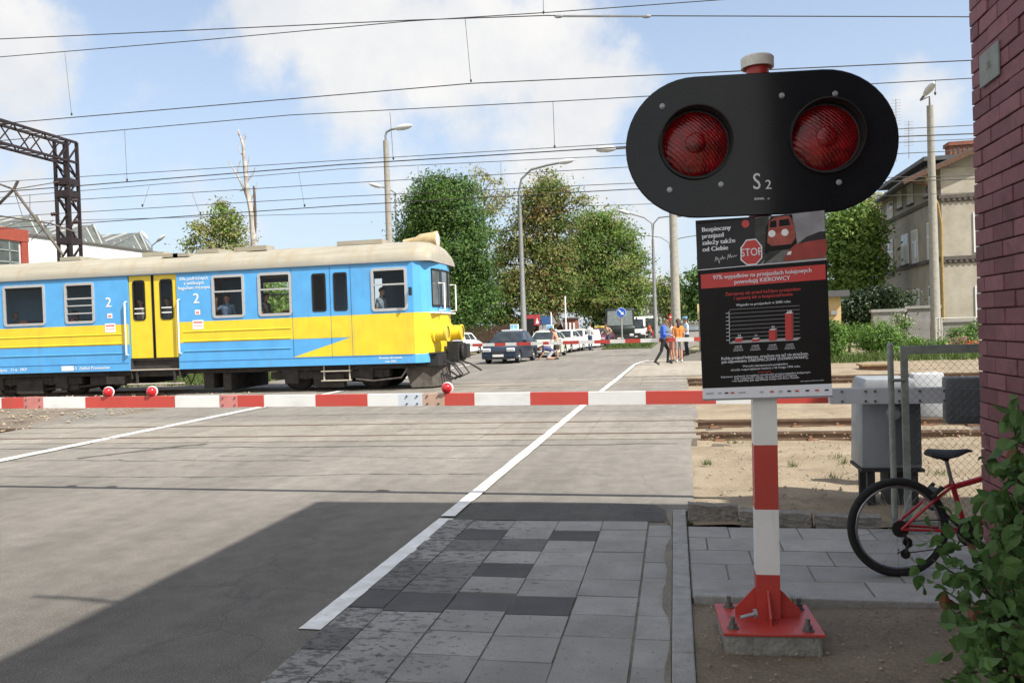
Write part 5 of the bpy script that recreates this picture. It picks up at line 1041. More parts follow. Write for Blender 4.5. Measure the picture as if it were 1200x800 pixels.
for i in range(ny):
    ya = Y0-14+i*sy; yb = ya+sy; zb = zt+.16; zp = zb+1.9
    mb = MB(); mb.add([(hx-38,ya,zb),(hx-1,ya,zb),(hx-38,yb-.4,zp),(hx-2.2,yb-.4,zp),(hx-38,yb,zb),(hx-1,yb,zb)],[(0,1,3,2),(1,5,3),(0,2,4),(2,3,5,4)]); rf = mb.build('skylight_roof', HGL, fh)
    mb = MB()
    for f in np.linspace(.12,.92,6): mb.bar((hx-1.05-1.2*0,ya+(sy-.4)*f,zb+.05),(hx-1.9-.0,ya+(sy-.4)*f+.1,zb+.06+(zp-zb)*f),.10)
    for f in (.25,.5,.75): mb.bar((hx-.98-1.15*f*0,ya,zb+.04),(hx-2.2,yb-.4,zp+.03),.07)
    for xx in np.arange(hx-3.4,hx-20,-1.6): mb.bar((xx,ya,zb+.05),(xx,yb-.4,zp+.05),.12)
    o = mb.build('glazing_bar', HBAR, fh); o.parent = rf
fw_ = thing('factory_annex', 'red trimmed grey annex with a grid window at the left edge above the train roof', 'building', (hx+2,Y0-4,0))
d0 = ray(31,300); ya = (hx+3)/d0[0]*d0[1]; za = HC+ray(31,284)[2]/d0[1]*ya; zb_ = HC+ray(31,270)[2]/d0[1]*ya
mb = MB(); mb.bx(hx-20,hx+3,ya-16,ya,-.1,za); mb.build('wall', mat('annex_wall', (.45,.45,.44), .8), fw_)
mb = MB(); mb.bx(hx-20,hx+3.15,ya-16,ya+.1,za,zb_); mb.bx(hx+2.9,hx+3.12,ya-.5,ya+.06,2,za); mb.build('fascia', HRED, fw_)
mb = MB(); mb.bx(hx+3.0,hx+3.05,ya-15,ya-.7,2.5,za-.1,0)
for y in np.arange(ya-15,ya-.6,.9): mb.bx(hx+3.03,hx+3.10,y-.04,y+.04,2.5,za-.1,1)
for z in np.arange(2.5,za,.75): mb.bx(hx+3.03,hx+3.10,ya-15,ya-.7,z-.04,z+.04,1)
mb.build('window', [mat('annex_glass', (.04,.05,.052), .35, var=.5, scale=1.2, col2=(.11,.125,.12)),mat('annex_bar', (.22,.25,.24), .7)], fw_)
# ------------------------------------------------------------------ beige house at the right
PLA = mat('old_render', (.29,.26,.21), .92, var=.22, scale=.9, bump=.4, bscale=6, col2=(.42,.385,.32), detail=10); PLA2 = mat('old_render_dark', (.235,.21,.175), .92, var=.3, scale=.7, bump=.4, bscale=6, col2=(.36,.325,.27), detail=10); COR = mat('brick_cornice', (.10,.085,.075), .9, var=.4, scale=9, bump=.5); WINW = mat('window_white', (.62,.62,.61), .5, var=.05); WGL = mat('window_dark_glass', (.07,.08,.09), .12, var=.5, scale=2, col2=(.22,.24,.26)); CURT = mat('curtain', (.48,.47,.45), .8, var=.15, scale=5); RFG = mat('roof_sheet', (.08,.08,.083), .7, var=.25, scale=2); PIPE = mat('rusty_yellow_pipe', (.33,.22,.07), .7, var=.3, scale=3); BRICK = mat('chimney_brick', (.22,.085,.055), .9, var=.35, scale=7, bump=.6, bscale=18)  # second render is a darker mix, used on the side walls
Yh = 55.; c = at(1104,300,Yh); Xh = c[0]; dfar = ray(1035,300); Yh2 = Xh/dfar[0]*dfar[1]
hs = thing('house', 'old beige three storey house with brick cornices and a grey roof at the right', 'house', (Xh,Yh,0))
def zf(px, py): return at(px,py,Yh)[2]                 # heights on the front face
z_c1, z_c2, z_e = zf(1106,303), zf(1106,231), zf(1104,196)
def onside(px, py): d = ray(px,py); k = Xh/d[0]; return d[1]*k, HC+d[2]*k
mbw = MB(); mbw.bx(Xh,Xh+14,Yh,Yh2,-.1,z_e)
apex = Xh+6.5; zap = z_e+2.6
mbw.prism([(Xh,Yh,z_e),(Xh+13,Yh,z_e),(apex,Yh,zap)],(0,Yh2-Yh,0)); mbw.build('wall', [PLA2], hs)
mb = MB(); mb.bx(Xh+.02,Xh+12,Yh-.04,Yh-.01,-.1,z_e-.1); mb.build('front_render', PLA, hs)
for zc in (z_c1,z_c2):
    mb = MB(); mb.bx(Xh-.14,Xh+13,Yh-.16,Yh+.02,zc-.10,zc+.12); mb.bx(Xh-.14,Xh-.01,Yh,Yh2,zc-.12,zc+.12); mb.bx(Xh-.07,Xh+13,Yh-.09,Yh-.02,zc-.32,zc-.10)
    for k in range(40): mb.bx(Xh+k*.32,Xh+k*.32+.16,Yh-.15,Yh-.03,zc-.26,zc-.10)
    mb.build('cornice', COR, hs)
# side windows
for (pa,pb,pt,pbm) in ((1040,1047,172 if False else 235,258),(1052,1057,216,243),(1064,1070,212,238),(1085,1092,208,228),
                       (1041,1047,280,320),(1057,1065,273,309),(1069,1076,268,308),(1087,1096,258,305),(1071,1078,338,372),(1089,1098,334,372)):
    ya, z1 = onside(pb,pt); yb, _ = onside(pa,pt); _, z0 = onside(pb,pbm)
    mb = MB(); xx = Xh-.02; mb.bx(xx-.06,xx,ya,yb,z0,z1,0); 
    f = mb.build('window', WINW, hs); mb = MB(); ym = (ya+yb)/2
    zq = [(z0+.1,z0+(z1-z0)*.62),(z0+(z1-z0)*.68,z1-.1)]
    for a_,b_ in ((ya+.12,ym-.05),(ym+.05,yb-.12)):
        for u,v_ in zq: mb.bx(xx-.075,xx-.062,a_,b_,u,v_,random.choice((0,1,1)))
    p = mb.build('pane', [WGL,CURT], hs); p.parent = f
    mb = MB(); mb.bx(xx-.2,xx,ya-.1,yb+.1,z0-.1,z0-.01); p = mb.build('sill', RFG, hs); p.parent = f
for zz0, zz1 in ((zf(1140,296),zf(1140,249)),(zf(1140,378),zf(1140,335))):
    xx = at(1141,300,Yh)[0]; mb = MB(); mb.bx(xx,xx+1.1,Yh-.10,Yh-.045,zz0,zz1); f = mb.build('window', WINW, hs); mb = MB(); mb.bx(xx+.12,xx+1.0,Yh-.115,Yh-.102,zz0+.1,zz1-.1); p = mb.build('pane', WGL, hs); p.parent = f
mb = MB()
def slab(a,b,c,d,t=.14): mb.prism([a,b,c,d],(0,0,t))
slab((Xh-2.3,Yh-.7,z_e-.92+.1),(apex,Yh-.7,zap+.1),(apex,Yh2+.5,zap+.1),(Xh-.9,Yh2+.5,z_e-.35))
slab((apex,Yh-.7,zap+.1),(Xh+14,Yh-.7,z_e-.4),(Xh+14,Yh2+.5,z_e-.4),(apex,Yh2+.5,zap+.1)); rf = mb.build('roof', RFG, hs)
mb = MB(); mb.bar((Xh-2.3,Yh-.76,z_e-.88),(apex,Yh-.76,zap+.05),.06,.26); mb.bar((Xh-1.9,Yh-.5,z_e-.75),(Xh-.0,Yh,z_e-1.3),.12); mb.build('rake_board', mat('brown_wood', (.10,.05,.03), .8, var=.3), hs)
# rear raised block with a flat grey roof
ya, zz = onside(1090,190); yb, _ = onside(1050,190)
mb = MB(); mb.bx(Xh+.01,Xh+7,ya,yb+2,z_e-.5,zz-.1); mb.build('upper_block', PLA2, hs); mb = MB(); mb.bx(Xh-.7,Xh+7,ya-1.2,yb+2.6,zz-.1,zz+.16); mb.build('upper_roof', RFG, hs)
xa, za_ = at(1111,181,Yh+5)[0], at(1111,186,Yh+5)[2]; xb, zb_ = at(1139,181,Yh+5)[0], at(1139,166,Yh+5)[2]
mb = MB(); mb.bx(xa,xb,Yh+4.6,Yh+5.6,za_-2,zb_-.25,0); mb.bx(xa-.1,xb+.1,Yh+4.5,Yh+5.7,zb_-.25,zb_,0); [mb.bx(xa+(xb-xa)*f-.02,xa+(xb-xa)*f+.08,Yh+4.57,Yh+4.6,za_,zb_-.28,1) for f in (.15,.35,.55,.75)]; mb.build('chimney', [BRICK,COR], hs)
mb = MB(); pp_ = [at(1083,203,Yh-.3),at(1091,222,Yh-.25),at(1099,240,Yh-.2),at(1103,262,Yh-.15)]; mb.tube([tuple(p) for p in pp_]+[(Xh-.05,Yh-.14,z_c1),(Xh-.05,Yh-.14,0)],.075,8); mb.build('drainpipe', PIPE, hs)
mb = MB(); ye,_ = onside(1036,300); mb.tube([(Xh-.15,ye-.4,z_c2),(Xh-.15,ye-.4,0)],.07,6); mb.build('drainpipe', PIPE, hs)
for px, yt, yb_, lab in ((1066,142,186,'tall thin aerial mast on the house roof near the lamp pole'),(1051,116,190,'taller aerial mast on the house roof beside the signal panel')):
    a, b = at(px-.8,yb_,Yh+7), at(px-1,yt,Yh+7); t = thing('aerial', lab, 'aerial', tuple(a)); mb = MB(); mb.tube([a,b],.03,5)
    for f in np.linspace(.35 if px > 1060 else .6,.98,9): p = a+(b-a)*f; mb.bar(p-np.array([.3,0,0]),p+np.array([.3,0,0]),.025)
    mb.build('mast', STEEL, t)
# ------------------------------------------------------------------ small yellow kiosk, walls, fences and garden on the right
kk = thing('kiosk', 'small yellow rendered outbuilding with a flat grey roof just right of the poster', 'kiosk', (8,44,0))
a = at(985,345,44); mb = MB(); mb.bx(a[0]-6,a[0],44,48,-.1,a[2]-.1); mb.build('wall', mat('yellow_render', (.55,.39,.19), .85, var=.12), kk); mb = MB(); mb.bx(a[0]-6.3,a[0]+.35,43.6,48.3,a[2]-.1,a[2]+.2); mb.build('roof', RFG, kk); mb = MB(); mb.box((a[0]-.35,43.93,a[2]-.9),(.3,.14,.2)); mb.build('wall_lamp', STEEL, kk); mb = MB(); mb.bx(a[0]-2.5,a[0]-1.3,43.93,43.99,.9,2.0); mb.build('window', WGL, kk)
GRC = mat('garden_concrete', (.22,.215,.205), .92, var=.2, scale=2, bump=.4)
def gwall(label, p0, p1, Y, th=.4, cap=.09):
    a, b = at(*p0,Y), at(*p1,Y); t = thing('garden_wall', label, 'wall', (a[0],Y,0)); mb = MB(); mb.bx(a[0],b[0],Y,Y+th,-.1,a[2]-cap); mb.build('wall', GRC, t); mb = MB(); mb.bx(a[0]-.1,b[0]+.1,Y-.08,Y+th+.08,a[2]-cap,a[2]+.06); mb.build('coping', KERB, t)
gwall('tall grey concrete wall behind the pale lamp post in the garden', (1062,360),(1101,361), 49.2, .6)
gwall('lower grey rough wall left of the tall concrete wall', (1023,364),(1060,363), 47)
gwall('dark grey low wall behind the pink flowers near the house', (1103,376),(1145,376), 51)
gf = thing('garden_fence', 'pale thin post and rail garden fence in front of the beige house', 'fence', (13,46,0))
mb = MB()
for px in (1096,1100,1103,1142): p = at(px,372,46); mb.cyl((p[0],46,-.1),(p[0],46,p[2]),.045,n=8)
a, b = at(1096,373,46), at(1146,372,46); mb.tube([a,b],.035,6); mb.build('frame', mat('fence_pale', (.42,.42,.38), .6), gf)
def hedge(label, lst, Y, n, leaf, mats, seed, base, cat='hedge', name='hedge_bush', flat=False, clump=.16, dr=.0):
    B = pblobs(lst, Y); return tree(name, label, cat, base, Y, 1., B, leaf, mats, n, seed, .05, clump, None, dr, nclump=max(80,n//18))
HG1 = leafmat('hedge_leaf_light', (.075,.16,.022), (.17,.30,.05), .35); HG2 = leafmat('hedge_leaf_dark', (.05,.11,.02), (.12,.20,.045), .35)
hedge('bright green rounded hedge bush near the middle of the garden strip', [(1022,394,15),(1034,390,16),(1046,396,14),(1028,404,15),(1042,407,14),(1014,402,10)], 36.5, 9000, .085, [HG1,HG1,HG2], 31, at(1034,410,36.5)[0])
hedge('low green hedge bush left of the rounded one, behind it', [(988,393,12),(1000,391,12),(1010,392,10),(980,396,12)], 41, 5000, .09, [HG1,HG2], 32, at(995,405,41)[0])
hedge('leafy hedge column beside the right edge of the poster', [(978,392,11),(977,405,12),(979,415,8),(975,383,8)], 33.5, 4500, .09, [HG1,HG2], 33, at(977,410,33.5)[0])
hedge('climbing shrub with pale flowers on the lower grey wall', [(1060,380,9),(1057,395,9),(1062,405,8),(1052,372,7),(1070,400,6)], 43, 4200, .085, [HG1,HG2,leafmat('pale_flower', (.5,.5,.4), (.6,.58,.48))], 34, at(1060,405,43)[0], 'shrub')
hedge('low green plants around the foot of the pale lamp post', [(1075,404,9),(1092,406,9),(1105,405,9),(1088,411,8),(1067,412,7)], 42, 4500, .09, [HG1,HG2], 35, at(1090,410,42)[0], 'shrub', 'garden_plants')
hedge('taller mixed garden plants near the maroon wall corner', [(1120,392,12),(1135,395,12),(1128,408,12),(1142,384,9),(1112,406,8),(1140,410,9)], 43, 5500, .09, [HG2,HG1], 36, at(1128,410,43)[0], 'shrub', 'garden_plants')
PINK = leafmat('pink_flower', (.60,.22,.33), (.72,.38,.46), .3); REDF = leafmat('red_flower', (.58,.08,.06), (.70,.17,.12), .3)
hedge('clump of pink garden flowers near the maroon wall', [(1122,399,5),(1127,397,4)], 40.5, 420, .075, [PINK,HG1], 37, at(1124,404,40.5)[0], 'flowers', 'flower_clump')
hedge('clump of red garden flowers below the pink ones', [(1136,404,5),(1142,404,4)], 39.5, 420, .075, [REDF,HG2], 38, at(1139,408,39.5)[0], 'flowers', 'flower_clump')
YEW = leafmat('yew_leaf', (.014,.03,.012), (.045,.075,.025), .15)
tree('yew_tree', 'dark spreading yew bush below the beige house windows', 'bush', at(1030,380,50)[0], 50, 3, pblobs([(1000,360,16),(1020,350,16),(1040,347,15),(1060,352,13),(1028,366,16),(1050,362,12),(988,372,12),(1010,372,14)], 50), .16, [YEW,YEW], 9000, 40, .1, .35)
# low fences / concrete fence beside the far pavement
cf = thing('slat_fence', 'grey slatted fence beside the far pavement next to the policeman', 'fence', (1.9,36,0))
mb = MB(); y = 34.5; FX = 1.35
while y < 52: mb.bx(FX+.04*(y-34),FX+.04*(y-34)+.05,y,y+.09,.1,1.75); y += .17
mb.bar((FX,34.5,.4),(FX+.7,52,.4),.06); mb.bar((FX,34.5,1.5),(FX+.7,52,1.5),.06); mb.bx(FX-.08,FX+.16,34.2,34.45,-.05,1.9); mb.build('slats', mat('grey_green_slat', (.24,.25,.20), .85, var=.3, scale=4), cf)
rb = thing('rail_box', 'small rusty metal box standing beside the far track on the right', 'box', (5.1,26.2,0)); a, b = at(1011,434,26.3), at(1041,426,26.3)
mb = MB(); mb.bx(a[0],b[0],26.2,26.8,-.05,b[2]-.05); mb.build('body', RUST, rb); mb = MB(); mb.bx(a[0]-.06,b[0]+.06,26.1,26.9,b[2]-.05,b[2]); mb.build('lid', mat('box_lid', (.24,.17,.09), .8, var=.3), rb)
# ------------------------------------------------------------------ far apartment blocks closing the street
AW = mat('apartment_wall', (.17,.165,.16), .9, var=.2, scale=.3); AWD = mat('apartment_roof', (.10,.095,.095), .9, var=.2); AWN = mat('apartment_window', (.42,.42,.40), .5, var=.2, scale=.4); SHOP = mat('shop_front', (.20,.24,.27), .5, var=.3, scale=.4)
def block(label, p0, p1, Y, cols, rows, roof=.18, dep=12):
    a, b = at(*p0,Y), at(*p1,Y); ht = a[2]; t = thing('apartment_building', label, 'building', (a[0],Y,0)); mb = MB(); w_ = b[0]-a[0]; hw_ = ht*(1-roof); mb.bx(a[0],b[0],Y,Y+dep,-.1,hw_); mb.build('wall', AW, t)
    mb = MB(); mb.prism([(a[0]-.4,Y-.4,hw_),(a[0]-.4,Y+dep+.4,hw_),(a[0]-.4,Y+dep*.7,ht),(a[0]-.4,Y+dep*.3,ht)],(w_+.8,0,0)); mb.build('roof', AWD, t)
    g0 = hw_*.26; fh_ = (hw_-g0)/rows
    for r in range(rows):
        for c in range(cols):
            x = a[0]+w_*(c+.5)/cols; z = g0+fh_*(r+.5); mb = MB(); mb.bx(x-w_/cols*.3,x+w_/cols*.3,Y-.08,Y-.01,z-fh_*.3,z+fh_*.3); mb.bx(x-.05,x+.05,Y-.1,Y-.08,z-fh_*.3,z+fh_*.3); mb.build('window', AWN, t)
    mb = MB(); mb.bx(a[0]+.5,b[0]-.5,Y-.15,Y-.02,.3,g0*.8,0); mb.build('shop_front', SHOP, t)
block('grey apartment block with rows of pale windows behind the double armed lamp', (752,347),(790,349), 150, 8, 2, .22)
block('lower apartment block with pale windows to the right, behind the policeman', (791,350),(836,352), 158, 10, 2, .2)
block('dim apartment block partly hidden behind the green roadside tree', (700,352),(748,353), 165, 8, 2)
# ------------------------------------------------------------------ trees
GD1 = leafmat('leaf_dark', (.045,.105,.024), (.095,.175,.045), .4); GD2 = leafmat('leaf_mid', (.07,.14,.026), (.14,.23,.05), .42)
OL1 = leafmat('leaf_olive', (.18,.19,.055), (.31,.30,.11), .42); BR1 = leafmat('leaf_brown', (.22,.13,.05), (.34,.21,.085), .38); GL1 = leafmat('leaf_light', (.13,.21,.04), (.23,.33,.08), .42); PALE = leafmat('leaf_pale', (.24,.25,.12), (.38,.37,.2), .35)
tree('acacia_tree', 'dense dark green tree standing just behind the front of the train', 'tree', at(520,390,56)[0], 56, 12, pblobs([(512,225,24),(495,240,22),(535,225,24),(520,250,30),(490,265,24),(545,255,26),(478,285,16),(505,290,32),(540,295,32),(555,280,20),(510,325,34),(545,330,30),(560,315,18),(530,355,30),(560,350,22),(500,355,26),(550,370,20),(488,308,20)], 56), .18, [GD1,GD2], 70000, 50, .3, .5)
tree('chestnut_tree', 'tall thinning chestnut tree with brown autumn leaves beside the long armed lamp post', 'tree', at(655,395,66)[0], 66, 13, pblobs([(640,218,17),(628,235,18),(655,232,16),(640,255,20),(618,258,16),(660,258,15),(680,236,10),(608,285,17),(632,290,24),(655,295,20),(612,320,20),(640,325,24),(660,330,18),(600,345,14),(625,352,20),(650,355,16),(585,310,12),(595,330,16),(590,355,14),(575,340,10),(588,292,11),(582,272,8),(593,374,10),(606,378,9),(640,375,10)], 66), .21, [BR1,OL1,OL1,GD2], 38000, 51, .3, .6, weights=[.07,.38,.20,.35])
tree('roadside_tree', 'broad light green tree in the middle of the picture over the parked cars', 'tree', at(705,398,86)[0], 86, 12, pblobs([(690,262,20),(712,262,20),(668,300,20),(660,330,20),(672,350,20),(652,350,16),(675,285,18),(700,290,26),(730,280,20),(742,300,15),(720,315,26),(690,320,22),(740,330,18),(715,345,26),(742,350,16),(752,335,12),(750,315,10),(690,350,20),(670,340,16),(725,370,22),(700,370,18),(745,368,9)], 86), .24, [GL1,OL1,GD2], 62000, 52, .32, .65, weights=[.4,.3,.3])
tree('birch_tree', 'pale wispy drooping birch top rising behind the dark and brown trees', 'tree', at(572,390,84)[0], 84, 15, pblobs([(560,200,7),(572,205,8),(583,212,8),(566,225,10),(585,232,9),(577,245,10),(592,225,6),(556,218,6)], 84), .26, [PALE,PALE], 1800, 53, .12, .5, droop=2.2)
tree('poplar_tree', 'loose pale green tree rising above the train roof at the left', 'tree', at(258,290,62)[0], 62, 11, pblobs([(262,243,10),(255,258,13),(270,258,12),(240,270,14),(262,275,16),(280,275,12),(228,283,12),(250,290,16),(285,288,13),(270,300,18),(235,300,18)], 62), .24, [OL1,GL1,PALE], 6500, 54, .15, .5, weights=[.4,.4,.2])
tree('lime_tree', 'bright green tree between the signal poster and the beige house', 'tree', at(1000,390,62)[0], 62, 10, pblobs([(985,262,18),(1005,255,18),(1018,275,18),(990,285,20),(1010,300,20),(975,300,16),(1024,310,12),(995,320,18),(1015,330,14),(980,335,14)], 62), .26, [GL1,GD2], 19000, 55, .22, .55)
tree('street_tree', 'sparse distant street tree between the two far lamp posts', 'tree', at(785,395,118)[0], 118, 9, pblobs([(785,325,12),(795,335,12),(775,338,11),(790,352,13),(770,355,9),(800,360,10),(782,370,10)], 118), .42, [OL1,GD2], 3600, 56, .2, 1.0)
tree('street_tree', 'dark green tree showing at the left edge of the poster', 'tree', at(822,395,80)[0], 80, 9, pblobs([(822,325,12),(816,345,12),(826,350,16),(818,365,11)], 80), .36, [GD1,GD2], 4500, 57, .2, .6)
tree('garden_tree', 'mid green tree behind the house at the edge of the signal panel', 'tree', at(1030,300,84)[0], 84, 14, pblobs([(1022,240,12),(1032,250,10),(1015,258,12)], 84), .35, [OL1,PALE], 1800, 58, .2, .7)
# more trees out of frame at the sides and behind, so the place goes on
for i, (x, y, h) in enumerate([(-34,64,9),(-42,84,12),(24,84,12),(34,70,10),(-26,90,11),(14,100,11)]):
    tree('background_tree', ['round tree beyond the railway at the far left behind the train','tree beyond the factory hall end','tree standing behind the beige house','tree right of the beige house','tree behind the dark acacia','tree far beyond the yellow kiosk'][i], 'tree', x, y, h, [(x+random.uniform(-1.5,1.5),y+random.uniform(-1.5,1.5),1.9+h*.5*random.uniform(.2,.75),h*.16) for _ in range(9)], .4, [GD2,GL1], 5000, 60+i, .2, .6)
db = thing('dead_tree', 'bare white dead birch trunk with broken limbs above the train roof', 'tree', (at(298,280,50)[0],50,0))
BIR = mat('birch_bark', (.14,.12,.10), .85, var=.5, scale=2.2, col2=(.55,.52,.48)); x0 = at(298,280,50)[0]
mb = MB(); mb.tube([(x0,50,-.1)]+[tuple(at(x,y,50)) for x,y in ((298,290),(295,250),(290,225),(287,195),(285,170),(279,152))],[.26,.22,.19,.16,.13,.10,.04],8); mb.build('trunk', BIR, db, smooth=True)
for pts, r in ((((295,247),(286,222),(278,205),(270,193)),.09),(((278,206),(279,196),(282,188)),.05),(((285,172),(288,160),(286,157)),.05),(((290,200),(292,183)),.05),(((270,193),(268,188)),.04),(((286,222),(281,224),(278,221)),.05),(((293,235),(299,225),(301,214)),.06),(((290,212),(297,203),(299,196)),.05),(((287,185),(281,178),(279,170)),.05),(((281,160),(276,154)),.03),(((298,285),(299,250),(298,222),(297,218)),.12)):
    mb = MB(); mb.tube([tuple(at(x,y,50)) for x,y in pts],[r*(1-.6*i/(len(pts)-1)) for i in range(len(pts))],6); mb.build('limb', BIR if r != .12 else BARK, db, smooth=True)
# hedge of far greenery and wooden fence behind the train
wf = thing('wooden_fence', 'dark brown plank fence under the dark green tree', 'fence', (-14,58.5,0)); mb = MB(); a, b = at(530,385,60), at(605,385,60); x = a[0]-6
while x < b[0]: mb.bx(x,x+.17,60,60.05,-.05,1.9+random.uniform(-.06,.06)); x += .2
[mb.bx(a[0]-6,b[0],60.05,60.1,z,z+.1) for z in (.4,1.5)]; mb.build('planks', mat('fence_plank', (.075,.045,.032), .9, var=.4, scale=6), wf)
g_ = np.random.default_rng(9)
C = np.concatenate([np.stack([g_.uniform(-60,-13,9000), g_.uniform(64,68,9000), g_.random(9000)**.8*3.2],1), np.stack([g_.uniform(4,40,5000), g_.uniform(90,94,5000), g_.random(5000)*4],1), np.stack([g_.uniform(-90,-46,4000), g_.uniform(100,104,4000), g_.random(4000)*4],1)])
V, Fq = leaves(C, .5); o = arr_mesh('distant_greenery', V, Fq, [GD1,GD2], g_.integers(0,2,len(C))); o['kind'] = 'stuff'; o['label'] = 'dense low greenery behind the railway land'; o['category'] = 'greenery'
# ------------------------------------------------------------------ signs, boards, brick gate
def disc(mb, c, r, m, d=.0, ax=(0,-1,0), n=28): mb.lathe([(r,-.01+d),(r,.0+d),(0,.0+d)], c, ax, n, m)
SB = mat('sign_blue', (.02,.10,.48), .4, var=.08); SW = mat('sign_white', (.75,.75,.75), .45, var=.04); SR = mat('sign_red', (.58,.03,.03), .45, var=.05); SBK = mat('sign_back_grey', (.33,.33,.33), .5, .3, var=.15)
bs = thing('keep_right_sign', 'round blue sign with a white arrow on a grey post on the grassy island', 'road sign', (at(729,405,60)[0],60,0)); c = at(728,366,60); x0 = c[0]
mb = MB(); mb.cyl((x0,60.05,-.05),(x0,60.05,c[2]+.3),.06,n=10); mb.build('post', SBK, bs); rr = 5.6*60/F
mb = MB(); disc(mb, (x0,59.97,c[2]), rr, 1); disc(mb, (x0,59.955,c[2]), rr*.93, 0)
def flat(mb, pts, y, cx, cz, m): mb.poly([(cx+a,y,cz+b) for a,b in pts], m)
s_ = rr; ar = [(-.62,.45),(-.45,.62),(.12,.06),(.12,.36),(.42,.06),(.5,-.5),(-.08,-.42) ,(-.36,-.12),(-.06,-.12)]
ar = [(-.60,.44),(-.44,.60),(.22,-.06),(.42,.16),(.52,-.52),(-.16,-.42),(.06,-.22)]
flat(mb, [(a*s_,b*s_) for a,b in ar], 59.943, x0, c[2], 1); mb.build('plate', [SB,SW], bs)
ns = thing('no_entry_sign', 'small round red no entry sign with a white bar above the orange topped woman', 'road sign', (at(787,400,70)[0],70,0)); c = at(788,371.5,70); mb = MB(); mb.cyl((c[0],70.05,0),(c[0],70.05,c[2]+.3),.05,n=8); mb.build('post', SBK, ns); mb = MB(); disc(mb,(c[0],69.98,c[2]),.31,0); mb.bx(c[0]-.23,c[0]+.23,69.955,69.968,c[2]-.05,c[2]+.06,1); mb.build('plate', [SR,SW], ns)
ts = thing('triangle_sign', 'grey back of a triangular road sign on a thin post behind the cars', 'road sign', (at(646,400,62)[0],62,0)); c = at(646,375,62); k = .62; mb = MB(); mb.cyl((c[0],61.95,0),(c[0],61.95,c[2]+.6),.05,n=8); mb.build('post', SW, ts); mb = MB(); mb.prism([(c[0]-.46,62,c[2]-.3),(c[0]+.46,62,c[2]-.3),(c[0],62,c[2]+.52)],(0,.03,0)); mb.build('plate', SBK, ts)
def board(name, label, cat, p0, p1, Y, m, deco=None, legs=True):
    a, b = at(*p0,Y), at(*p1,Y); t = thing(name, label, cat, ((a[0]+b[0])/2,Y,0)); mb = MB(); mb.bx(a[0],b[0],Y,Y+.08,b[2],a[2]); mb.build('panel', m, t)
    if legs: mb = MB(); [mb.cyl((x,Y+.12,0),(x,Y+.12,a[2]-.05),.04,n=8) for x in (a[0]+.08,b[0]-.08)]; mb.build('leg', SBK, t)
    if deco: mb = MB(); deco(mb, a, b, Y); mb.build('print', [SW,SR,SB,BLK], t)
    return t
board('notice_board', 'red board with a white triangle behind the second driving school car', 'board', (617,369),(633,381), 57, mat('board_red', (.38,.05,.06), .5), lambda mb,a,b,Y: mb.poly([(a[0]+.62,Y-.006,b[2]+.12),(b[0]-.06,Y-.006,b[2]+.12),(b[0]-.20,Y-.006,a[2]-.2)],0))
board('notice_board', 'blue board behind the grey triangular sign', 'board', (634,370.5),(645,380), 58, mat('board_blue', (.045,.11,.27), .5))
board('notice_board', 'black rectangular board beside the long armed lamp post', 'board', (617,373.5),(626,388), 55.6, mat('matt_black'))
board('notice_board', 'pale board with small coloured pictures below the blue board', 'board', (633,381),(648,389), 59, mat('board_pale', (.38,.36,.36), .6, var=.4, scale=2.5))
bg2 = thing('brick_gatehouse', 'small red brick booth with white notices behind the white cars', 'building', (at(668,395,64)[0],64,0)); a, b = at(659.5,374,64), at(675,393,64)
mb = MB(); mb.bx(a[0],b[0],64,66,-.05,a[2]); mb.build('wall', BRICK, bg2); mb = MB(); mb.bx(a[0]-.1,b[0]+.1,63.9,66.1,a[2],a[2]+.1); mb.build('roof', COR, bg2)
for p, q in ((662,665),(667,669.5),(671.5,674)): u, v = at(p,378,64), at(q,388,64); mb = MB(); mb.bx(u[0],v[0],63.95,63.99,v[2],u[2]); mb.build('notice', SW, bg2)
bw2 = thing('brick_wall', 'long low brown brick wall under the roadside trees', 'wall', (-10,67,0)); a, b = at(600,380,68), at(657,381,68); mb = MB(); mb.bx(a[0],b[0],68,68.3,-.05,a[2]); mb.build('wall', BRICK, bw2); mb = MB(); mb.bx(a[0],b[0],67.95,68.35,a[2],a[2]+.08); mb.build('coping', KERBO, bw2)
fl_ = thing('flag_pole', 'thin white pole rising beside the brick booth', 'pole', (at(663,395,63)[0],63,0)); c = at(662,347,63); mb = MB(); mb.cyl((c[0],63,0),(c[0],63,c[2]),.06,n=8); mb.build('pole', SW, fl_)
yb_ = board('notice_board', 'tall pale yellow board at the left edge of the poster', 'board', (817,356),(825,374), 45, mat('board_yellow', (.60,.47,.24), .6))
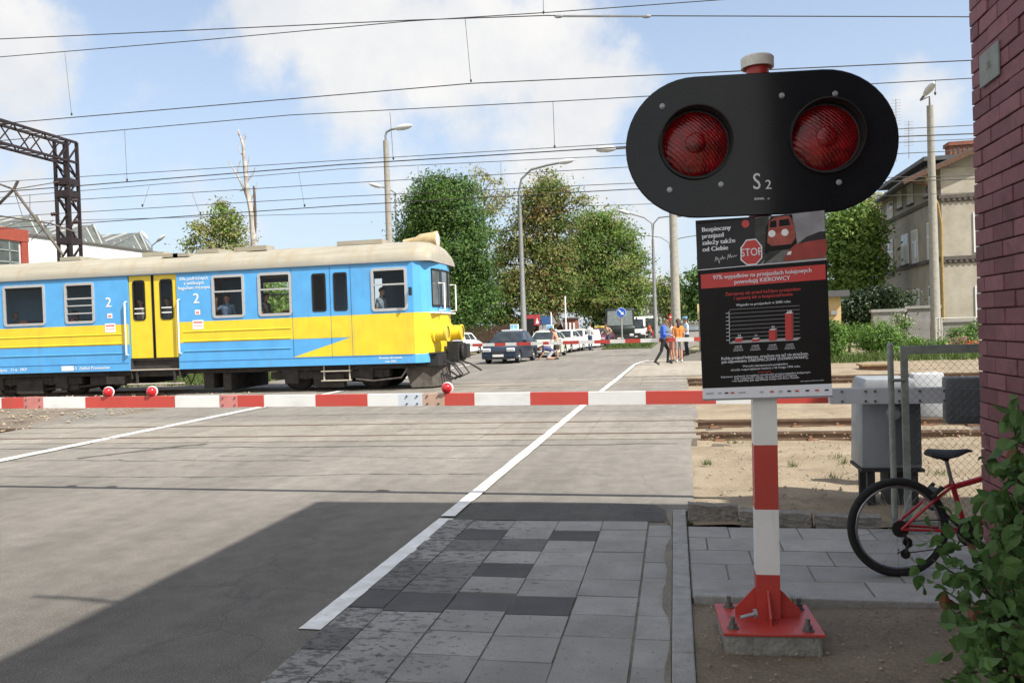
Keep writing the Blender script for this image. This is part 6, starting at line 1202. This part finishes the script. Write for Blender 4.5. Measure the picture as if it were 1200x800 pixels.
# ------------------------------------------------------------------ cars
CGL = mat('car_glass', (.015,.019,.022), .1, var=.4, scale=2, spec=.3, col2=(.05,.06,.065)); CTY = mat('car_tyre', (.015,.015,.015), .9); CRIM = mat('car_rim', (.42,.43,.44), .35, .8, var=.1); CLT = mat('car_headlight', (.70,.72,.74), .12, var=.15, scale=8); CTL = mat('car_taillight', (.45,.02,.02), .2); CBL = mat('car_bumper_black', (.03,.03,.032), .6); PLT = mat('number_plate', (.66,.66,.62), .5, var=.05)
def car(label, px, py, rz, col, W=1.62, L=3.9, H=1.45, est=False, group='cars waiting at the crossing', lsign=None, taxi=False, opendoor=False, black_bumper=False, cat='car', coat=.7):
    g0 = atz(px,py); t = thing('parked_car', label, cat, (g0[0],g0[1],0), rz, group); local(t)
    M = mat('car_paint_%d_%d_%d' % tuple(int(c*1000) for c in col), col, .35, var=.04, coat=coat*.35)
    h = L/2; w2 = W/2; wr = .29; y1, y2 = -h+.72, h-.68; s = H/1.45
    cowl, roof0, roof1, rear = -h+1.05, -h+1.75, (h-.35 if est else h-.95), (h-.06 if est else h-.18)
    def prof(inset):
        b = [(-h+.03,.22),(-h,.38),(-h+.02,.58*s),(-h+.14,.72*s),(cowl,.92*s),(rear,.96*s),(h-.02,.88*s),(h,.55),(h-.04,.24)]
        def arch(yc): return [(yc+(wr+.05)*math.cos(a), max(.2,.29+(wr+.05)*math.sin(a))) for a in [math.pi*i/8 for i in range(9)]]
        return b + [(y2+wr+.05,.22)] + arch(y2)[0:] + [(y2-wr-.05,.2),(y1+wr+.05,.2)] + arch(y1) + [(y1-wr-.05,.22)]
    P = prof(0); k = len(P); layers = [(-w2+.02,.985),(-w2,1.),(w2,1.),(w2-.02,.985)]
    mb = MB(); mb.prism([(-w2,a,b) for a,b in P],(W,0,0))
    zb, zt = .93*s, H-.02; bw, tw = w2-.03, w2-.20
    base = [(-bw,cowl,zb),(bw,cowl,zb),(bw,rear,zb),(-bw,rear,zb)]; top = [(-tw,roof0,zt-.03),(tw,roof0,zt-.03),(tw,roof1,zt-.05),(-tw,roof1,zt-.05)]
    mid = [(-tw+.06,(roof0+roof1)/2-.3,zt+.02),(tw-.06,(roof0+roof1)/2-.3,zt+.02),(tw-.06,(roof0+roof1)/2+.3,zt+.015),(-tw+.06,(roof0+roof1)/2+.3,zt+.015)]
    mb.add(base+top+mid,[(0,1,5,4),(1,2,6,5),(2,3,7,6),(3,0,4,7),(4,5,9,8),(5,6,10,9),(6,7,11,10),(7,4,8,11),(8,9,10,11)])
    mb.build('body', M, t, smooth=25, bevel=.03)
    def qd(a, b, c, d, u0, u1, v0, v1, off):
        a,b,c,d = map(Vector,(a,b,c,d)); n = (b-a).cross(d-a).normalized()
        f = lambda u,v: (a.lerp(b,u)).lerp(d.lerp(c,u),v)+n*off
        return [f(u0,v0),f(u1,v0),f(u1,v1),f(u0,v1)]
    def win(nm, face, u0, u1, v0, v1): q = qd(*face,u0,u1,v0,v1,.008); m2 = MB(); m2.poly(q); m2.build(nm, CGL, t)
    b, tp = base, top
    win('windscreen',(b[0],b[1],tp[1],tp[0]),.05,.95,.06,.93); win('rear_window',(b[2],b[3],tp[3],tp[2]),.08,.92,.12,.88)
    for f in ((b[1],b[2],tp[2],tp[1]),(b[3],b[0],tp[0],tp[3])):
        r_ = f[0] == b[1]
        for u0,u1 in ((.13,.46),(.50,.86)): win('side_window', f, u0 if r_ else 1-u1, u1 if r_ else 1-u0, .1,.9)
    for sx in (-1,1):
        m2 = MB(); m2.box((sx*(w2-.24),-h+.03,.62*s),(.38,.10,.15), rx=.25); m2.build('headlight', CLT, t, bevel=.02)
        m2 = MB(); m2.box((sx*(w2-.14),h-.02,.72*s),(.22,.09,.26)); m2.build('taillight', CTL, t, bevel=.015)
        m2 = MB(); m2.box((sx*(w2+.07),cowl+.28,.98*s),(.18,.1,.12)); m2.build('wing_mirror', M if not black_bumper else CBL, t, bevel=.02)
        for yc in (y1,y2):
            wh = bpy.data.objects.new('wheel', None); COL.objects.link(wh); wh.parent = t; wh['_o'] = [0,0,0]
            m2 = MB(); m2.lathe([(.19,-.09),(.27,-.09),(wr,-.06),(wr,.06),(.27,.09),(.19,.09)],(sx*(w2-.10),yc,wr),(sx,0,0),20); m2.build('tyre', CTY, wh, smooth=30)
            m2 = MB(); m2.lathe([(.2,.075),(.17,.06),(.06,.05),(.04,.08),(0,.08)],(sx*(w2-.10),yc,wr),(sx,0,0),16); m2.build('rim', CRIM, wh, smooth=30)
    for q_ in (((0,-h+.0,.33),(W*.96,.12,.2)),((0,h-.0,.36),(W*.96,.12,.24))): m2 = MB(); m2.box(*q_); m2.build('bumper', CBL if black_bumper else M, t, bevel=.03)
    m2 = MB(); m2.box((0,-h-.005,.52*s),(.62,.05,.11)); m2.bx(-.55,.55,-h-.06,-h+.05,.20,.27); m2.build('grille', CBL, t)
    for y in (-h-.07,h+.07): m2 = MB(); m2.box((0,y,.38),(.52,.02,.11)); m2.build('number_plate', PLT, t)
    if lsign:
        m2 = MB(); m2.box((0,roof0+.5,zt+.05),(.95,.35,.06)); m2.box((.12,roof0+.5,zt+.19),(.42,.06,.30)); ls = m2.build('roof_sign', SW, t, bevel=.01)
        m2 = MB(); m2.box((.12,roof0+.462,zt+.19),(.34,.01,.23)); o = m2.build('sign_plate', mat('l_plate_blue', lsign, .4), t); o.parent = ls
        o = textobj('lettering', [('L', .24, face_minus_y(.12,roof0+.455,zt+.19), dict(bold=.008))], SW, t); o.parent = ls
    if taxi:
        m2 = MB(); m2.box((0,roof0+.45,zt+.09),(.75,.2,.15)); o = m2.build('taxi_sign', mat('taxi_yellow', (.72,.62,.15), .4), t, bevel=.02)
        o2 = textobj('lettering', [('TAXI', .12, face_minus_y(0,roof0+.345,zt+.09), dict(bold=.004))], BLK, t); o2.parent = o
    if opendoor:
        m2 = MB(); hx_, hy_ = w2+.01, cowl+.1; a = R(62); dx, dy = math.sin(a), math.cos(a)
        P_ = lambda u,z: (hx_+dx*u, hy_+dy*u, z)
        m2.prism([P_(0,.28),P_(1.0,.28),P_(1.05,.93*s),P_(.95,H-.06),P_(.42,H-.06),P_(0,.95*s)],(.03,-.03,0)); dr = m2.build('door', M, t, bevel=.01)
        m2 = MB(); o_ = (.0,-.012,0); m2.poly([(p[0]+dy*.012,p[1]-dx*.012,p[2]) for p in (P_(.12,.98*s),P_(.97,.98*s),P_(.9,H-.12),P_(.45,H-.12))]); o = m2.build('door_window', CGL, t); o.parent = dr
    return t
car('dark blue hatchback with a driving school sign on its roof, first in the queue', 599,424, R(-6), (.012,.021,.038), 1.64,3.85,1.48, lsign=(.20,.50,.75))
car('cream white driving school car with a blue L sign behind the dark blue hatchback', 641,417.5, R(-6), (.60,.62,.50), 1.6,3.7,1.42, lsign=(.08,.16,.60))
car('white car partly hidden behind the woman in a peach top', 661,412.5, R(-6), (.55,.55,.56), 1.6,4.0,1.42)
car('white car with its front door swung open towards the road', 675,410.5, R(-6), (.72,.72,.72), 1.6,3.8,1.42, opendoor=True)
car('dark red taxi with a yellow roof sign behind the white shirted man', 703,405.8, R(-6), (.10,.018,.035), 1.66,4.3,1.45, taxi=True)
car('black car hidden behind the open white car door', 687,407.5, R(-6), (.02,.02,.022), 1.6,4.0,1.4)
car('white estate car with a black bumper seen from behind beside the train front', 542,415.5, R(180-4), (.70,.70,.71), 1.62,4.1,1.46, est=True, black_bumper=True, group='cars on the verge')
car('silver white car in traffic between truck and grass island', 741,399.0, R(3), (.58,.59,.60), 1.7,4.0,1.5, group='far traffic')
car('blue car in traffic far down the road', 751,396.8, R(0), (.10,.16,.27), 1.65,4.0,1.5, group='far traffic')
# box vehicles
def van(label, px, py, rz, col, W, L, H, cat, name, dark=False):
    g0 = atz(px,py); t = thing(name, label, cat, (g0[0],g0[1],0), rz, 'far traffic'); local(t); M = mat('van_paint_%d' % int(col[0]*999+col[1]*99), col, .4, var=.08, coat=.3); h = L/2; w2 = W/2
    mb = MB(); P = [(-h,.35),(-h,.95*H/2.2),(-h+.12,1.1*H/2.2),(-h+(.15 if dark else .7),H-.12),(-h+(.3 if dark else 1.0),H),(h,H),(h,.35)]; mb.prism([(-w2,a,b) for a,b in P],(W,0,0)); mb.build('body', M, t, bevel=.06, smooth=30)
    z0, z1 = 1.15*H/2.2, H-.22; y0_, y1_ = -h+.12, -h+(.15 if dark else .66)
    mb = MB(); mb.poly([(-w2+.14,y0_-.015,z0),(w2-.14,y0_-.015,z0),(w2-.2,y1_-.03,z1),(-w2+.2,y1_-.03,z1)]); mb.build('windscreen', CGL if not dark else mat('truck_glass', (.20,.23,.23), .2, var=.3), t)
    for sx in (-1,1):
        mb = MB(); mb.box((sx*(w2-.28),-h-.01,.75),(.34,.06,.2)); mb.build('headlight', CLT, t, bevel=.02)
        mb = MB(); mb.box((sx*(w2+.16),-h+.1,H*.66),(.16,.12,.42)); mb.bar((sx*w2,-h+.12,H*.75),(sx*(w2+.16),-h+.1,H*.75),.04); mb.build('mirror', CBL, t)
        mb = MB(); mb.poly([(sx*(w2+.006),-h+.75,z0),(sx*(w2+.006),-h+1.6,z0),(sx*(w2+.006),-h+1.6,z1),(sx*(w2+.006),-h+1.0,z1)]); mb.build('side_window', CGL, t)
        for yc in (-h+.85,h-.9): mb = MB(); r_ = .36 if W < 2.2 else .48; mb.lathe([(0,-.13),(r_,-.13),(r_,.1),(r_*.6,.11),(0,.08)],(sx*(w2-.12),yc,r_),(sx,0,0),18); mb.build('wheel', CTY, t, smooth=30)
    mb = MB(); mb.box((0,-h-.02,.5),(W*.98,.12,.3)); mb.bx(-w2*.6,w2*.6,-h-.015,-h,.62,.82); mb.build('bumper', CBL, t); mb = MB(); mb.box((0,-h-.09,.5),(.52,.02,.12)); mb.build('number_plate', PLT, t)
van('big dark green truck waiting behind the dark red taxi under the trees', 727,402, R(4), (.012,.017,.014), 2.45,7.5,3.05, 'truck', 'parked_truck', True)
van('white van in the far traffic right of the blue arrow sign', 744.5,399.8, R(2), (.72,.72,.72), 2.0,5.2,2.35, 'van', 'parked_van')
van('second white van further down the road near the double armed lamp', 760.5,396.8, R(0), (.66,.67,.70), 2.0,5.5,2.5, 'van', 'parked_van')
# ------------------------------------------------------------------ people
SKIN = mat('skin', (.42,.23,.155), .6, var=.06); 
def cloth(name, c): return mat('cloth_'+name, c, .85, var=.15, scale=9, bump=.2, bscale=30)
HAIRB = mat('hair_brown', (.045,.025,.015), .6, var=.3, scale=30); HAIRK = mat('hair_dark', (.015,.012,.01), .6, var=.3, scale=30); HAIRG = mat('hair_ginger', (.13,.05,.025), .6, var=.3, scale=30); EYE = mat('eye_dark', (.01,.01,.01), .3)
SHOE = mat('shoe_dark', (.02,.018,.016), .6); SHOEW = mat('shoe_white', (.6,.6,.6), .6)
J0 = dict(pel=(0,0,.94), wst=(0,0,1.10), che=(0,0,1.33), nek=(0,.01,1.47), hed=(0,-.02,1.62),
  shL=(.165,0,1.40), elL=(.215,.03,1.13), wrL=(.21,-.05,.90), shR=(-.165,0,1.40), elR=(-.215,.03,1.13), wrR=(-.21,-.05,.90),
  hiL=(.085,0,.91), knL=(.095,-.02,.50), anL=(.10,.03,.085), toL=(.105,-.13,.035), hiR=(-.085,0,.91), knR=(-.095,-.02,.50), anR=(-.10,.03,.085), toR=(-.105,-.13,.035))
SIT = dict(J0); SIT.update(pel=(0,0,.50), wst=(0,0,.66), che=(0,0,.89), nek=(0,.01,1.03), hed=(0,-.02,1.18), shL=(.165,0,.96), shR=(-.165,0,.96), elL=(.215,-.08,.72), elR=(-.215,-.08,.72), wrL=(.16,-.26,.66), wrR=(-.16,-.26,.66), hiL=(.085,-.02,.47), hiR=(-.085,-.02,.47), knL=(.10,-.42,.48), knR=(-.10,-.42,.48), anL=(.10,-.40,.09), anR=(-.10,-.40,.09), toL=(.10,-.55,.04), toR=(-.10,-.55,.04))
def capsule(mb, a, b, ra, rb, n=10):
    a, b = Vector(a), Vector(b); d = b-a; l = d.length or 1e-4; d = d/l
    prof = [(ra*math.sin(q), -ra*math.cos(q)) for q in (.05,.6,1.1,1.571)] + [(rb*math.sin(q), l-rb*math.cos(q)) for q in (1.571,2.0,2.55,3.09)]
    mb.lathe(prof, a, d, n)
def person(label, loc, rz, top, bottom, hair=HAIRB, pose=None, h=1.74, sleeves='short', legs='long', shoes=None, cap=None, group=None, female=False, z=0., hairlong=False, bald=False, base=J0, vox=.012, held=None):
    shoes = shoes or SHOE; J = dict(base); J.update(pose or {}); J = {k: Vector(v) for k, v in J.items()}
    s = h/1.745; t = thing('person', label, 'person', (loc[0],loc[1],z), rz, group); local(t)
    mats = [SKIN, top, bottom, shoes]; B = []
    def bone(a, b, ra, rb, zn): B.append((Vector(a), Vector(b), ra, rb, zn))
    sw = .9 if female else 1.
    side = (J['shL']-J['shR']).normalized()
    for q in (-.06,.06): bone(J['pel']+side*q, J['wst']+side*q*.9, .105 if not female else .115, .095 if not female else .08, 1 if (J['pel']-J['wst']).length > 0 else 2); bone(J['wst']+side*q*.9, J['che']+side*q*1.2, .098, .112, 1)
    bone(J['che'], J['nek'], .11, .06, 1); bone(J['shL']-side*.03, J['shR']+side*.03, .066*sw, .066*sw, 1); bone(J['nek']-Vector((0,0,.03)), J['hed'], .05, .055, 0)
    fwd = Vector((0,-1,0)); hd = J['hed']; up = (J['hed']-J['nek']).normalized(); fw = (fwd - up*fwd.dot(up)); fw = fw.normalized() if fw.length > .2 else Vector((0,0,-1))
    if 'face' in (pose or {}): fw = Vector(pose['face']).normalized(); fw = (fw-up*fw.dot(up)).normalized()
    bone(hd+up*.045, hd-up*.035+fw*.012, .088, .066, 0); bone(hd-up*.0+fw*.075, hd-up*.028+fw*.098, .011, .015, 0); bone(hd-up*.062+fw*.066, hd-up*.066+fw*.07, .02, .02, 0)
    sd = up.cross(fw)
    for q in (-1,1): bone(hd+sd*q*.086, hd+sd*q*.09-up*.02, .018, .013, 0)
    for S in 'LR':
        a, b, c = J['sh'+S], J['el'+S], J['wr'+S]
        zu, zl = {'short':(1,0),'long':(1,1),'none':(0,0)}[sleeves]
        m_ = a.lerp(b,.62); bone(a, m_, .058*sw, .046*sw, zu); bone(m_, b, .043*sw, .038*sw, 0 if sleeves != 'long' else 1); bone(b, c, .038*sw, .027*sw, zl)
        d = (c-b).normalized(); o = d.cross(Vector((0,0,1))); o = o.normalized() if o.length > .1 else Vector((1,0,0)); u2 = o.cross(d)
        bone(c, c+d*.075, .026, .034, 0)
        for i, (q, l) in enumerate(((-.026,.065),(-.009,.08),(.009,.078),(.026,.06))):
            k = c+d*.08+o*q; bone(k, k+d*l*.55+u2*.006, .0095, .009, 0); bone(k+d*l*.55+u2*.006, k+d*l+u2*-.014, .009, .008, 0)
        bone(c+d*.03+o*.03, c+d*.075+o*.055+u2*.012, .012, .009, 0)
        a, b, c, e = J['hi'+S], J['kn'+S], J['an'+S], J['to'+S]
        zt, zs = {'long':(2,2),'shorts':(2,0),'skirt':(2,0),'bare':(0,0)}[legs]
        bone(a, a.lerp(b,.85), .088, .066, zt); bone(a.lerp(b,.85), b, .062, .056, zt if legs == 'long' else 0); bone(b, b.lerp(c,.35), .055, .056, zs); bone(b.lerp(c,.35), c, .056, .037 if zs == 0 else .047, zs)
        bone(c, e, .042, .034, 3); bone(c, c+(c-e).normalized()*.03-Vector((0,0,.03)), .042, .034, 3)
    bone(J['pel']+side*.06, J['pel']-side*.06, .112, .112, 2); bone(J['hiL'], J['hiR'], .1, .1, 2)
    if legs == 'skirt': bone(J['pel'], (J['knL']+J['knR'])/2+Vector((0,0,.1)), .13, .17, 2)
    mb = MB()
    for a, b, ra, rb, zn in B: capsule(mb, a, b, ra, rb)
    me = bpy.data.meshes.new('tmp'); me.from_pydata(mb.v, [], mb.f); ob = bpy.data.objects.new('tmp', me); COL.objects.link(ob)
    rm = ob.modifiers.new('r','REMESH'); rm.mode = 'VOXEL'; rm.voxel_size = vox; sm = ob.modifiers.new('s','SMOOTH'); sm.iterations = 3; sm.factor = .4
    me2 = bpy.data.meshes.new_from_object(ob.evaluated_get(bpy.context.evaluated_depsgraph_get())); bpy.data.objects.remove(ob)
    co_ = np.empty(len(me2.polygons)*3); me2.polygons.foreach_get('center', co_); co_ = co_.reshape(-1,3); best = np.full(len(co_), 1e9); zi = np.zeros(len(co_), int)
    for a, b, ra, rb, zn in B:
        a_, b_ = np.array(a), np.array(b); d = b_-a_; tt = np.clip(((co_-a_)@d)/max(d@d,1e-9),0,1); dist = np.linalg.norm(co_-a_-tt[:,None]*d,axis=1)-(ra+(rb-ra)*tt)
        m_ = dist < best-.002; best[m_] = dist[m_]; zi[m_] = zn
    for mm in mats: me2.materials.append(mm)
    me2.polygons.foreach_set('material_index', zi.astype(np.int32)); me2.polygons.foreach_set('use_smooth', [True]*len(me2.polygons)); me2.name = 'body'
    bo = bpy.data.objects.new('body', me2); COL.objects.link(bo); bo.parent = t
    bo.scale = t_s = (s,s,s)
    def child(nm, mb, m, sm=True): o = mb.build(nm, m, t, smooth=sm); o.scale = (s,s,s); return o
    rot = Matrix((sd, -fw, up)).transposed().to_4x4()
    if not cap or True:
        mb = MB(); n, k = 16, 8; vs = []
        tmax = .50 if bald else .62
        for i in range(k+1):
            th = math.pi*tmax*i/k
            for p in [2*math.pi*j/n for j in range(n)]:
                front = max(0,-math.sin(p)); q = min(th, math.pi*(tmax-(.27 if not bald else .4)*front)) if True else th
                r_ = .098 + (.004 if hairlong else 0)*math.sin(q)
                v = Vector((math.sin(q)*math.cos(p)*.93, math.sin(q)*math.sin(p), math.cos(q)))*r_
                vs.append(hd + up*.035 + rot.to_3x3() @ v)
        mb.add(vs, [(i*n+j,i*n+(j+1)%n,(i+1)*n+(j+1)%n,(i+1)*n+j) for i in range(k) for j in range(n)])
        if hairlong: capsule(mb, hd-fw*.05+up*.02, hd-fw*.07-up*.20, .075, .05)
        if not (bald): child('hair', mb, hair)
    mb = MB(); [mb.ball(hd+fw*.074+sd*q*.032+up*.012, .012, 8, 5) for q in (-1,1)]; child('eyes', mb, EYE)
    if cap:
        mb = MB(); o = hd+up*.075; mb.lathe([(.098,-.01),(.102,.03),(.13,.065),(.125,.085),(0,.095)], o, up, 20); mb.lathe([(.0,.0),(.09,.0),(.09,.008),(0,.008)], o+fw*.055-up*.0, (up+fw*.25), 18, 1); child('cap', mb, [cap,SHOE])
    if held: mb = MB(); held(mb, J); child('held_item', mb, CBL)
    return t
walk = dict(hiL=(.085,0,.91), knL=(.095,-.20,.54), anL=(.10,-.16,.10), toL=(.105,-.32,.045), knR=(-.095,.10,.50), anR=(-.10,.34,.12), toR=(-.105,.20,.035))
def gp(px, py): q = atz(px,py,.03); return (q[0],q[1])
person('balding man in a bright blue shirt and black trousers walking with bowed head', gp(778,427), R(100), cloth('blue', (.045,.12,.52)), cloth('black', (.018,.018,.02)), HAIRG, dict(walk, hed=(0,-.13,1.57), nek=(0,-.05,1.46), che=(0,-.02,1.33), elL=(.22,.0,1.13), wrL=(.13,-.26,1.10), elR=(-.22,.0,1.13), wrR=(-.10,-.26,1.08), face=(0,-.8,-.6)), 1.76, 'long', group='people on the far pavement', z=.03)
person('woman in a long orange top and grey shorts standing by the walking man', gp(796,424.5), R(10+180), cloth('orange', (.55,.20,.045)), cloth('grey', (.27,.27,.24)), HAIRB, dict(wrL=(.18,-.22,.98), pel=(0,0,.92)), 1.72, 'short', 'shorts', SHOEW, None, 'people on the far pavement', True, .03, True)
person('woman in a white sleeveless top half hidden between the blue and orange shirts', gp(788,424), R(-60), cloth('white', (.62,.58,.55)), cloth('pink', (.40,.17,.13)), HAIRB, dict(wrL=(.12,-.24,1.08)), 1.66, 'none', 'shorts', SHOE, None, 'people on the far pavement', True, .03, True)
q = atz(805,417,.03)
person('policeman in a pale blue shirt, dark trousers and a light blue cap', (q[0],q[1]), R(-70), cloth('pale_blue', (.42,.50,.62)), cloth('navy_black', (.02,.022,.03)), HAIRK, dict(elL=(.22,-.05,1.14), wrL=(.10,-.20,1.28)), 1.8, 'short', 'long', SHOE, cloth('cap_blue', (.22,.36,.55)), 'people on the far pavement', False, .03)
q = atz(800,420,.03)
person('person in dark purple trousers behind the orange top', (q[0]-.1,q[1]), R(200), cloth('brown_top', (.16,.075,.04)), cloth('purple', (.10,.05,.07)), HAIRB, None, 1.7, 'short', 'long', SHOE, None, 'people on the far pavement', True, .03, True)
def gr(px, py): q = atz(px,py); return (q[0],q[1])
kneel = dict(pel=(0,.28,.42), wst=(0,.16,.50), che=(0,-.06,.56), nek=(0,-.20,.60), hed=(0,-.33,.55), shL=(.165,-.13,.56), shR=(-.165,-.13,.56), elL=(.20,-.22,.30), elR=(-.20,-.22,.30), wrL=(.18,-.36,.09), wrR=(-.18,-.36,.09), hiL=(.085,.26,.38), hiR=(-.085,.26,.38), knL=(.13,.02,.075), knR=(-.13,.02,.075), anL=(.13,.42,.08), anR=(-.13,.42,.08), toL=(.13,.55,.04), toR=(-.13,.55,.04), face=(0,-.6,-.8))
person('person in a navy top and pale shorts kneeling on the road on hands and knees', gr(641,421.5), R(-75), cloth('navy', (.045,.05,.13)), cloth('pale', (.42,.42,.46)), HAIRB, kneel, 1.75, 'short', 'shorts', SHOE, None, 'people in the road', True, 0, True)
person('woman in a peach top and dark shorts bending behind the kneeling person', gr(653,421), R(-80), cloth('peach', (.60,.30,.21)), cloth('dark_skirt', (.05,.035,.03)), HAIRB, dict(wst=(0,0,1.09), che=(0,-.10,1.28), nek=(0,-.17,1.39), hed=(0,-.25,1.50), shL=(.165,-.13,1.34), shR=(-.165,-.13,1.34), elL=(.2,-.2,1.08), elR=(-.2,-.2,1.08), wrL=(.18,-.33,.92), wrR=(-.18,-.33,.92)), 1.7, 'none', 'skirt', SHOE, None, 'people in the road', True, 0, True)
person('man in a white shirt and jeans standing between the cars', gr(692,411), R(150), cloth('white_shirt', (.66,.68,.70)), cloth('jeans', (.06,.085,.14)), HAIRB, dict(wrL=(.1,-.22,1.05), wrR=(-.1,-.22,1.05)), 1.78, 'short', 'long', SHOE, None, 'people in the road')
person('man in a tan top leaning against the dark red taxi', gr(713,408.5), R(-55), cloth('tan', (.40,.28,.19)), cloth('jeans'  , (.06,.085,.14)), HAIRG, dict(che=(0,-.06,1.31), hed=(0,-.16,1.57), nek=(0,-.09,1.45), elL=(.32,.12,1.20), wrL=(.26,-.12,1.03), elR=(-.25,-.2,1.2), wrR=(-.15,-.38,1.1)), 1.76, 'short', 'long', SHOEW, None, 'people in the road')
person('distant person in a black top and red trousers near the far vans', gr(766,398), R(20), cloth('black_top', (.02,.02,.02)), cloth('red', (.50,.05,.04)), HAIRK, None, 1.7, 'short', 'long', SHOE, None, 'people far down the road')
person('distant person in an orange red vest left of the double armed lamp', gr(761,398.5), R(-20), cloth('orange_red', (.55,.12,.05)), cloth('grey_trousers', (.10,.10,.11)), HAIRK, None, 1.72, 'long', 'long', SHOE, None, 'people far down the road')
# passengers
def pas(label, px, top, pose=None, rz=0., sit=True, hair=HAIRB, y=None, **k):
    y = 22.02 if sit else 21.78; x = at(px,350,y)[0]; person(label, (x,y), rz, top, cloth('navy_black', (.02,.022,.03)), hair, pose, 1.74, base=SIT if sit else J0, z=1.09 if not sit else 1.27, group='train passengers', **k)
pas('bald passenger in a grey shirt looking out of the large train window', 18, cloth('slate', (.16,.18,.22)), bald=True)
pas('passenger in a pale top sitting behind the barred train window', 88, cloth('cream', (.55,.50,.44)), female=True, hairlong=True)
pas('dark haired woman in a pale vest standing behind the left yellow door', 165, cloth('pale_vest', (.45,.40,.34)), sit=False, female=True, hairlong=True, hair=HAIRK, sleeves='none')
pas('passenger in a grey shirt standing behind the right yellow door', 196, cloth('grey_shirt', (.26,.28,.32)), sit=False)
pas('man in a blue shirt standing at the half open train window, one arm raised', 266, cloth('work_blue', (.13,.20,.33)), dict(elR=(-.30,-.10,1.28), wrR=(-.24,-.22,1.52)), R(15), False)
pas('dark silhouetted passenger behind the next train window', 311, cloth('charcoal', (.04,.04,.045)), None, R(90), False, HAIRK)
pas('train driver in a pale blue shirt behind the cab side window', 447, cloth('driver_blue', (.30,.38,.47)), None, R(75), False, HAIRB, sleeves='short')
